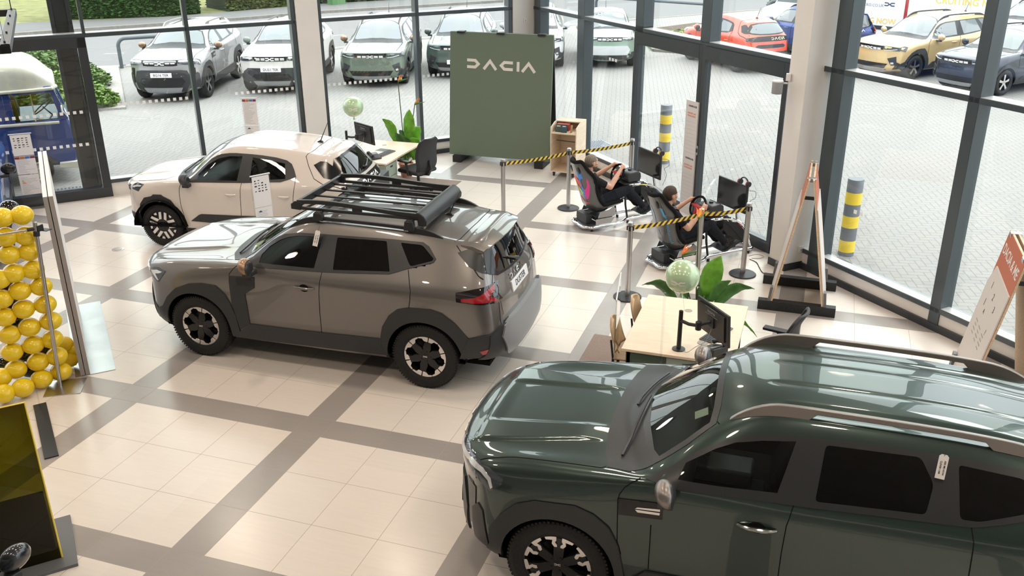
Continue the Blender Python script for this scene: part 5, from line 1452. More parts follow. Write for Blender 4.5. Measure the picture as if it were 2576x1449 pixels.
# green stand
o = thing('display_stand', 'tall sage green free-standing brand screen on black feet before the corner', 'stand', (-1.29, 9.60, 0))
H = 2.40; L = .20
def lean(p, s=1, y0=0, dy=.24): return (p[0], y0 + s * dy * (p[2] - .12) / (H - .12) + p[1], p[2])
m = MB(); m.bx(-1.0, -.02, .13, 1.0, .02, H); m.v = [lean(v) for v in m.v]; pn = m.build('front_panel', M_SCREENG, o, bevel=.004)
hw = .145; ww = WM_W * hw * 1.0
lm = MB(); wordmark(lm, -.655, 0, .172, lambda p: p, .004, slim=.985)
lm.v = [lean((a, -.0205 - c, 1.755 + b - .02 * (a + .6))) for a, b, c in lm.v]; lm.build('lettering', M_LETTER, pn)
m = MB(); m.bx(-.99, -.02, .13, .99, .02, H); m.v = [lean(v, -1, .52) for v in m.v]; m.build('back_panel', M_BLACKP, o, bevel=.004)
for x in (-.82, .82):
    m = MB(); m.bx(x - .085, -.10, 0, x + .085, .72, .13); m.build('foot', M_BLACKW, o, bevel=.004)
for x in (-.78, 0, .78):
    m = MB(); m.bx(x - .07, .17, H - .02, x + .07, .31, H + .015); m.build('hinge', M_BLACKP, o, bevel=.004)

# wheeled birch caddy
o = thing('caddy', 'birch plywood cabinet trolley on black castors beside the green screen', 'cabinet', (-.135, 9.13, 0), math.radians(-3))
w, d, z0, z1 = .49, .58, .085, .90
for x in (0, w - .018):
    m = MB(); m.prism([(0, z0), (d, z0), (d, z1 + .06), (.22, z1 + .06), (0, z1)], x, x + .018, 'x'); m.build('side_panel', M_BIRCH, o, bevel=.002)
m = MB(); m.bx(.018, d - .018, z0, w - .018, d, z1 + .06); m.build('back_panel', M_BIRCH, o)
m = MB(); m.bx(.018, .0, z0, w - .018, d - .018, z0 + .02); m.build('bottom_shelf', M_BIRCH, o)
m = MB(); m.bx(.018, .0, .785, w - .018, d - .018, .805); m.build('upper_shelf', M_BIRCH, o)
m = MB(); m.bx(.018, .30, z1 + .042, w - .018, d - .018, z1 + .06); m.build('top', M_BIRCH, o)
m = MB(); m.cyl((.10, .06, .66), (w - .018, .02, .66), .009, n=12); m.build('hanging_rail', M_BLACKP, o)
for x in (.06, w - .06):
    for y in (.05, d - .05):
        m = MB(); m.bx(x - .02, y - .02, .055, x + .02, y + .02, z0); m.cyl((x - .012, y, .032), (x + .012, y, .032), .032, n=16); m.build('castor', M_BLACKP, o)
def box_thing(name, label, cat, x, y, z, dx, dy, dz, mm, base, rz=0, mark=None, tilt=0):
    b = thing(name, label, cat, tuple(base.matrix_world @ Vector((x, y, z))) if base else (x, y, z), rz)
    m = MB(); m.box((0, 0, dz / 2), (dx, dy, dz));
    if tilt: m.xf(Matrix.Rotation(tilt, 4, 'X'))
    m.build('box_body', mm, b, bevel=.002)
    if mark:
        k = MB(); k.box((0, -dy / 2 - .001, dz * .75), (dx * .6, .002, dz * .12))
        if tilt: k.xf(Matrix.Rotation(tilt, 4, 'X'))
        k.build('print', M_LETTER, b)
    return b
bpy.context.view_layer.update()
box_thing('gift_box', 'dark green merchandise box on the caddy shelf, left of the blue box', 'box', .12, .10, .806, .11, .05, .13, mat('box_green', (.05, .10, .08), .5), o, 0, 1, -.35)
box_thing('gift_box', 'blue merchandise box standing on the caddy shelf', 'box', .235, .07, .806, .10, .05, .14, mat('box_blue', (.035, .08, .11), .5), o, .05, 1, -.3)
box_thing('gift_box', 'flat red merchandise box at the back of the caddy shelf', 'box', .17, .24, .806, .22, .12, .12, mat('box_red', (.42, .06, .04), .5), o)
box_thing('gift_box', 'thin brown notebook on edge at the right of the caddy shelf', 'notebook', .36, .10, .806, .02, .09, .13, mat('box_tan', (.40, .25, .12), .6), o, 0, None, -.2)

# crowd-control posts and striped belts
def tape_mat():
    m = mat('hazard_tape', (.9, .6, .05), .5); nt = m.node_tree; b = nt.nodes['Principled BSDF']
    uv = nt.nodes.new('ShaderNodeAttribute'); uv.attribute_name = 'along'
    f = math_node(nt, 'FRACT', uv.outputs['Fac']); c = mix_col(nt, math_node(nt, 'GREATER_THAN', f, .5), (.86, .60, .085), (.035, .033, .032))
    nt.links.new(c, b.inputs['Base Color']); return m
M_TAPE = tape_mat()
POSTS = {}
def post(key, x, y, label):
    o = thing('barrier_post', label, 'post', (x, y, 0))
    m = MB(); m.lathe([(.178, 0), (.178, .012), (.172, .018), (.05, .026), (.034, .03)], n=48, caps=False); m.build('base', M_BLACKP, o)
    m = MB(); m.lathe([(.034, .02), (.034, .955)], n=28, caps=False); m.build('pole', M_STEEL, o)
    m = MB(); m.lathe([(.036, .955), (.036, .995), (.030, 1.005), (0, 1.006)], n=28, caps=False); m.build('cap', M_STEEL, o)
    m = MB(); m.lathe([(.0365, .952), (.0365, .962)], n=28, caps=False)
    for a in (0, PI / 2, PI, 1.5 * PI): m.bx(.034 * math.cos(a) - .012, .034 * math.sin(a) - .012, .90, .034 * math.cos(a) + .012, .034 * math.sin(a) + .012, .952)
    m.build('belt_head', M_BLACKP, o); POSTS[key] = Vector((x, y, 0)); return o
post('A', -.105, 6.47, 'steel barrier post behind the parked grey brown SUV tail')
post('B', .69, 7.40, 'steel barrier post next to the birch caddy, at the seat of the bearded driver')
post('F', 1.52, 8.32, 'steel barrier post close to the glass beyond the far racing rig')
post('C', 2.37, 4.14, 'steel barrier post on the open floor beyond the oak desk')
post('D', 3.13, 4.93, 'steel barrier post in front of the driver with the tattooed wrist')
post('E', 3.68, 5.36, 'steel barrier post by the right window column')
def belt(a, b, label, sag=.02):
    a, b = POSTS[a], POSTS[b]; d = (b - a).normalized(); p = a + d * .045; q = b - d * .045; n = 28; L = (q - p).length
    v = []; f = []; al = []; nn = Vector((-d.y, d.x, 0)) * .0012
    for k in range(n + 1):
        t = k / n; c = p.lerp(q, t); z = .928 - sag * 4 * t * (1 - t)
        v += [tuple(c + nn + Vector((0, 0, z - .027))), tuple(c + nn + Vector((0, 0, z + .027))), tuple(c - nn + Vector((0, 0, z + .027))), tuple(c - nn + Vector((0, 0, z - .027)))]
        s = t * L / .088; al += [s + .30, s - .30, s - .30, s + .30]
        if k: e = 4 * k - 4; g = 4 * k; f += [(e + i, e + (i + 1) % 4, g + (i + 1) % 4, g + i) for i in range(4)]
    f += [(0, 1, 2, 3), (4 * n + 3, 4 * n + 2, 4 * n + 1, 4 * n)]
    me = bpy.data.meshes.new('belt'); me.from_pydata(v, [], f); me.update(); at = me.attributes.new('along', 'FLOAT', 'POINT'); at.data.foreach_set('value', al)
    me.materials.append(M_TAPE); o = bpy.data.objects.new('barrier_belt', me); COL.objects.link(o); return tag(o, label, 'belt')
belt('A', 'B', 'yellow and black striped belt crossing in front of the green screen')
belt('B', 'F', 'yellow and black striped belt beyond the far racing rig')
belt('C', 'D', 'yellow and black striped belt across the back of the near racing seat')
belt('D', 'E', 'yellow and black striped belt in front of the near rig monitor')

# desks
def desk(label, x0, y0, x1, y1, drawers):
    o = thing('desk', label, 'desk', ((x0 + x1) / 2, (y0 + y1) / 2, 0)); a, b = (x1 - x0) / 2, (y1 - y0) / 2
    m = MB(); m.bx(-a, -b, .715, a, b, .742); m.build('desktop', M_OAK, o, bevel=.002)
    p = MB(); p.bx(a - .62, -b + .02, .04, a - .04, -b + .45, .70); pd = p.build('pedestal', M_SAGE, o, bevel=.003)
    for k in range(3):
        z1 = .685 - k * .215; q = MB(); q.bx(a - .042, -b + .03, z1 - .205, a - .024, -b + .44, z1); dr = q.build('drawer', M_SAGE, o, bevel=.003)
        h = MB(); h.prism([(-b + .19, z1 - .035), (-b + .29, z1 - .035), (-b + .28, z1 - .06), (-b + .20, z1 - .06)], a - .026, a - .0225, 'x'); h.build('finger_slot', M_INK, dr)
    m = MB(); m.bx(-a + .05, -b + .06, .25, -a + .07, b - .06, .70); m.bx(-a + .05, -b + .04, .25, a - .62, -b + .06, .70); m.build('modesty_panel', mat('panel_dark_green', (.07, .10, .075), .6), o)
    for sx, sy in ((-1, -1), (-1, 1), (1, 1)):
        m = MB(); m.bx(sx * (a - .06) - .02, sy * (b - .06) - .02, 0, sx * (a - .06) + .02, sy * (b - .06) + .02, .715); m.build('leg', M_BLACKP, o)
    m = MB(); m.lathe([(0, .7425), (.04, .7425), (.04, .744), (0, .7445)], (-.05, b - .30, 0), 24); m.build('cable_port', mat('port_grey', (.35, .32, .29), .5), o)
    return o
desk('oak topped desk with sage drawers behind the small cream hatchback', -3.16, 6.55, -2.13, 7.95, 1)
desk('oak topped desk under the green balloon, next to the dark green SUV', 2.90, 1.25, 3.95, 2.61, 1)

def monitor(label, x, y, z, rz, w=.54, h=.32, back_text=None, tilt=.08):
    """desk monitor on a pole arm; local -x is the back"""
    o = thing('monitor', label, 'monitor', (x, y, z), rz)
    c = Vector((.20, .0, .36))
    R = Matrix.Rotation(-tilt, 3, 'Y')
    m = MB(); m.box(c, (.022, w, h), R=R); m.box(tuple(c + Vector((-.016, 0, 0))), (.02, w * .8, h * .8), R=R); mb = m.build('monitor_case', M_BLACKP, o, bevel=.004)
    s = MB(); s.box(tuple(c + R @ Vector((.0118, 0, 0))), (.001, w - .02, h - .02), R=R); s.build('screen', M_SCREENGL, o)
    if back_text:
        t = MB(); text_mb(t, back_text, tuple(c + R @ Vector((-.0265, .0, h * .30))), (0, -1, 0), R @ Vector((0, 0, 1)), .05, .001); t.build('lettering', mat('logo_grey', (.35, .36, .37), .5), mb)
        fr = MB(); 
        for a, b, e, g in ((-.10, .062, .10, .064), (-.10, .132, .10, .134)): fr.box(tuple(c + R @ Vector((-.0265, (a + e) / 2, (b + g) / 2 + .001))), (.001, e - a, .003), R=R)
        fr.build('logo_frame', mat('logo_grey', (.35, .36, .37), .5), mb)
    p = MB(); p.lathe([(.062, 0), (.062, .008), (.022, .012), (.020, .40), (.0, .405)], (0, .24, 0), 24); p.build('stand_pole', M_BLACKP, o)
    a = MB(); a.tube([(0, .24, .30), (.03, .14, .30), (.08, .06, .31)], .017, 10); a.cyl((.08, .06, .27), (.08, .06, .35), .028); a.tube([(.08, .06, .31), (.12, .03, .34), (.17, .0, .36)], .018, 10); a.box((.172, 0, .36), (.02, .10, .10)); a.build('stand_arm', M_BLACKP, o, bevel=.003)
    w_ = MB(); w_.tube(interp_curve([(.17, -.02, .30), (.10, -.05, .20), (.06, .05, .10), (.02, .12, .02), (.01, .20, .006)], 6), .0025, 5); w_.build('cable', mat('cable_grey', (.35, .33, .32), .6), o)
    return o
monitor('black monitor on a pole arm over the oak desk under the balloon', 3.575, 1.215, .742, math.radians(40), .52, .32, 'iiyama')
monitor('black monitor on a pole arm on the far desk by the window', -2.80, 6.80, .742, math.radians(62), .52, .32, 'iiyama')
bpy.context.view_layer.update()

def phone(label, x, y, rz):
    o = thing('desk_phone', label, 'telephone', (x, y, .743), rz)
    m = MB(); m.prism([(-.10, 0), (.10, 0), (.10, .02), (-.06, .075), (-.10, .075)], -.09, .09, 'y'); m.build('phone_body', M_BLACKP, o, bevel=.004)
    h = MB(); h.tube([(-.085, -.065, .085), (-.04, -.065, .105), (.03, -.065, .082), (.075, -.065, .06)], [.024, .017, .017, .024], 10); h.build('handset', M_BLACKP, o)
    s = MB(); s.box((-.045, .03, .072), (.06, .09, .002), R=Matrix.Rotation(.33, 3, 'Y')); s.build('display', mat('lcd_grey', (.20, .22, .22), .2), o)
    k = MB()
    for i in range(4):
        for j in range(3): k.box((.005 + i * .022, .005 + j * .026, .052 - i * .0085), (.014, .018, .006), R=Matrix.Rotation(.33, 3, 'Y'))
    k.build('keypad', mat('key_grey', (.10, .10, .11), .5), o); return o
phone('black desk phone on the oak desk beside the near keyboard', 3.74, 1.45, 2.4)
phone('black desk phone on the far desk by the window', -2.47, 6.80, -.6)
def keyboard(label, x, y, rz):
    o = thing('keyboard', label, 'keyboard', (x, y, .743), rz)
    m = MB(); m.bx(-.07, -.21, 0, .07, .21, .014); m.build('keyboard_base', mat('kb_grey', (.16, .165, .17), .5), o, bevel=.003)
    k = MB()
    for i in range(5):
        for j in range(16): k.bx(-.056 + i * .023, -.198 + j * .025, .012, -.038 + i * .023, -.178 + j * .025, .020)
    k.build('keys', mat('key_dark', (.05, .052, .055), .5), o); return o
keyboard('dark grey keyboard on the oak desk under the near monitor', 3.72, 1.83, math.radians(-22))
keyboard('dark keyboard on the far desk by the window phone', -2.42, 7.12, math.radians(-8))
def coaster(label, x, y, r=.05):
    m = MB(); m.lathe([(0, 0), (r, 0), (r, .004), (0, .005)], n=28); return tag(m.build('coaster', mat('coaster_grey', (.33, .31, .29), .5), None, (x, y, .7425)), label, 'coaster')
coaster('round grey coaster beside the near desk phone', 3.62, 1.60)
o = MB(); o.box((0, 0, .001), (.22, .16, .002)); tag(o.build('mouse_mat', M_BLACKP, None, (-2.56, 7.33, .7425), (0, 0, -.15)), 'black mouse mat on the far desk behind the monitor', 'mouse mat')

# office chairs
def office_chair(label, x, y, rz):
    """faces local -x"""
    o = thing('office_chair', label, 'chair', (x, y, 0), rz)
    m = MB()
    for k in range(5):
        a = 2 * PI * k / 5 + .3; c, s = math.cos(a), math.sin(a)
        m.tube([(0, 0, .10), (.15 * c, .15 * s, .095), (.30 * c, .30 * s, .065)], [.03, .022, .016], 8)
    m.cyl((0, 0, .06), (0, 0, .12), .035); m.build('star_base', M_BLACKP, o)
    for k in range(5):
        a = 2 * PI * k / 5 + .3; c, s = .30 * math.cos(a), .30 * math.sin(a)
        w = MB(); w.cyl((c - .02 * math.sin(a), s + .02 * math.cos(a), .028), (c + .02 * math.sin(a), s - .02 * math.cos(a), .028), .028, n=16); w.build('castor', M_BLACKP, o)
    m = MB(); m.cyl((0, 0, .10), (0, 0, .28), .027); m.cyl((0, 0, .26), (0, 0, .40), .016); m.build('gas_lift', M_BLACKP, o)
    m = MB(); m.box((.02, 0, .40), (.26, .20, .04)); m.cyl((.0, .10, .40), (.0, .24, .39), .010); m.build('mechanism', M_BLACKP, o, bevel=.008)
    P = []; m = MB()
    m.box((-.02, 0, .455), (.47, .49, .07)); m.build('seat', M_MESHBK, o, bevel=.032, seg=4)
    # back: curved frame with mesh
    prof = [(.20, .46), (.245, .58), (.235, .72), (.25, .86), (.30, .98), (.33, 1.03)]
    C = interp_curve([(a, 0, b) for a, b in prof], 5); m = MB(); vs = []; fs = []; nw = 9
    for k, c in enumerate(C):
        t = k / (len(C) - 1); hw = .20 + .035 * math.sin(PI * min(1, t * 1.15)) - .07 * max(0, t - .8) / .2
        for j in range(nw):
            u = 2 * j / (nw - 1) - 1; vs.append((c[0] - .035 * u * u + 0, u * hw, c[2]))
        if k:
            for j in range(nw - 1): a = (k - 1) * nw + j; fs.append((a, a + 1, a + nw + 1, a + nw))
    m.add(vs, fs); bk = m.build('backrest', M_MESHBK, o); so = bk.modifiers.new('s', 'SOLIDIFY'); so.thickness = .014
    fr = MB(); edge = [vs[k * nw] for k in range(len(C))] + [vs[(len(C) - 1) * nw + j] for j in range(1, nw)] + [vs[k * nw + nw - 1] for k in range(len(C) - 2, -1, -1)]
    fr.tube(edge, .016, 8); fr.build('back_frame', M_BLACKP, o)
    sp = MB(); sp.tube([(.06, 0, .40), (.24, 0, .42), (.30, 0, .52), (.275, 0, .66)], [.03, .032, .03, .022], 10); sp.build('back_spine', M_BLACKP, o)
    for s in (-1, 1):
        a = MB(); a.tube([(.03, s * .20, .41), (.03, s * .275, .43), (.03, s * .29, .55), (.0, s * .285, .64)], [.022, .022, .02, .024], 8); a.box((-.03, s * .285, .655), (.25, .085, .028)); a.build('armrest', M_BLACKP, o, bevel=.008)
    return o
office_chair('black mesh office chair at the far desk by the window', -1.93, 7.33, -.35)
office_chair('black mesh office chair at the oak desk beyond the dark green SUV', 4.22, 2.02, -.25)

# wooden visitor chairs
def visitor_chair(label, x, y, rz):
    o = thing('wooden_chair', label, 'chair', (x, y, 0), rz)     # faces local +x
    m = MB(); vs = []; fs = []; n = 9
    P = interp_curve([(-.14, .0, .50), (-.185, 0, .60), (-.215, 0, .72), (-.225, 0, .83)], 4)
    for k, c in enumerate(P):
        t = k / (len(P) - 1); hw = .155 + .03 * math.sin(PI * t) - (.09 * max(0, (t - .75) / .25) ** 2)
        for j in range(n): u = 2 * j / (n - 1) - 1; vs.append((c[0] + .045 * u * u, u * hw, c[2]))
        if k: fs += [((k - 1) * n + j, (k - 1) * n + j + 1, k * n + j + 1, k * n + j) for j in range(n - 1)]
    m.add(vs, fs); b = m.build('backrest', M_OAKCH, o); so = b.modifiers.new('s', 'SOLIDIFY'); so.thickness = .012
    m = MB(); m.box((.06, 0, .455), (.40, .40, .014)); m.build('seat', M_OAKCH, o, bevel=.006)
    for s in (-1, 1):
        l = MB(); l.tube([(-.17, s * .17, .0), (-.15, s * .165, .44), (-.185, s * .12, .62)], .011, 8); l.build('leg', M_BLACKP, o)
        l = MB(); l.tube([(.22, s * .17, .0), (.20, s * .165, .44)], .011, 8); l.build('leg', M_BLACKP, o)
        r = MB(); r.tube([(-.15, s * .165, .44), (.20, s * .165, .44)], .011, 8); r.build('seat_rail', M_BLACKP, o)
    r = MB(); r.cyl((-.228, 0, .74), (-.205, 0, .74), .012, n=12); r.build('bolt', M_ALLOY, o)
    return o
M_OAKCH = noise_tint(mat('chair_oak', (.62, .42, .25), .45), 4, .12, 4, stretch=(1, 6, 1))
visitor_chair('oak chair with curved back at the desk, nearer the barrier post', 2.99, 2.32, .0)
visitor_chair('oak chair with curved back at the desk, nearer the clear divider', 2.90, 1.76, .0)
visitor_chair('oak chair back behind the small cream hatchback, at the far desk', -3.25, 7.45, .0)

# clear divider beside the near desk
o = thing('divider', 'clear acrylic divider panel standing left of the oak desk', 'screen', (2.80, 1.45, 0), math.radians(9))
m = MB(); m.bx(0, -.25, .05, .012, .45, 1.25); m.build('panel', M_ACRYL, o)
m = MB(); m.bx(-.04, -.25, 0, .05, -.17, .05); m.bx(-.04, .35, 0, .05, .43, .05); m.build('foot', M_ACRYL, o)
m = MB(); m.tube([(.006, -.25, 1.25), (.006, .45, 1.25)], .007, 6); m.build('edge', mat('acrylic_edge', (.80, .80, .78), .15), o)
o = thing('leaflet_stand', 'slim clear acrylic rod rising in front of the near desk', 'stand', (3.30, 1.12, 0))
m = MB(); m.bx(-.01, 0, 0, .01, .012, 1.42); m.build('panel', M_ACRYL, o)
m = MB(); m.lathe([(.09, 0), (.09, .01), (0, .012)], n=20); m.build('base', M_ACRYL, o)

# mats
for lb, x0, y0, x1, y1 in (('brown carpet mat under the oak desk and the visitor chairs', 2.235, 1.30, 3.5, 2.96), ('brown carpet mat under the far office chair by the window', -3.3, 6.95, -1.55, 8.33)):
    m = MB(); m.bx(x0, y0, 0, x1, y1, .006); tag(m.build('carpet_mat', M_MAT, bevel=.001), lb, 'mat')

# plants
def big_leaf(m, base, tip, width, droop=.1, up=(.25, .85, .45), n=10, mi=0):
    a, b = Vector(base), Vector(tip); d = (b - a); side = d.cross(Vector(up))
    if side.length < 1e-4: side = Vector((1, 0, 0))
    side.normalize(); vs = []; st = len(m.v)
    for k in range(n + 1):
        t = k / n; c = a.lerp(b, t) + Vector((0, 0, droop * math.sin(PI * t)))
        w = width * (math.sin(PI * min(1, (t * .96 + .04)) ** .75)) if t < 1 else .002
        nz_ = side.cross(d).normalized()
        for u in (-1, -.5, 0, .5, 1):
            vs.append(tuple(c + side * (w * u) + nz_ * (abs(u) * w * .28 + .006 * math.sin(k * 2.2) * abs(u))))
    fs = [(5 * k + j, 5 * k + j + 1, 5 * k + j + 6, 5 * k + j + 5) for k in range(n) for j in range(4)]
    m.add(vs, fs, mi)
def plant(label, x, y, leaves, flowers, pot_r=.13, pot_h=.26):
    o = thing('potted_plant', label, 'plant', (x, y, 0))
    m = MB(); m.lathe([(pot_r * .75, 0), (pot_r, pot_h), (pot_r * 1.06, pot_h), (pot_r * 1.06, pot_h - .03)], n=28, caps=False); m.lathe([(0, pot_h - .04), (pot_r * .97, pot_h - .04)], n=28, caps=False); m.build('pot', M_TERRA, o)
    for (tip, wd, dr, dark, b0) in leaves:
        l = MB(); p0 = Vector((0, 0, pot_h - .04)); t = Vector(tip); base = p0.lerp(t, b0); base.z += .02
        big_leaf(l, base, tip, wd * .85, dr); l.tube([tuple(p0), tuple(p0.lerp(base, .5)), tuple(base)], .009, 6)
        ob = l.build('leaf', M_LEAFD if dark else M_LEAF, o, sharp=60, fix=False); sm = ob.modifiers.new('s', 'SOLIDIFY'); sm.thickness = .003
    for (fx, fy, fz, ang) in flowers:
        s = MB(); s.tube([(0, 0, pot_h - .04), (fx * .5, fy * .5, fz * .55), (fx, fy, fz)], .008, 6); st = s.build('stalk', M_STALK, o)
        f = MB(); d = Vector((math.cos(ang), math.sin(ang), .25)); f.tube([(fx, fy, fz), tuple(Vector((fx, fy, fz)) + d * .08), tuple(Vector((fx, fy, fz)) + d * .18)], [.016, .014, .003], 7); f.build('bract', M_LEAFD, st)
        for k in range(6):
            g = MB(); q = Vector((math.cos(ang + (k - 2.5) * .35), math.sin(ang + (k - 2.5) * .35), .9 + .25 * (k % 2))); big_leaf(g, (fx, fy, fz + .0), tuple(Vector((fx, fy, fz)) + q.normalized() * .14), .018, 0, (0, .3, 1), 5); g.build('petal', M_FLOWER if k % 3 else M_FLOWER2, st, fix=False)
    return o
plant('leafy potted plant with two orange bird of paradise blooms by the far desk', -2.62, 8.32,
      [((-.38, -.1, 1.06), .16, .10, False, .45), ((.12, .0, 1.24), .15, .08, False, .42), ((.30, -.05, .72), .15, .10, False, .3), ((-.34, -.2, .64), .11, .08, False, .35), ((-.06, -.25, .86), .12, .1, True, .35), ((.16, -.3, .82), .13, .1, True, .3), ((.22, .2, .9), .13, .1, False, .4), ((-.2, .2, .8), .12, .1, True, .4), ((.42, .1, .50), .12, .12, False, .3)],
      [(-.12, .1, 1.70, .5), (.16, .15, 1.30, .3)])
plant('broad leaved potted plant with orange blooms behind the green balloon', 3.35, 3.22,
      [((.22, .05, 1.02), .14, .06, False, .35), ((.36, -.05, .78), .07, .06, True, .4), ((.62, -.02, .70), .09, .12, True, .3), ((-.62, -.1, .62), .12, .12, True, .35), ((.10, .1, .62), .10, .08, True, .3), ((.72, -.52, .36), .11, .12, False, .35), ((.2, -.25, .40), .10, .08, True, .3), ((-.3, .2, .55), .1, .1, True, .4), ((-.1, -.3, .55), .1, .1, True, .3)],
      [(-.08, .25, 1.36, 1.2), (-.22, .15, .94, .4)], .15, .28)

# balloons
M_BALLOON = mat('balloon_sage', (.50, .66, .42), .22, .15, .6, trans=.0)
_bn = M_BALLOON.node_tree; _pb = _bn.nodes['Principled BSDF']; _pb.inputs['Subsurface Weight'].default_value = .35; _pb.inputs['Subsurface Radius'].default_value = (.1, .12, .08)
def balloon(label, x, y, z, r, face, tie):
    o = thing('balloon', label, 'balloon', (x, y, z), face)
    m = MB(); m.ball((0, 0, 0), (r, r, r * .98), 40, 28); b = m.build('balloon_skin', M_BALLOON, o)
    s = MB()
    for k in range(6):
        a = PI * k / 6 + .3; s.tube([(r * 1.001 * math.sin(t) * math.cos(a), r * 1.001 * math.sin(t) * math.sin(a), r * .981 * math.cos(t)) for t in [PI * j / 24 for j in range(25)]] if k % 2 == 0 else [(r * 1.001 * math.sin(t) * math.cos(a), r * 1.001 * math.sin(t) * math.sin(a), r * .981 * math.cos(t)) for t in [PI * j / 24 for j in range(25)]], .0012, 4)
    s.build('seam', mat('balloon_seam', (.40, .55, .33), .4), b)
    def wrap(p):
        lo = p[0] / (r * .95); la = p[1] / r - .42
        q = r * 1.003 + p[2]
        return (q * math.sin(lo) * math.cos(la), -q * math.cos(lo) * math.cos(la), q * .98 * math.sin(la))
    e = MB(); emblem(e, 0, .052, r * .27, wrap, .001); e.build('emblem', M_LETTER, b)
    w = MB(); h = r * .145; wordmark(w, -WM_W * h / 2, -.068, h, wrap, .001); w.build('lettering', M_LETTER, b)
    k = MB(); k.lathe([(.006, -r * .97), (.012, -r - .02), (.022, -r - .045)], n=12, caps=False); k.build('knot', M_BALLOON, o)
    L = Vector(tie) - Vector((x, y, z)); L = Matrix.Rotation(-face, 3, 'Z') @ L
    t = MB(); t.tube(interp_curve([(0, 0, -r - .03), (L.x * .3 + .01, L.y * .3, L.z * .45), (L.x, L.y, L.z)], 8), .0015, 5); t.build('ribbon', M_PAPER, o)
    return o
balloon('green foil balloon floating above the oak desk in the middle of the floor', 3.38, 1.62, 1.395, .163, math.radians(-6), (3.40, 1.9, .742))
balloon('paler green foil balloon floating above the far desk by the window', -2.985, 7.17, 1.49, .170, math.radians(25), (-2.9, 7.2, .742))

# plywood A-boards on black beams
M_ORANGE = mat('board_orange', (.50, .135, .065), .5)
M_BOARDW = mat('board_pale', (.66, .60, .56), .5)
M_GREYPL = mat('foot_plate_grey', (.13, .135, .14), .45)
def aboard(label, x, y, side):
    o = thing('sign_board', label, 'sign', (x, y, 0))
    for yy in (-.42, .42):
        m = MB(); m.bx(-.455, yy - .05, 0, .455, yy + .05, .12); m.build('beam', M_BLACKW, o, bevel=.004)
    H = 1.67; xb, xt = .31, .025
    for s in (-1, 1):
        m = MB(); m.bx(-.010, -.455, .035, .010, .455, H); m.v = [(s * (xb + (xt - xb) * (v[2] - .035) / (H - .035)) + v[0], v[1], v[2]) for v in m.v]
        pn = m.build('board', M_PLYEDGE, o)
        f = MB(); f.bx(-.0012, -.453, .04, .0012, .453, H - .003); f.v = [(s * (xb + (xt - xb) * (v[2] - .035) / (H - .035) + .0115) + v[0], v[1], v[2]) for v in f.v]
        f.build('face', M_ORANGE, pn)
        if s == side or side == 0:
            q = MB(); q.prism([(-.453, .05), (.453, .05), (.453, 1.12), (.35, 1.32), (-.453, 1.32)] if s < 0 else [(-.453, .05), (.453, .05), (.453, 1.32), (-.453, 1.32)], -.006, .006, 'x'); q.v = [(s * (xb + (xt - xb) * (v[2] - .035) / (H - .035) + .020) + v[0], v[1], v[2]) for v in q.v]
            fb = q.build('front_board', M_BOARDW, pn)
        for yy in (-.42, .42):
            k = MB(); k.bx(s * xb - .0 + s * .015, yy - .045, .0, s * (xb + .045), yy + .045, .30)
            k.v = [(v[0] - s * .10 * max(0, v[2]), v[1], v[2]) for v in k.v]
            k.build('foot_plate', M_GREYPL, o)
    for yy in (-.36, .36):
        m = MB(); m.bx(-.05, yy - .04, H - .04, .05, yy + .04, H + .006); m.build('hinge', M_ALLOY, o, bevel=.003)
    m = MB(); m.bx(-.07, -.40, 1.42, .07, -.385, 1.46); m.build('strut', M_BLACKP, o)
    return o, xb, xt, H
aboard('orange and plywood A-board standing on black beams by the white column', 4.42, 4.745, 0)
A2, xb, xt, H = aboard('orange A-board lettered DACIA & ME standing at the right window', 6.36, 2.66, -1)
def on_face(yy, z, off): return Vector((-(xb + (xt - xb) * (z - .035) / (H - .035) + off), yy, z))
v_ = Vector(((xb - xt), 0, H - .035)).normalized()
t = MB(); text_mb(t, 'DACIA & ME', on_face(.0, 1.50, .0135), (0, -1, 0), v_, .145, .002, bold=.012); t.build('lettering', M_LETTER, A2)
M_PRINT = mat('print_grey', (.12, .12, .125), .6)
for s, yy, z, sz in (('1', .20, 1.17, .10), ('2', .0, 1.12, .10), ('3', -.18, 1.06, .10), ('A', .12, .92, .07), ('1', .22, .98, .11), ('?', -.22, .84, .08)):
    t = MB(); text_mb(t, s, on_face(yy, z, .0275), (0, -1, 0), v_, sz, .001); t.build('print', M_PRINT, A2)
t = MB()
for k in range(4):
    for j in range(3): a = on_face(.22 - j * .19, .78 - k * .045, .0272); t.box(tuple(a), (.001, .10 - .02 * (k % 2), .012))
t.build('text_lines', mat('print_light', (.34, .33, .32), .6), A2)

# bollards outside the doors
M_BOLG = mat('bollard_grey', (.14, .15, .17), .45)
M_BOLY = mat('bollard_yellow', (.82, .58, .055), .4)
def bollard(label, x, y, h=1.10):
    o = thing('bollard', label, 'bollard', (x, y, ZG))
    m = MB(); m.lathe([(.108, 0), (.108, h), (.10, h + .012), (0, h + .014)], n=36, caps=False); m.build('bollard_post', M_BOLG, o)
    for z in (.06, .42, .76):
        b = MB(); b.lathe([(.1095, z), (.1095, z + .17)], n=36, caps=False); b.build('yellow_band', M_BOLY, o)
    return o
bollard('grey bollard with yellow bands outside the right window by the A-board', 4.99, 6.62)
bollard('grey bollard with yellow bands outside the glass doors behind the far monitor', 1.66, 10.72)

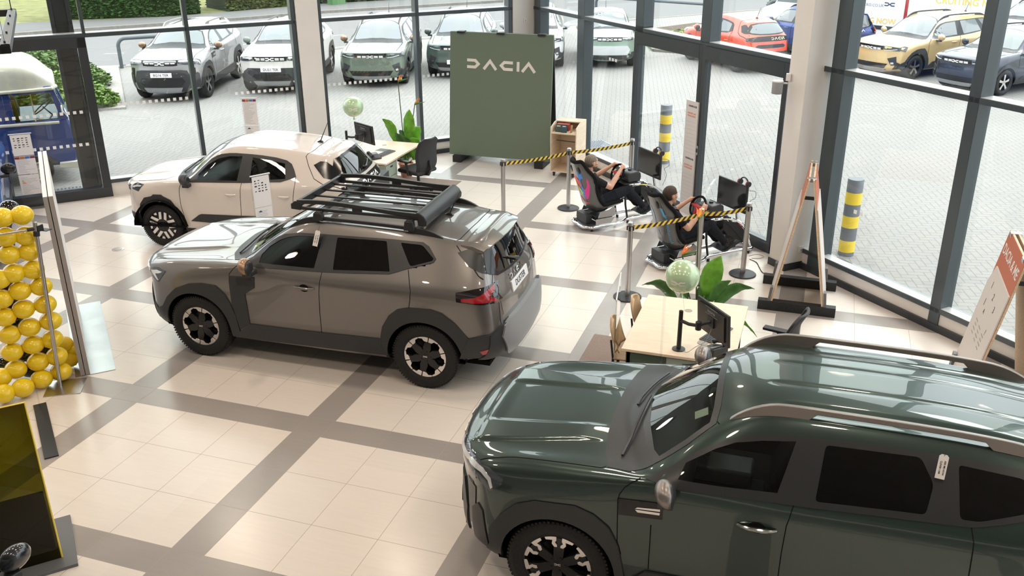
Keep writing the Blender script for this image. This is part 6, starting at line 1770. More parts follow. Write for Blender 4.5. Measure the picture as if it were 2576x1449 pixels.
# wall fittings on the right column
o = thing('loudspeaker', 'small grey loudspeaker bracketed to the white column', 'speaker', (3.86, 5.75, 2.36))
m = MB(); m.lathe([(.0, 0), (.062, 0), (.068, .01), (.068, .15), (.0, .15)], n=28); m.build('speaker_body', mat('speaker_grille', (.33, .34, .35), .6), o)
m = MB(); m.lathe([(.069, .15), (.069, .165), (.0, .168)], n=28); m.build('speaker_top', M_PAPER, o)
m = MB(); m.box((.08, .04, .13), (.08, .02, .02)); m.box((.12, .085, .20), (.06, .06, .09)); m.build('bracket', M_PAPER, o, bevel=.004)
def socket(label, P, n):
    P, n = Vector(P), Vector(n).normalized(); u = n.cross(Vector((0, 0, 1))) * -1
    o = thing('wall_socket', label, 'socket', tuple(P)); f = frame_f((0, 0, 0), u, (0, 0, 1))
    m = MB(); m.prism([(-.043, -.043), (.043, -.043), (.043, .043), (-.043, .043)], 0, .009, 'z', f=f); m.build('plate', mat('socket_white', (.80, .79, .77), .4), o, bevel=.002)
    m = MB(); m.prism([(-.008, -.02), (.008, -.02), (.008, 0), (-.008, 0)], .009, .012, 'z', f=f); m.build('switch', M_STEEL, o)
socket('white wall socket low on the white column behind the A-board', (4.385, 5.822, .28), (.707, -.707, 0))
socket('small white wall plate high on the corner column beside the green screen', (-1.30, 11.30, 2.46), (.56, -.83, 0))

# leader board panel by the doors
o = thing('leader_board', 'tall white lap time board with orange headings against the glass door', 'sign', (2.56, 7.63, 0), math.radians(-45))
m = MB(); m.box((0, 0, .92), (.30, .025, 1.80)); m.build('panel', mat('board_white', (.66, .62, .60), .5), o, bevel=.002)
m = MB(); m.box((0, 0, .015), (.30, .30, .03)); m.build('base', M_PAPER, o, bevel=.003)
M_PORANGE = mat('print_orange', (.80, .22, .10), .6)
for z0 in (1.74, .93):
    t = MB(); text_mb(t, 'HANKOOK', (.02, -.0135, z0), (1, 0, 0), (0, 0, 1), .040, .001, bold=.02); t.build('lettering', M_INK, o)
    t = MB(); text_mb(t, 'FASTEST LAP', (0, -.0135, z0 - .11), (1, 0, 0), (0, 0, 1), .036, .001, bold=.01); t.build('lettering', M_PORANGE, o)
    t = MB(); text_mb(t, 'CHALLENGE', (0, -.0135, z0 - .15), (1, 0, 0), (0, 0, 1), .036, .001, bold=.01); t.build('lettering', M_PORANGE, o)
t = MB()
for k in range(10):
    for z0 in (1.50, .68):
        if z0 - k * .06 > (1.0 if z0 > 1 else .1): t.box((0, -.0132, z0 - k * .06), (.26, .001, .002))
t.build('ruled_lines', mat('rule_grey', (.45, .43, .42), .6), o)
# floor socket
m = MB(); m.lathe([(.0, .001), (.085, .001), (.085, .004), (0, .006)], n=32); m.lathe([(.055, .006), (.055, .008), (0, .008)], n=24); tag(m.build('floor_box', mat('floor_box_steel', (.66, .63, .60), .25, .6), None, (-5.06, 3.59, 0)), 'round steel floor outlet in the tiles left of the grey brown SUV', 'floor outlet')
# ---------------------------------------------------------------- racing rigs and the two drivers
M_SHELL = mat('seat_shell_carbon', (.075, .078, .08), .22, .3, .8)
M_FABRIC = noise_tint(mat('seat_black_fabric', (.012, .012, .013), .9, spec=.15), 150, .4)
M_REDP = mat('red_trim', (.55, .04, .05), .4)
SEAT_P = [(.66, .335), (.50, .30), (.34, .255), (.225, .275), (.135, .38), (.07, .56), (.005, .76), (-.05, .91), (-.09, 1.03), (-.10, 1.06)]
SEAT_W = [.20, .215, .22, .22, .21, .205, .222, .175, .13, .105]
SEAT_B = [.07, .10, .13, .15, .14, .13, .15, .10, .07, .05]
def _lerp(L, t):
    t = max(0, min(len(L) - 1.0001, t * (len(L) - 1))); k = int(t); f = t - k; f = f
    g = lambda i: L[max(0, min(len(L) - 1, i))]
    p0, p1, p2, p3 = g(k - 1), g(k), g(k + 1), g(k + 2)
    cr = lambda a, b, c, d: .5 * (2 * b + (c - a) * f + (2 * a - 5 * b + 4 * c - d) * f * f + (3 * b - a - 3 * c + d) * f ** 3)
    if isinstance(p1, tuple): return tuple(cr(a, b, c, d) for a, b, c, d in zip(p0, p1, p2, p3))
    return cr(p0, p1, p2, p3)
def seat_pt(t, u, off=0.0):
    """seat surface: t front lip -> headrest, u -1..1 across (negative = right), off > 0 outward (away from driver)"""
    c = _lerp(SEAT_P, t); a = _lerp(SEAT_P, max(0, t - .01)); b = _lerp(SEAT_P, min(.9999, t + .01))
    d = Vector((b[0] - a[0], b[1] - a[1])).normalized(); n = Vector((-d.y, d.x))       # inward
    if n.x < 0 and t > .5: n = -n
    if t <= .5 and n.y < 0: n = -n
    n = Vector((abs(d.y) if t > .4 else -d.y, 0)) if False else (Vector((-d.y, d.x)) if Vector((-d.y, d.x)).dot(Vector((.5, .6))) > 0 else Vector((d.y, -d.x)))
    w = _lerp(SEAT_W, t); bo = _lerp(SEAT_B, t) * abs(u) ** 3.2
    y = u * w + (off * .9 * (1 if u > 0 else -1) * abs(u) ** 2)
    q = bo - off * (1 - .75 * abs(u) ** 4)
    return Vector((c[0] + n.x * q, y, c[1] + n.y * q))
def make_rig(label, x, y, clamp, decal):
    o = thing('racing_rig', label, 'racing simulator', (x, y, 0), math.radians(45))
    # chrome base
    for s in (-1, 1):
        m = MB(); m.tube(interp_curve([(.0, 0, .06), (-.015, s * .12, .06), (.0, s * .17, .06), (.05, s * .20, .06), (.08, s * .25, .06), (.16, s * .265, .06), (.45, s * .265, .06), (.62, s * .25, .065), (.74, s * .18, .075), (.86, s * .165, .075), (1.25, s * .16, .075), (1.52, s * .15, .06), (1.60, s * .10, .06), (1.61, 0, .06)], 6), .026, 12); m.build('base_tube', M_CHROME, o)
        m = MB(); m.prism([(.16, .09), (.52, .09), (.52, .18), (.16, .18)], s * .245, s * .250, 'y'); m.build('side_plate', M_CHROME, o)
        m = MB(); m.prism([(.20, .19), (.50, .19), (.52, .30), (.47, .34), (.40, .30), (.24, .28)], s * .236, s * .243, 'y'); m.build('seat_bracket', M_STEEL, o)
        m = MB(); m.tube(interp_curve([(1.57, s * .12, .08), (1.50, s * .14, .22), (1.40, s * .15, .40), (1.26, s * .15, .52), (1.08, s * .15, .585), (.90, s * .15, .60), (.80, s * .13, .60)], 6), .022, 10); m.build('front_hoop', M_CHROME, o)
        m = MB(); m.prism([(1.02, .56), (1.25, .50), (1.38, .38), (1.47, .20), (1.50, .12), (1.10, .34), (1.02, .44)], s * .150, s * .156, 'y'); m.build('side_panel', M_BLACKP, o)
        m = MB(); m.tube([(1.45 - .72, s * .14, .60), (.74, s * .16, .30), (.78, s * .165, .08)], .016, 8); m.build('wheel_strut', M_BLACKP, o)
        for xx in (.10, .80, 1.50): f = MB(); f.lathe([(.022, 0), (.022, .04), (0, .04)], (xx, s * (.24 if xx < .5 else .155), 0), 14); f.build('rubber_foot', M_BLACKP, o)
    m = MB(); m.box((.14, 0, .085), (.22, .42, .02)); m.box((.10, 0, .16), (.10, .30, .14)); m.box((.34, 0, .17), (.30, .40, .06)); m.build('seat_base', M_BLACKP, o, bevel=.006)
    # seat shell and cushion
    nt, nu = 40, 21
    for nm, off, th, mm in (('seat_shell', .022, .012, M_SHELL), ('seat_cushion', .0, .022, M_FABRIC)):
        m = MB(); vs = []; fs = []
        for i in range(nt + 1):
            for j in range(nu): vs.append(tuple(seat_pt(i / nt * .999, 2 * j / (nu - 1) - 1, off)))
            if i: fs += [((i - 1) * nu + j, (i - 1) * nu + j + 1, i * nu + j + 1, i * nu + j) for j in range(nu - 1)]
        m.add(vs, fs); ob = m.build(nm, mm, o, fix=False); sd = ob.modifiers.new('s', 'SOLIDIFY'); sd.thickness = th; sd.offset = 0
        if nm == 'seat_shell': shell = ob
    e = MB(); e.tube([tuple(seat_pt(i / 60 * .999, -1, .008)) for i in range(61)] + [tuple(seat_pt(.999, -1 + j / 6, .008)) for j in range(1, 13)] + [tuple(seat_pt(.999 - i / 60 * .999, 1, .008)) for i in range(1, 61)], .030, 10); e.build('seat_bolster', M_FABRIC, o)
    for s in (-1, 1):
        h = MB(); h.ball((0, 0, 0), (.010, .030, .055), 14, 8); p = seat_pt(.80, s * .55, .034); h.xf(Matrix.Translation(p) @ Matrix.Rotation(-.35, 4, 'Y')); h.build('harness_slot', M_INK, shell)
    decal(shell)
    # pedals
    m = MB(); m.prism([(1.06, .10), (1.50, .27), (1.50, .25), (1.08, .075)], -.15, .15, 'y'); m.build('pedal_plate', M_BLACKP, o)
    for yy in (-.10, .0, .10):
        p = MB(); p.prism([(1.26, .20), (1.38, .31), (1.375, .32), (1.25, .21)], yy - .03, yy + .03, 'y'); p.build('pedal', M_STEEL, o)
    # wheel deck, base and wheel
    m = MB(); m.box((.84, 0, .625), (.24, .30, .02)); m.build('wheel_deck', M_BLACKP, o, bevel=.004)
    m = MB(); m.prism([(.80, .635), (1.01, .635), (1.03, .70), (1.02, .77), (.95, .805), (.80, .79), (.77, .72)], -.135, .135, 'y'); m.build('wheel_base', mat('wheelbase_grey', (.045, .048, .052), .35), o, bevel=.022, seg=4)
    m = MB()
    for k in range(7): m.box((.975, -.09 + k * .03, .796), (.05, .012, .006), R=Matrix.Rotation(.45, 3, 'Y'))
    m.cyl((.90, 0, .795), (.90, 0, .815), .03); m.build('base_vents', M_INK, o)
    c = Vector((.675, 0, .775)); ax = Vector((-.90, 0, .436)); u = Vector((0, -1, 0)); v = Vector((.436, 0, .90)); R_ = .142
    m = MB(); m.tube([tuple(c + u * R_ * math.cos(2 * PI * k / 40) + v * R_ * math.sin(2 * PI * k / 40)) for k in range(40)], .0165, 12, closed=True); m.build('wheel_rim', M_FABRIC, o)
    m = MB(); m.cyl(tuple(c - ax * .11), tuple(c + ax * .012), .045); m.cyl(tuple(c - ax * .02), tuple(c + ax * .02), .055); m.build('wheel_hub', M_BLACKP, o)
    for a in (0, PI, -PI / 2):
        q = MB(); q.tube([tuple(c + ax * .01), tuple(c + (u * math.cos(a) + v * math.sin(a)) * (R_ - .01))], [.030, .014], 8); q.build('wheel_spoke', M_REDP, o)
    m = MB(); m.box(tuple(c + v * R_), (.012, .02, .036)); m.build('wheel_marker', M_REDP, o)
    # monitor on its stalk
    m = MB(); m.tube(interp_curve([(1.53, 0, .12), (1.46, 0, .28), (1.40, 0, .42), (1.36, 0, .58), (1.33, 0, .72)], 5), .021, 12); m.build('monitor_stalk', M_CHROME, o)
    m = MB(); m.cyl((1.42, -.05, .385), (1.42, .05, .385), .032); m.box((1.42, 0, .385), (.05, .16, .03)); m.build('clamp', clamp, o, bevel=.006)
    m = MB(); m.box((1.26, 0, .86), (.030, .62, .395)); m.box((1.285, 0, .84), (.03, .40, .26)); m.box((1.315, 0, .80), (.03, .12, .16)); mb = m.build('monitor_case', M_BLACKP, o, bevel=.006)
    m = MB(); m.box((1.2442, 0, .868), (.001, .585, .345)); m.build('screen', M_SCREENGL, o)
    m = MB(); m.tube(interp_curve([(1.30, -.25, .98), (1.40, -.30, .96), (1.42, -.28, .86), (1.36, -.26, .82), (1.42, -.24, .70), (1.46, -.10, .50)], 6), .003, 5); m.tube(interp_curve([(.95, -.1, .66), (1.0, -.17, .55), (1.1, -.165, .50), (1.3, -.16, .3), (1.5, -.15, .1)], 6), .004, 5); m.build('cable', M_INK, o)
    m = MB(); m.box((.88, -.12, .50), (.05, .05, .14)); m.build('control_box', M_BLACKP, o, bevel=.006)
    return o
def headset(label, rig, mm):
    bpy.context.view_layer.update()
    o = thing('headset', label, 'headphones', tuple(rig.matrix_world @ Vector((1.285, -.19, 1.045))), math.radians(45))
    m = MB(); m.tube([(.0, .085 * math.cos(PI * k / 14), .02 + .085 * math.sin(PI * k / 14)) for k in range(15)], .010, 8); m.build('headband', M_BLACKP, o)
    for s in (-1, 1):
        c = MB(); c.lathe([(0, -.02), (.038, -.02), (.042, 0), (.036, .02), (0, .022)], (0, s * .085, .03), 20, 'y'); c.build('earcup', M_BLACKP, o); r = MB(); r.lathe([(.043, -.004), (.043, .004)], (0, s * .085, .03), 20, 'y', caps=False); r.build('earcup_ring', mm, o)
    return o

# decals on the seat backs
def strip_on_seat(m, pts, w, off=.031):
    L, R = stroke(pts, w); vs = []; st = len(m.v)
    for a, b in zip(L, R): vs += [tuple(seat_pt(a[0], a[1], off)), tuple(seat_pt(b[0], b[1], off))]
    m.add(vs, [(2 * k, 2 * k + 1, 2 * k + 3, 2 * k + 2) for k in range(len(pts) - 1)])
def decal_rings(shell):
    def arc(c, r, a0, a1, n=18): return [(c[0] + r * .42 * math.cos(a0 + (a1 - a0) * k / n), c[1] + r * math.sin(a0 + (a1 - a0) * k / n)) for k in range(n + 1)]
    for nm, col_, pts, w in (('decal_blue', (.06, .25, .75), arc((.655, -.50), .24, -.5, 2.9), .10), ('decal_pink', (.75, .05, .30), arc((.655, -.50), .24, 2.9, 5.0), .09), ('decal_red', (.80, .05, .04), [(.70, .45), (.68, .15), (.65, -.1), (.625, -.36)], .065),
                             ('decal_orange', (.85, .28, .05), [(.66, .40), (.62, .25), (.575, .12)], .05), ('decal_green', (.28, .72, .14), [(.60, .08), (.575, -.12), (.555, -.25)], .04), ('decal_yellow', (.88, .66, .06), [(.555, -.30), (.55, -.46), (.548, -.56)], .04), ('decal_script', (.60, .05, .06), [(.52, .25), (.505, .05), (.485, -.15), (.475, -.4), (.47, -.62)], .018)):
        m = MB(); strip_on_seat(m, pts, w); m.build(nm, mat(nm, col_, .35), shell, fix=False)
def decal_text(shell):
    t = MB(); text_mb(t, 'airestateplanning', (0, 0, 0), (1, 0, 0), (0, 1, 0), 1, .02)
    x0 = min(v[0] for v in t.v); x1 = max(v[0] for v in t.v)
    t.v = [tuple(seat_pt(.69 - (v[0] - x0) / (x1 - x0) * .26, -.70 + v[1] * .16, .0315 + v[2] * .01)) for v in t.v]
    mb_ = mat('decal_sky', (.10, .38, .62), .4); t.build('lettering', mb_, shell, fix=False)
    m = MB(); strip_on_seat(m, [(.725, -.62), (.705, -.72)], .10); m.build('decal_mark', mb_, shell, fix=False)
    for nm, pts, w in (('decal_patch', [(.74, .25), (.68, .12), (.64, .05)], .10), ('decal_patch', [(.50, .05), (.46, -.12), (.43, -.30)], .12)):
        m = MB(); strip_on_seat(m, pts, w); m.build(nm, mat('decal_pale_blue', (.22, .40, .62), .3), shell, fix=False)
R1 = make_rig('chrome racing rig with coloured rings on its seat, the far one by the caddy', 1.09, 6.53, mat('clamp_blue', (.04, .25, .62), .4), decal_rings)
R2 = make_rig('chrome racing rig with blue lettering down its seat, the near one behind the belt', 2.50, 5.25, M_REDP, decal_text)
headset('black headset hung on the far rig monitor', R1, mat('ring_orange', (.8, .2, .05), .4))
headset('black headset with red rings hung on the near rig monitor', R2, M_REDP)

# ---- people
def capsule(m, a, b, r0, r1, n=12):
    """tapered limb segment with round ends"""
    a, b = Vector(a), Vector(b); d = b - a; L = d.length; d = d / L if L > 1e-6 else Vector((0, 0, 1))
    pts = []; rad = []
    for k in range(5): t = PI / 2 * k / 4; pts.append(a - d * r0 * math.cos(t)); rad.append(max(1e-4, r0 * math.sin(t)))
    for k in range(1, 5): t = PI / 2 * k / 4; pts.append(b + d * r1 * math.sin(t)); rad.append(max(1e-4, r1 * math.cos(t)))
    m.tube(pts, rad, n, caps=True)
def chain(m, P, R):
    for k in range(len(P) - 1): capsule(m, P[k], P[k + 1], R[k], R[k + 1])
M_SKIN = noise_tint(mat('skin', (.62, .36, .26), .5, spec=.35), 30, .06)
M_SKIN.node_tree.nodes['Principled BSDF'].inputs['Subsurface Weight'].default_value = .08
M_TEE = noise_tint(mat('black_cloth', (.014, .014, .016), .88, spec=.2), 60, .35)
M_TROUS = noise_tint(mat('navy_black_cloth', (.016, .018, .024), .9, spec=.2), 60, .3)
M_SHOE = mat('shoe_black', (.012, .012, .013), .5)
def person(label, rig, hands, elbows, hair_c, beard, hair_long, vest):
    o = thing('person', label, 'person', tuple(rig.location), math.radians(45))
    c = Vector((.675, 0, .775)); ax = Vector((-.90, 0, .436)); u = Vector((0, -1, 0)); v = Vector((.436, 0, .90)); R_ = .142
    m = MB(); zones = []                     # zones: (segment a, b, radius, zone)
    def seg(P, R, z):
        chain(m, P, R)
        for k in range(len(P) - 1): zones.append((Vector(P[k]), Vector(P[k + 1]), max(R[k], R[k + 1]), z))
    # torso
    seg([(.29, 0, .40), (.255, 0, .52), (.21, 0, .66), (.185, 0, .75)], [.135, .125, .135, .12], 'shirt')
    for s in (-1, 1):
        seg([(.25, s * .05, .52), (.20, s * .09, .68), (.18, s * .10, .755)], [.11, .105, .085], 'shirt')
        seg([(.31, s * .08, .39), (.30, s * .10, .385)], [.115, .115], 'trousers')
        seg([(.175, s * .06, .80), (.175, s * .185, .775)], [.062, .066], 'shirt')
    seg([(.175, 0, .78), (.172, 0, .85), (.185, 0, .90)], [.062, .056, .055], 'skin')
    # head: skull, jaw, nose, ears, brow, lips
    hc = Vector((.205, 0, 1.012)); st = len(m.v)
    m.ball(tuple(hc + Vector((-.008, 0, .020))), (.098, .076, .094), 24, 16); m.ball(tuple(hc + Vector((.030, 0, -.055))), (.068, .056, .078), 20, 14)
    m.ball(tuple(hc + Vector((.062, 0, -.112))), (.030, .034, .022), 14, 10); m.ball(tuple(hc + Vector((.078, 0, .032))), (.022, .050, .018), 14, 10)
    capsule(m, hc + Vector((.090, 0, .012)), hc + Vector((.106, 0, -.032)), .010, .014); m.ball(tuple(hc + Vector((.100, 0, -.037))), (.014, .019, .011), 12, 8)
    m.ball(tuple(hc + Vector((.086, 0, -.068))), (.014, .026, .007), 12, 8); m.ball(tuple(hc + Vector((.084, 0, -.080))), (.013, .022, .008), 12, 8)
    for s in (-1, 1):
        m.ball(tuple(hc + Vector((.062, s * .036, -.025))), (.028, .026, .022), 12, 8)
        m.ball(tuple(hc + Vector((-.004, s * .080, -.018))), (.022, .010, .034), 14, 10); m.ball(tuple(hc + Vector((.002, s * .084, -.018))), (.015, .008, .026), 12, 8)
    zones.append((hc + Vector((0, 0, -.10)), hc + Vector((0, 0, .06)), .10, 'skin'))
    # arms and hands on the wheel
    for s, th in ((-1, hands[0]), (1, hands[1])):
        rim = c + (u * math.cos(th) + v * math.sin(th)) * R_; Rr = (u * math.cos(th) + v * math.sin(th)); T = (-u * math.sin(th) + v * math.cos(th)); A = ax
        palm = rim + Rr * .022 + A * .036; el = Vector(elbows[0 if s < 0 else 1]); dw = (el - palm).normalized(); wr = palm + dw * .075
        sh = Vector((.172, s * .19, .775)); mid = sh.lerp(el, .55)
        seg([tuple(sh), tuple(mid)], [.064, .054], 'shirt'); seg([tuple(mid), tuple(el)], [.050, .042], 'skin')
        seg([tuple(el), tuple(el.lerp(wr, .35)), tuple(wr)], [.042, .043, .027], 'skin')
        seg([tuple(wr), tuple(palm)], [.027, .030], 'skin')
        for k in range(4): capsule(m, wr.lerp(palm, .6), rim + T * ((k - 1.5) * .019) + Rr * .020 + A * .030, .016, .012)
        for k in range(4):
            off = T * ((k - 1.5) * .0195); ln = (.86, 1.0, .96, .80)[k]; P = []
            for q in range(7):
                f = math.radians(75 - 205 * ln * q / 6); P.append(rim + off + (Rr * math.cos(f) + A * math.sin(f)) * .0265)
            chain(m, P, [.0105, .0100, .0098, .0094, .0090, .0086, .0078])
        zones.append((rim - T * .03, rim + T * .03, .05, 'skin'))
        ts = 1 if T.z > 0 else -1
        capsule(m, palm - T * ts * .0 + Rr * -.004, palm + T * ts * .030 - Rr * .022, .015, .012); capsule(m, palm + T * ts * .030 - Rr * .022, rim + T * ts * .052 + A * .024 - Rr * .006, .012, .0095)
    # legs
    for s in (-1, 1):
        kx = .775 if s < 0 else .80
        seg([(.33, s * .105, .385), (.56, s * .13, .475), (kx, s * .14, .545)], [.098, .085, .066], 'trousers')
        seg([(kx, s * .14, .545), (kx + .12, s * .135, .42), (1.08, s * .11, .245)], [.066, .062, .046], 'trousers')
        seg([(1.08, s * .11, .235), (1.12, s * .11, .205)], [.044, .042], 'shoe')
        seg([(1.11, s * .11, .205), (1.20, s * .105, .270), (1.27, s * .10, .335)], [.042, .044, .034], 'shoe')
        seg([(1.10, s * .11, .205), (1.135, s * .11, .185)], [.040, .036], 'shoe')
    tmp = m.build('tmp', M_SKIN, fix=False)
    rm = tmp.modifiers.new('r', 'REMESH'); rm.mode = 'VOXEL'; rm.voxel_size = .0062; rm.use_smooth_shade = True
    sm = tmp.modifiers.new('s', 'SMOOTH'); sm.factor = .5; sm.iterations = 5
    me = bpy.data.meshes.new_from_object(tmp.evaluated_get(bpy.context.evaluated_depsgraph_get())); bpy.data.objects.remove(tmp)
    co = np.empty(len(me.vertices) * 3); me.vertices.foreach_get('co', co); co = co.reshape(-1, 3)
    no = np.array([q.normal[:] for q in me.vertices]); best = np.full(len(co), 1e9); zi = np.zeros(len(co), int); names = ['skin', 'shirt', 'trousers', 'shoe']
    for a, b, r, z in zones:
        a = np.array(a); b = np.array(b); d = b - a; t = np.clip(((co - a) @ d) / (d @ d + 1e-9), 0, 1); D = np.linalg.norm(co - a - t[:, None] * d, axis=1) - r
        w = D < best; best[w] = D[w]; zi[w] = names.index(z)
    for mm in (M_SKIN, M_TEE, M_TROUS, M_SHOE): me.materials.append(mm)
    polys = [tuple(p.vertices) for p in me.polygons]
    me.materials.clear(); me.materials.append(M_SKIN)
    me.name = 'body'; me.polygons.foreach_set('use_smooth', [True] * len(me.polygons))
    bo = bpy.data.objects.new('body', me); COL.objects.link(bo); bo.parent = o
    def layer(name, mask, off, mm):
        fs = [p for p in polys if all(mask[i] for i in p)]; us = sorted({i for p in fs for i in p}); mp = {q: k for k, q in enumerate(us)}
        q = MB(); q.add([tuple(co[i] + no[i] * off) for i in us], [tuple(mp[i] for i in p) for p in fs]); ob = q.build(name, mm, bo, fix=False, sharp=0)
        sd = ob.modifiers.new('s', 'SOLIDIFY'); sd.thickness = .006; sd.offset = -1; return ob
    layer('shirt', zi == 1, .007, M_TEE); layer('trousers', zi == 2, .007, M_TROUS)
    for s in (-1, 1): layer('shoe', (zi == 3) & (co[:, 1] * s > 0), .006, M_SHOE)
    h = co - np.array(hc)
    head = (h[:, 2] > -.13) & (np.abs(h[:, 0]) < .16) & (np.abs(h[:, 1]) < .12) & (co[:, 2] > .85)
    hair = head & (h[:, 2] > -.075 + .10 * smst((h[:, 0] + .03) / .06)) & (h[:, 0] < .052 + .10 * np.maximum(0, h[:, 2] - .06)) & ~((np.abs(h[:, 1]) > .070) & (h[:, 2] < .02) & (h[:, 0] > -.03))
    layer('hair', hair, .007 if not hair_long else .011, hair_c)
    if beard: layer('beard', head & (h[:, 2] < -.062) & (h[:, 0] > .0) & (h[:, 2] > -.145) & ~((np.abs(h[:, 1]) < .024) & (h[:, 2] > -.090) & (h[:, 0] > .08)), .0035, beard)
    for s in (-1, 1):
        e = MB(); e.ball(tuple(hc + Vector((.082, s * .031, .006))), .0105, 12, 8); ey = e.build('eye', mat('eye_white', (.75, .73, .70), .2), bo)
        e = MB(); e.ball(tuple(hc + Vector((.0895, s * .031, .006))), .0052, 10, 6); e.build('iris', mat('iris_dark', (.05, .035, .025), .2), ey)
    if vest:
        layer('gilet', (zi == 1) & (np.abs(co[:, 1]) < .165) & (co[:, 2] > .42), .022, noise_tint(mat('gilet_black', (.020, .021, .024), .6), 18, .3, 2, bump=.6))
    return o
person('bearded grey haired man in black clothes driving the far racing rig', R1, (math.radians(52), math.radians(135)), ((.385, -.27, .665), (.385, .27, .665)), noise_tint(mat('hair_grey', (.20, .165, .135), .8), 90, .4), mat('beard_grey', (.13, .095, .075), .85), False, False)
person('dark haired man in a black gilet driving the near racing rig', R2, (math.radians(12), math.radians(160)), ((.325, -.275, .60), (.37, .275, .615)), noise_tint(mat('hair_brown', (.055, .038, .028), .75), 90, .4), None, True, True)
# leads on the floor by the near rig
for lb, P in (('black cable curling over the tiles from the near rig to the column', [(3.72, 5.95, .006), (3.82, 5.85, .006), (3.88, 5.65, .006), (3.93, 5.50, .006), (4.02, 5.40, .006)]), ('pale cable loop on the tiles behind the near rig', [(3.70, 6.08, .006), (3.80, 6.18, .006), (3.90, 6.12, .006), (3.84, 6.02, .006), (3.74, 6.0, .006)])):
    m = MB(); m.tube(interp_curve(P, 8), .005, 6); tag(m.build('floor_cable', M_INK if 'black' in lb else mat('cable_pale', (.55, .52, .50), .6)), lb, 'cable')
# ---------------------------------------------------------------- left edge: balloon wall, frames, stands, pendant, parked vehicles at the edge
M_BALY = mat('balloon_yellow', (.83, .60, .015), .28, 0, .5); M_BALY.node_tree.nodes['Principled BSDF'].inputs['Subsurface Weight'].default_value = .25
M_BALK = mat('balloon_black', (.012, .012, .013), .12, 0, .6)
YB = [(-2.89, 0.117, 1.854), (-3.002, -0.015, 1.861), (-2.894, 0.113, 1.64), (-3.008, -0.022, 1.661), (-3.011, -0.025, 1.478), (-2.896, 0.111, 1.476), (-3.009, -0.023, 1.278), (-2.897, 0.11, 1.279), (-2.998, -0.011, 1.084), (-2.873, 0.138, 1.089), (-3.099, -0.128, 1.241), (-3.111, -0.144, 1.033), (-3.003, -0.015, 0.882), (-2.872, 0.139, 0.888), (-3.119, -0.153, 0.838), (-2.993, -0.004, 0.675), (-2.862, 0.151, 0.695), (-3.116, -0.15, 0.641), (-2.996, -0.008, 0.476), (-2.878, 0.133, 0.492), (-3.126, -0.161, 0.447), (-2.989, 0.0, 0.276), (-2.873, 0.138, 0.291), (-3.128, -0.164, 0.247), (-2.94, -0.05, 0.105), (-2.868, 0.144, 0.105), (-3.20, -0.30, 0.21), (-2.98, -0.26, 0.105), (-3.07, -0.42, 0.105), (-3.04, 0.42, 0.27), (-2.995, 0.49, 0.185), (-2.99, 0.40, 0.105)]
KB = [(-3.079, 0.157, 1.893), (-3.199, 0.015, 1.118), (-3.194, 0.022, 0.904), (-3.201, 0.014, 0.718), (-3.183, 0.034, 0.322), (-3.20, 0.06, 0.12), (-3.059, 0.182, 0.334), (-3.327, -0.136, 0.255)]
def party_balloon(p, mm, r, label, group, seed):
    rr = random.Random(seed); o = thing('balloon', label, 'balloon', p, rr.uniform(0, 6), group)
    m = MB(); m.ball((0, 0, 0), (r * 1.06, r * 1.06, r * .93), 24, 16); m.build('balloon_skin', mm, o)
    k = MB(); k.lathe([(.004, 0), (.009, .012), (.012, .02)], (r * .75, 0, -r * .72), 8, caps=False); k.build('knot', mm, o)
for k, p in enumerate(YB): party_balloon(p, M_BALY, .103 if k < 29 else .090, 'yellow balloon tied into the tall balloon wall behind the steel pole', 'yellow balloons of the balloon wall', k)
for k, p in enumerate(KB): party_balloon(p, M_BALK, .088, 'black balloon showing between the yellow balloons of the wall', 'black balloons of the balloon wall', 50 + k)
o = thing('pole_stand', 'steel pole with a crossbar on a flat base plate, before the balloon wall', 'stand', (-2.795, .029, 0))
m = MB(); m.prism([(.005, -.244), (.315, -.057), (.135, .241), (-.175, .051)], 0, .008); m.build('base_plate', M_STEEL, o, bevel=.002)
m = MB(); m.tube([(0, 0, .008), (.063, .074, 1.80)], .020, 16); m.build('pole', M_STEEL, o)
m = MB(); m.tube([(.061, .072, 1.735), (-.40, -.474, 1.735)], .013, 12); m.build('crossbar', M_STEEL, o)
m = MB(); m.cyl((.058, .068, 1.66), (.061, .072, 1.71), .030); m.cyl((.059, .07, 1.735), (.01, .012, 1.735), .018); m.build('clamp', M_BLACKP, o)
m = MB(); m.box((.12, .13, 1.71), (.09, .07, .006)); m.box((.09, .10, 1.735), (.01, .07, .06)); m.build('bracket', M_BLACKP, o)
# tall double panel seen along its edge
o = thing('exhibition_board', 'tall white double panel seen edge on, standing on a steel floor plate', 'display', (-2.724, .316, 0), math.radians(135.3))
m = MB(); m.bx(-.02, -.30, 0, 2.05, .10, .006); m.build('floor_plate', noise_tint(mat('plate_steel', (.42, .43, .44), .24, .9), 3, .08), o)
M_PANELW = mat('panel_white', (.80, .78, .77), .45); M_PANELE = mat('panel_edge_grey', (.33, .30, .28), .5)
for s in (-1, 1):
    m = MB(); m.bx(0, s * .004, .006, 2.0, s * .046, 2.0); m.build('panel', M_PANELW, o, bevel=.003)
    m = MB(); m.bx(-.004, s * .004, .006, .001, s * .046, 1.998); m.build('edge_strip', M_PANELE, o)
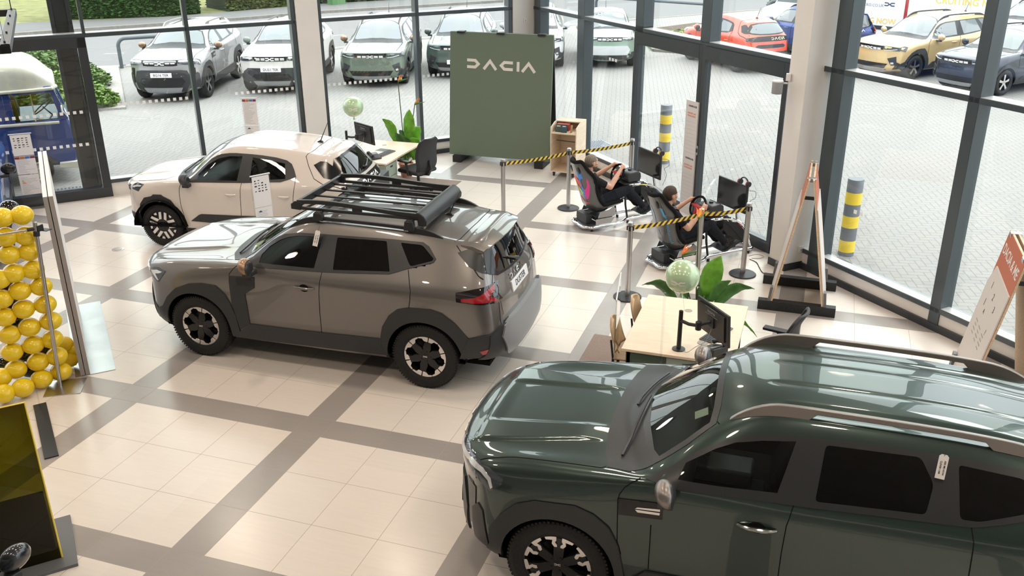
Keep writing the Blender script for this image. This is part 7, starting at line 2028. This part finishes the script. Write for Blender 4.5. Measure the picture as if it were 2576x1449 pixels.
# yellow acrylic screen
M_ACY = glass_pane('yellow_acrylic', (.26, .24, .05), .8); M_ACYE = mat('yellow_edge', (.80, .60, .06), .2, 0, .5)
o = thing('acrylic_screen', 'large yellow tinted acrylic panel with glowing edges in the lower left corner', 'screen', (-.715, -2.18, 0), math.radians(227))
m = MB(); m.bx(0, 0, .03, 1.1, .010, 1.40); m.build('panel', M_ACY, o)
m = MB(); m.tube([(0, .005, .03), (0, .005, 1.40), (1.1, .005, 1.40)], .008, 8); m.build('panel_edge', M_ACYE, o)
m = MB(); m.bx(.03, -.16, .03, 1.05, -.152, .55); m.build('inner_panel', M_ACY, o)
m = MB(); m.tube([(.03, -.156, .03), (.03, -.156, .42)], .007, 8); m.build('inner_edge', M_ACYE, o)
m = MB(); m.bx(-.10, -.55, .0, .60, .14, .028); m.build('base_plate', M_GREYPL, o, bevel=.002)
o = thing('acrylic_fin', 'narrow clear acrylic fin standing on a dark strip at the foot of the balloon wall', 'screen', (-2.62, -.42, 0), math.radians(139))
m = MB(); m.bx(-1.0, -.06, 0, .12, .06, .012); m.build('base_strip', mat('strip_navy', (.018, .024, .035), .4), o)
m = MB(); m.bx(-.02, -.005, .012, .10, .005, .36); m.build('fin', M_ACRYL, o)
# pendant light frame
o = thing('pendant_light', 'dark rectangular pendant light frame hung on wires at the top left', 'lamp', (-2.71, .24, 3.40), math.radians(134.2))
M_PEND = mat('pendant_black', (.02, .021, .023), .4); M_PENDT = mat('pendant_tray', (.11, .115, .12), .5)
for nm, b in (('side_bar', (0, 0, 0, 3.4, .09, .075)), ('side_bar', (0, 1.5, 0, 3.4, 1.59, .075)), ('end_bar', (0, 0, 0, .09, 1.59, .075)), ('end_bar', (3.31, 0, 0, 3.4, 1.59, .075))):
    m = MB(); m.bx(*b); bo = m.build(nm, M_PEND, o, bevel=.003)
    t = MB(); t.bx(b[0] + .012, b[1] + .012, .074, b[3] - .012, b[4] - .012, .078); t.build('top_tray', M_PENDT, bo)
m = MB()
for p in ((.15, .045), (3.25, .045)): m.tube([(p[0], p[1], .075), (p[0], p[1], CEIL_Z - 3.40)], .006 if p[0] > 3 else .002, 6)
for p in ((.15, 1.545), (3.25, 1.545)): m.tube([(p[0], p[1], .075), (p[0], p[1], CEIL_Z - 3.40)], .002, 6)
for p in ((.15, .045), (3.25, .045), (.9, .045), (1.7, .045), (2.5, .045)): m.cyl((p[0], p[1], .075), (p[0], p[1], .10), .010, n=10)
m.build('suspension_wires', M_PEND, o)

# acrylic information stands
def info_stand(label, x, y, rz, h, sheets, w=.215):
    o = thing('information_stand', label, 'stand', (x, y, 0), rz)      # sheet faces local -y
    m = MB(); m.bx(-w / 2 - .02, -.004, .01, w / 2 + .02, .004, h); m.build('panel', M_ACRYL, o)
    m = MB(); m.bx(-w / 2 - .03, -.13, 0, w / 2 + .03, .13, .012); m.build('base', M_ACRYL, o)
    m = MB(); m.bx(-w / 2 - .02, -.008, h - .012, w / 2 + .02, .006, h + .002); m.build('top_clip', mat('clip_white', (.75, .76, .80), .3), o)
    z = h - .02
    for sh, kind in sheets:
        s = MB(); s.bx(-w / 2, -.0065, z - sh, w / 2, -.005, z); so = s.build('sheet', M_PAPER, o)
        p = MB(); r = random.Random(int(z * 1000))
        if kind == 'spec':
            for i in range(5):
                for j in range(4):
                    if r.random() < .75: p.bx(-w * .38 + j * w * .20, -.0072, z - .05 - i * .036 - r.uniform(.008, .018), -w * .38 + j * w * .20 + w * .13 * r.uniform(.6, 1), -.0068, z - .05 - i * .036)
            p.build('print', M_INK, so)
        else:
            for i in range(int(sh / .022) - 2): p.bx(-w * .40, -.0072, z - .05 - i * .022, -w * .40 + w * .8 * r.uniform(.4, 1), -.0068, z - .046 - i * .022)
            p.build('print', mat('print_mid', (.35, .36, .40), .6), so)
            q = MB()
            if kind == 'photo':
                for j, cc in enumerate(((.35, .06, .05), (.50, .20, .06), (.08, .20, .45), (.22, .04, .12))): g = MB(); g.bx(-w / 2 + j * w / 4 + .002, -.0075, z - .045, -w / 2 + (j + 1) * w / 4 - .002, -.007, z - .006); g.build('picture', mat('pic%d' % j, cc, .5), so)
            elif kind == 'energy':
                for j, cc in enumerate(((.05, .40, .12), (.45, .60, .10), (.85, .55, .05), (.75, .10, .06))): g = MB(); g.bx(-w * .36, -.0075, z - .10 - j * .014, -w * (.30 - .04 * j), -.007, z - .09 - j * .014); g.build('energy_bar', mat('en%d' % j, cc, .5), so)
            elif kind == 'car':
                g = MB(); g.prism([(-w * .3, z - .06), (-w * .1, z - .06), (-w * .12, z - .045), (-w * .2, z - .035), (-w * .28, z - .045)], -.0075, -.007, 'y'); g.build('picture', mat('pic_car', (.06, .08, .18), .5), so)
        z -= sh + .01
info_stand('clear stand with three sheets against the glass door by the blue van', -7.77, 4.82, math.radians(40), 1.24, ((.34, 'spec'), (.30, 'photo'), (.33, 'energy')), .30)
info_stand('clear stand with a spec sheet between the cream hatchback and the grey brown SUV', -2.47, 3.55, math.radians(58), 1.36, ((.42, 'spec'), (.36, 'car'), (.25, 'text')), .24)
info_stand('clear stand with a photo headed sheet behind the cream hatchback', -4.92, 7.05, math.radians(20), 1.55, ((.45, 'photo'), (.30, 'car')), .24)

# hang tags on the roof rails
tag_card('hang_tag', 'white swing tag tied to the roof rail of the grey brown SUV', (-.315, 1.325, 1.56), (1, .03, -.15), (.15, .36, 1), .055, .165, ('ASK ME HOW', 'CLEVER I AM'))
tag_card('hang_tag', 'white swing tag tied to the roof rail of the dark green SUV', (5.385, -1.255, 1.62), (1, .02, -.10), (.08, .36, 1), .055, .150, ('ASK ME HOW', 'CLEVER I AM'))

# blue and white camper outside the sliding door
M_VBLUE = mat('van_blue', (.018, .055, .26), .25, 0, 1.0); M_VWHITE = mat('van_cream', (.78, .76, .66), .35, 0, .5)
p0 = LF((0, 1.45, ZG))
o = thing('camper_van', 'old blue camper van with a tall cream roof parked outside the sliding door', 'van', p0, math.radians(45))
m = MB(); m.prism([(-4.3, .24), (-1.42, .24), (-1.38, .34), (-1.20, .52), (-.90, .52), (-.74, .36), (-.70, .24), (-.46, .24), (-.38, .40), (-.36, .62), (-.385, .95), (-.42, 1.14), (-4.3, 1.14)], 0, 1.5, 'y'); m.build('lower_body', M_VBLUE, o, bevel=.05, seg=3)
m = MB()
for x0, x1, t0, t1 in ((-1.40, -1.27, -1.40, -1.27), (-2.6, -2.45, -2.6, -2.45), (-4.3, -4.1, -4.3, -4.1), (-.54, -.42, -.66, -.58)):
    for y in (0.0, 1.44): m.prism([(x0, 1.12), (x1, 1.12), (t1, 1.70), (t0, 1.70)], y, y + .06, 'y')
m.bx(-4.3, 0, 1.60, -.60, .05, 1.72); m.bx(-4.3, 1.45, 1.60, -.60, 1.5, 1.72); m.build('upper_frame', M_VBLUE, o, bevel=.012)
m = MB(); m.prism([(-1.27, 1.12), (-.53, 1.12), (-.65, 1.61), (-1.27, 1.61)], .02, .026, 'y'); m.build('door_window', GL_CAR, o)
m = MB(); m.prism([(-2.45, 1.12), (-1.40, 1.12), (-1.40, 1.61), (-2.45, 1.61)], .02, .026, 'y'); m.build('side_window', M_VBLUE, o)
m = MB(); m.prism([(-.47, 1.15), (-.455, 1.15), (-.595, 1.69), (-.61, 1.69)], .08, 1.42, 'y'); m.build('windscreen', GL_CAR, o)
m = MB(); m.bx(-.96, .015, 1.12, -.94, .045, 1.61); m.build('window_bar', M_CHROME, o)
# cream roof, lofted
P = [(-4.3, 2.24, 1.0), (-1.9, 2.27, 1.0), (-1.3, 2.26, 1.0), (-1.0, 2.22, .99), (-.80, 2.11, .96), (-.66, 1.95, .92), (-.58, 1.84, .88), (-.52, 1.83, .86)]
m = MB(); n = 17; vs = []; fs = []
for k, (s, zt, wv) in enumerate(P):
    for j in range(n):
        a = PI * j / (n - 1); yy = .75 - .80 * wv * math.cos(a) * (abs(math.cos(a)) ** -.35 if abs(math.cos(a)) > 1e-6 else 1); zz = 1.67 + (zt - 1.67) * (math.sin(a) ** .45 if math.sin(a) > 0 else 0)
        vs.append((s, yy, zz))
    if k: fs += [((k - 1) * n + j, (k - 1) * n + j + 1, k * n + j + 1, k * n + j) for j in range(n - 1)]
fs.append(tuple(range((len(P) - 1) * n, len(P) * n))); m.add(vs, fs)
r = m.build('roof', M_VWHITE, o, sharp=60); sb = r.modifiers.new('s', 'SUBSURF'); sb.levels = sb.render_levels = 2
m = MB(); m.tube([(-4.3, -.05, 1.675), (-.9, -.05, 1.675), (-.60, -.03, 1.68), (-.52, .08, 1.70)], .03, 10); m.build('roof_rim', M_VWHITE, o)
m = MB(); m.tube([(-4.2, -.012, 1.10), (-1.5, -.012, 1.10), (-.58, -.012, 1.075)], .028, 10); m.build('belt_moulding', M_VWHITE, o)
def van_wheel(x):
    w = MB(); w.lathe([(.12, -.02), (.215, -.03), (.235, 0), (.235, .12), (.12, .14)], (x, .02, .235), 32, 'y', caps=False); t = w.build('tyre', M_RUBBER, o)
    w = MB(); w.lathe([(0, -.035), (.05, -.04), (.07, -.015), (.12, -.005), (.14, -.035), (.165, -.035), (.175, -.01)], (x, .02, .235), 32, 'y', caps=False); w.build('hub_cap', M_VWHITE, t)
van_wheel(-1.05); van_wheel(-3.4)
m = MB(); m.prism([(-.72, .26), (-.37, .22), (-.34, .30), (-.36, .36), (-.70, .36)], -.06, .10, 'y'); m.build('step', M_VWHITE, o, bevel=.015)
m = MB(); m.box((-.50, -.05, 1.30), (.03, .05, .16)); m.build('door_mirror', M_VWHITE, o, bevel=.02); m = MB(); m.tube([(-.50, -.05, 1.30), (-.46, -.06, 1.22), (-.41, -.02, 1.12)], .008, 6); m.build('mirror_arm', M_VWHITE, o)
m = MB(); m.bx(-1.25, .2, .55, -.95, 1.3, .95); m.prism([(-1.30, .9), (-1.16, .9), (-1.24, 1.42), (-1.36, 1.42)], .2, .68, 'y'); m.prism([(-1.30, .9), (-1.16, .9), (-1.24, 1.42), (-1.36, 1.42)], .8, 1.3, 'y'); m.build('cab_seat', mat('seat_yellow', (.42, .34, .06), .7), o, bevel=.03)
m = MB(); c = Vector((-.80, .40, 1.30)); u = Vector((0, 1, 0)); v = Vector((.75, 0, .55)).normalized(); m.tube([tuple(c + u * .2 * math.cos(2 * PI * k / 24) + v * .2 * math.sin(2 * PI * k / 24)) for k in range(24)], .011, 8, closed=True); m.tube([tuple(c), (-.55, .4, 1.0)], .012); m.build('steering_wheel', M_BLACKP, o)
m = MB(); m.bx(-4.2, .05, .30, -.5, 1.45, .34); m.bx(-.60, .1, .9, -.46, 1.4, 1.10); m.build('cab_interior', M_INT, o)
# ---------------------------------------------------------------- cars at the edges and in the yard
D2 = lambda a: math.radians(a)
def light_mats(): pass
def far_car(body, label, x, y, deg, col, plate=None, style=0, yellow=None, mirrors=None, rear=None, extra=None, nm=None, wheels='s', lod=1, metal=.2, rails=None):
    P = mat(nm or ('paint_' + '_'.join(label.split()[:3])), col, .3, metal, 1.0, coat_rough=.02)
    cfg, F, z0, dz, pz = body
    def ex(B, root):
        if style is not None: front_grille(B, root, 0, z0, dz, None, 2, .26, style)
        if plate: plate_on(B, root, 'F', 0, pz, plate)
        if rear: plate_on(B, root, 'B', 0, rear[1], rear[0], yellow=True)
        if extra: extra(B, root)
    return make_car(cfg, F, P, label, x, y, D2(deg), ZG, None, 3, lod, wheels, extras=ex, mirror_mat=mirrors)
import copy
DFO = dict(DF, handle_cup=False)
DFO['handle_mat'] = None
SFO = dict(SF); JF = map_feats(DF, JOGGER); AF = map_feats(DF, SANDERO)
for G in (JF, AF):   # lower cars: no black sills panel, simpler front
    G['side'] = [q for q in G['side'] if q[0] not in ('fender_panel', 'fender_pocket', 'light_bar')]
    G['front'] = [q for q in G['front'] if q[0] not in ('front_bumper', 'skid_plate', 'lower_grille', 'light_bar')] + [('lower_grille', [(.58, .46), (.50, .34), (.02, .33)], .012, 'gloss', 'sym'), ('skid_plate', [(.52, .32), (.45, .245), (.02, .24)], .022, 'grey', 'sym'), ('fog_lamp_pod', [(.56, .60), (.74, .66), (.77, .44), (.66, .42)], .010, 'clad', 'pair'), ('fog_lamp', [(.64, .50), (.70, .51), (.71, .46), (.65, .45)], .016, 'chrome', 'pair'), ('light_bar', [(.45, .80), (.45, .815), (.62, .83), (.74, .855), (.74, .84), (.62, .815)], .012, 'led', 'pair')]
DB = (DUSTER, dict(DF, rails=DF['rails']), .925, .075, .66); BB = (BIGSTER, dict(BF, handle_mat=None), .985, .08, .70)
SB = (SPRING, SF, .845, .065, .50); JB = (JOGGER, JF, .835, .062, .48); AB = (SANDERO, AF, .815, .06, .46)
# nose-out row along the road
def pano(B, root):
    pts = [(1.15, .02), (1.16, .40), (2.35, .40), (2.35, .02)]
    mobj('roof_glass', B.patch(pts + [(a, -b) for a, b in pts[::-1]], 'T', .003, .1), mat('roof_glass_tint', (.10, .05, .04), .05, 0, 1.0), root)
far_car(BB, 'silver grey SUV with glass roof and front plate BG16 TER, nearest the hoop rail', -11.43, 13.36, 108, (.42, .42, .43), 'BG16 TER', 1, extra=pano, mirrors=M_COPPER, metal=.6)
far_car(DB, 'off white SUV with front plate DU21 TER outside the glass', -9.36, 15.00, 108, (.74, .72, .68), 'DU21 TER', 0, mirrors=mat('mirror_grey_green', (.25, .28, .26), .3))
far_car(JB, 'sage green estate car with copper mirrors, parked right of the white window column', -7.32, 16.60, 107, (.155, .195, .15), None, 0, mirrors=M_COPPER, metal=.4)
far_car(JB, 'darker green estate car half hidden by the green brand screen', -5.62, 18.50, 106, (.085, .115, .10), 'LT24 TER', 0, metal=.4)
far_car(JB, 'white estate car in the gap between the brand screen and the steel mullion', -3.98, 20.45, 106, (.70, .71, .73), None, None)
def shroud(B, root):
    mobj('charge_flap', B.patch([(-.52, .66), (.52, .66), (.60, .54), (.52, .40), (-.52, .40), (-.60, .54)], 'F', 0, .06, .02), mat('map_print_grey', (.52, .53, .54), .5), root)
far_car(SB, 'light green hatchback with a pale lower front, seen between the steel mullions', -1.88, 21.15, 106, (.26, .36, .29), None, 0, extra=shroud, mirrors=M_COPPER)
def red_rear(B, root):
    m = MB(); wordmark(m, .02, 0, .07, lambda p: p, .004, slim=.85); m.v = [tuple(B.hit(a, .92 + b, 'B')[0] + np.array((.010 + c, 0, 0))) for a, b, c in m.v]; m.build('lettering', mat('mark_bronze', (.55, .45, .32), .4), root)
far_car(SB, 'orange red hatchback parked tail on beyond the glass doors', .86, 23.38, -49, (.62, .075, .035), None, None, rear=('EO74 XDY', .48), extra=red_rear, metal=0)
def blue_rear(B, root):
    m = MB(); wordmark(m, -.33, 0, .06, lambda p: p, .004, slim=1.3); m.v = [tuple(B.hit(a, .985 + b, 'B')[0] + np.array((.010 + c, 0, 0))) for a, b, c in m.v]; m.build('lettering', M_WHITEMARK, root)
far_car(JB, 'blue estate car parked tail on behind the white column', 2.80, 25.75, -50, (.02, .055, .24), None, None, rear=('OU74 DFN', .55), extra=blue_rear, metal=.3)
far_car(JB, 'gold estate car with roof bars outside the right window', 6.03, 21.75, 47, (.62, .45, .22), None, 0, metal=.3)
far_car(AB, 'dark navy hatchback parked in front of the gold estate car', 8.02, 20.05, 47, (.016, .022, .042), None, 0, metal=.3)
far_car(JB, 'pale grey car parked behind the gold estate car', 9.6, 26.6, 47, (.60, .61, .62), None, None)
# sign-written vans
def van(label, x, y, deg, lines, mark=True):
    o = thing('van', label, 'van', (x, y, ZG), D2(deg)); L, W_, H_ = 5.4, 2.0, 2.35      # x rearwards, near side at -y
    MW_ = mat('van_white', (.74, .75, .77), .3, 0, .6)
    m = MB(); m.prism([(0, .35), (.05, .95), (.55, 1.15), (1.15, 2.0), (1.5, 2.28), (1.9, H_), (L - .15, H_), (L, 2.2), (L, .35)], -1, 1, 'y'); m.build('body', MW_, o, bevel=.07, seg=3)
    m = MB(); m.prism([(.66, 1.22), (1.18, 1.94), (1.7, 1.94), (1.7, 1.22)], -1.006, -.99, 'y'); m.build('cab_window', GL_FAR, o)
    m = MB(); m.prism([(.60, 1.20), (1.16, 2.0), (1.14, 2.02), (.58, 1.22)], -.85, .85, 'y'); m.build('windscreen', GL_FAR, o)
    m = MB(); m.bx(1.9, -1.015, .62, L - .02, -1.0, .74); m.build('side_moulding', M_CLAD, o)
    m = MB(); m.prism([(L - .02, .9), (L + .012, .9), (L + .012, 1.75), (L - .02, 1.75)], -1.012, -.86, 'y'); m.build('tail_light', M_TAILRED, o)
    for xx in (.95, 4.2): wheel('s', .34, o, xx, -.88, -1, 1); wheel('s', .34, o, xx, .88, 1, 1)
    for s, xx, zz, sz, mm in lines:
        t = MB(); text_mb(t, s, (xx, -1.004, zz), (1, 0, 0), (0, 0, 1), sz, .003, bold=.012); t.build('lettering', mm, o)
    if mark: e = MB(); emblem(e, 0, 0, .12, frame_f((4.85, -1.003, 1.42), (1, 0, 0), (0, 0, 1)), .003); e.build('emblem', mat('mark_navy', (.03, .045, .10), .5), o)
    return o
M_VY = mat('van_yellow_print', (.80, .52, .10), .6); M_VG = mat('van_grey_print', (.30, .32, .38), .6)
van('white van lettered RECRUITING NOW behind the gold estate car', 2.35, 29.9, -30, (('RECRUITING NOW', 4.05, .88, .25, M_VY), ('01462 686341', 3.95, 1.56, .13, M_VG), ('ENQUIRIES@LACRO.CO.UK', 3.85, 1.36, .13, M_VG)))
van('second white van lettered RECRUITING NOW, right of the first van', 5.9, 32.2, -28, (('RECRUITING NOW', 3.6, 1.25, .32, M_VY), ('CALL : 01462 686341', 3.5, .86, .20, M_VY)), False)
# cars at the left edge of the hall
far_car(AB, 'blue car with a black mirror, only its corner in view beside the balloon wall', -7.05, 2.45, 135, (.015, .09, .36), None, None, mirrors=M_GLOSSBLACK)
far_car(AB, 'black car in the bottom left corner, only mirror and wing in view', .59, -4.35, 165, (.010, .013, .018), None, None, lod=1)
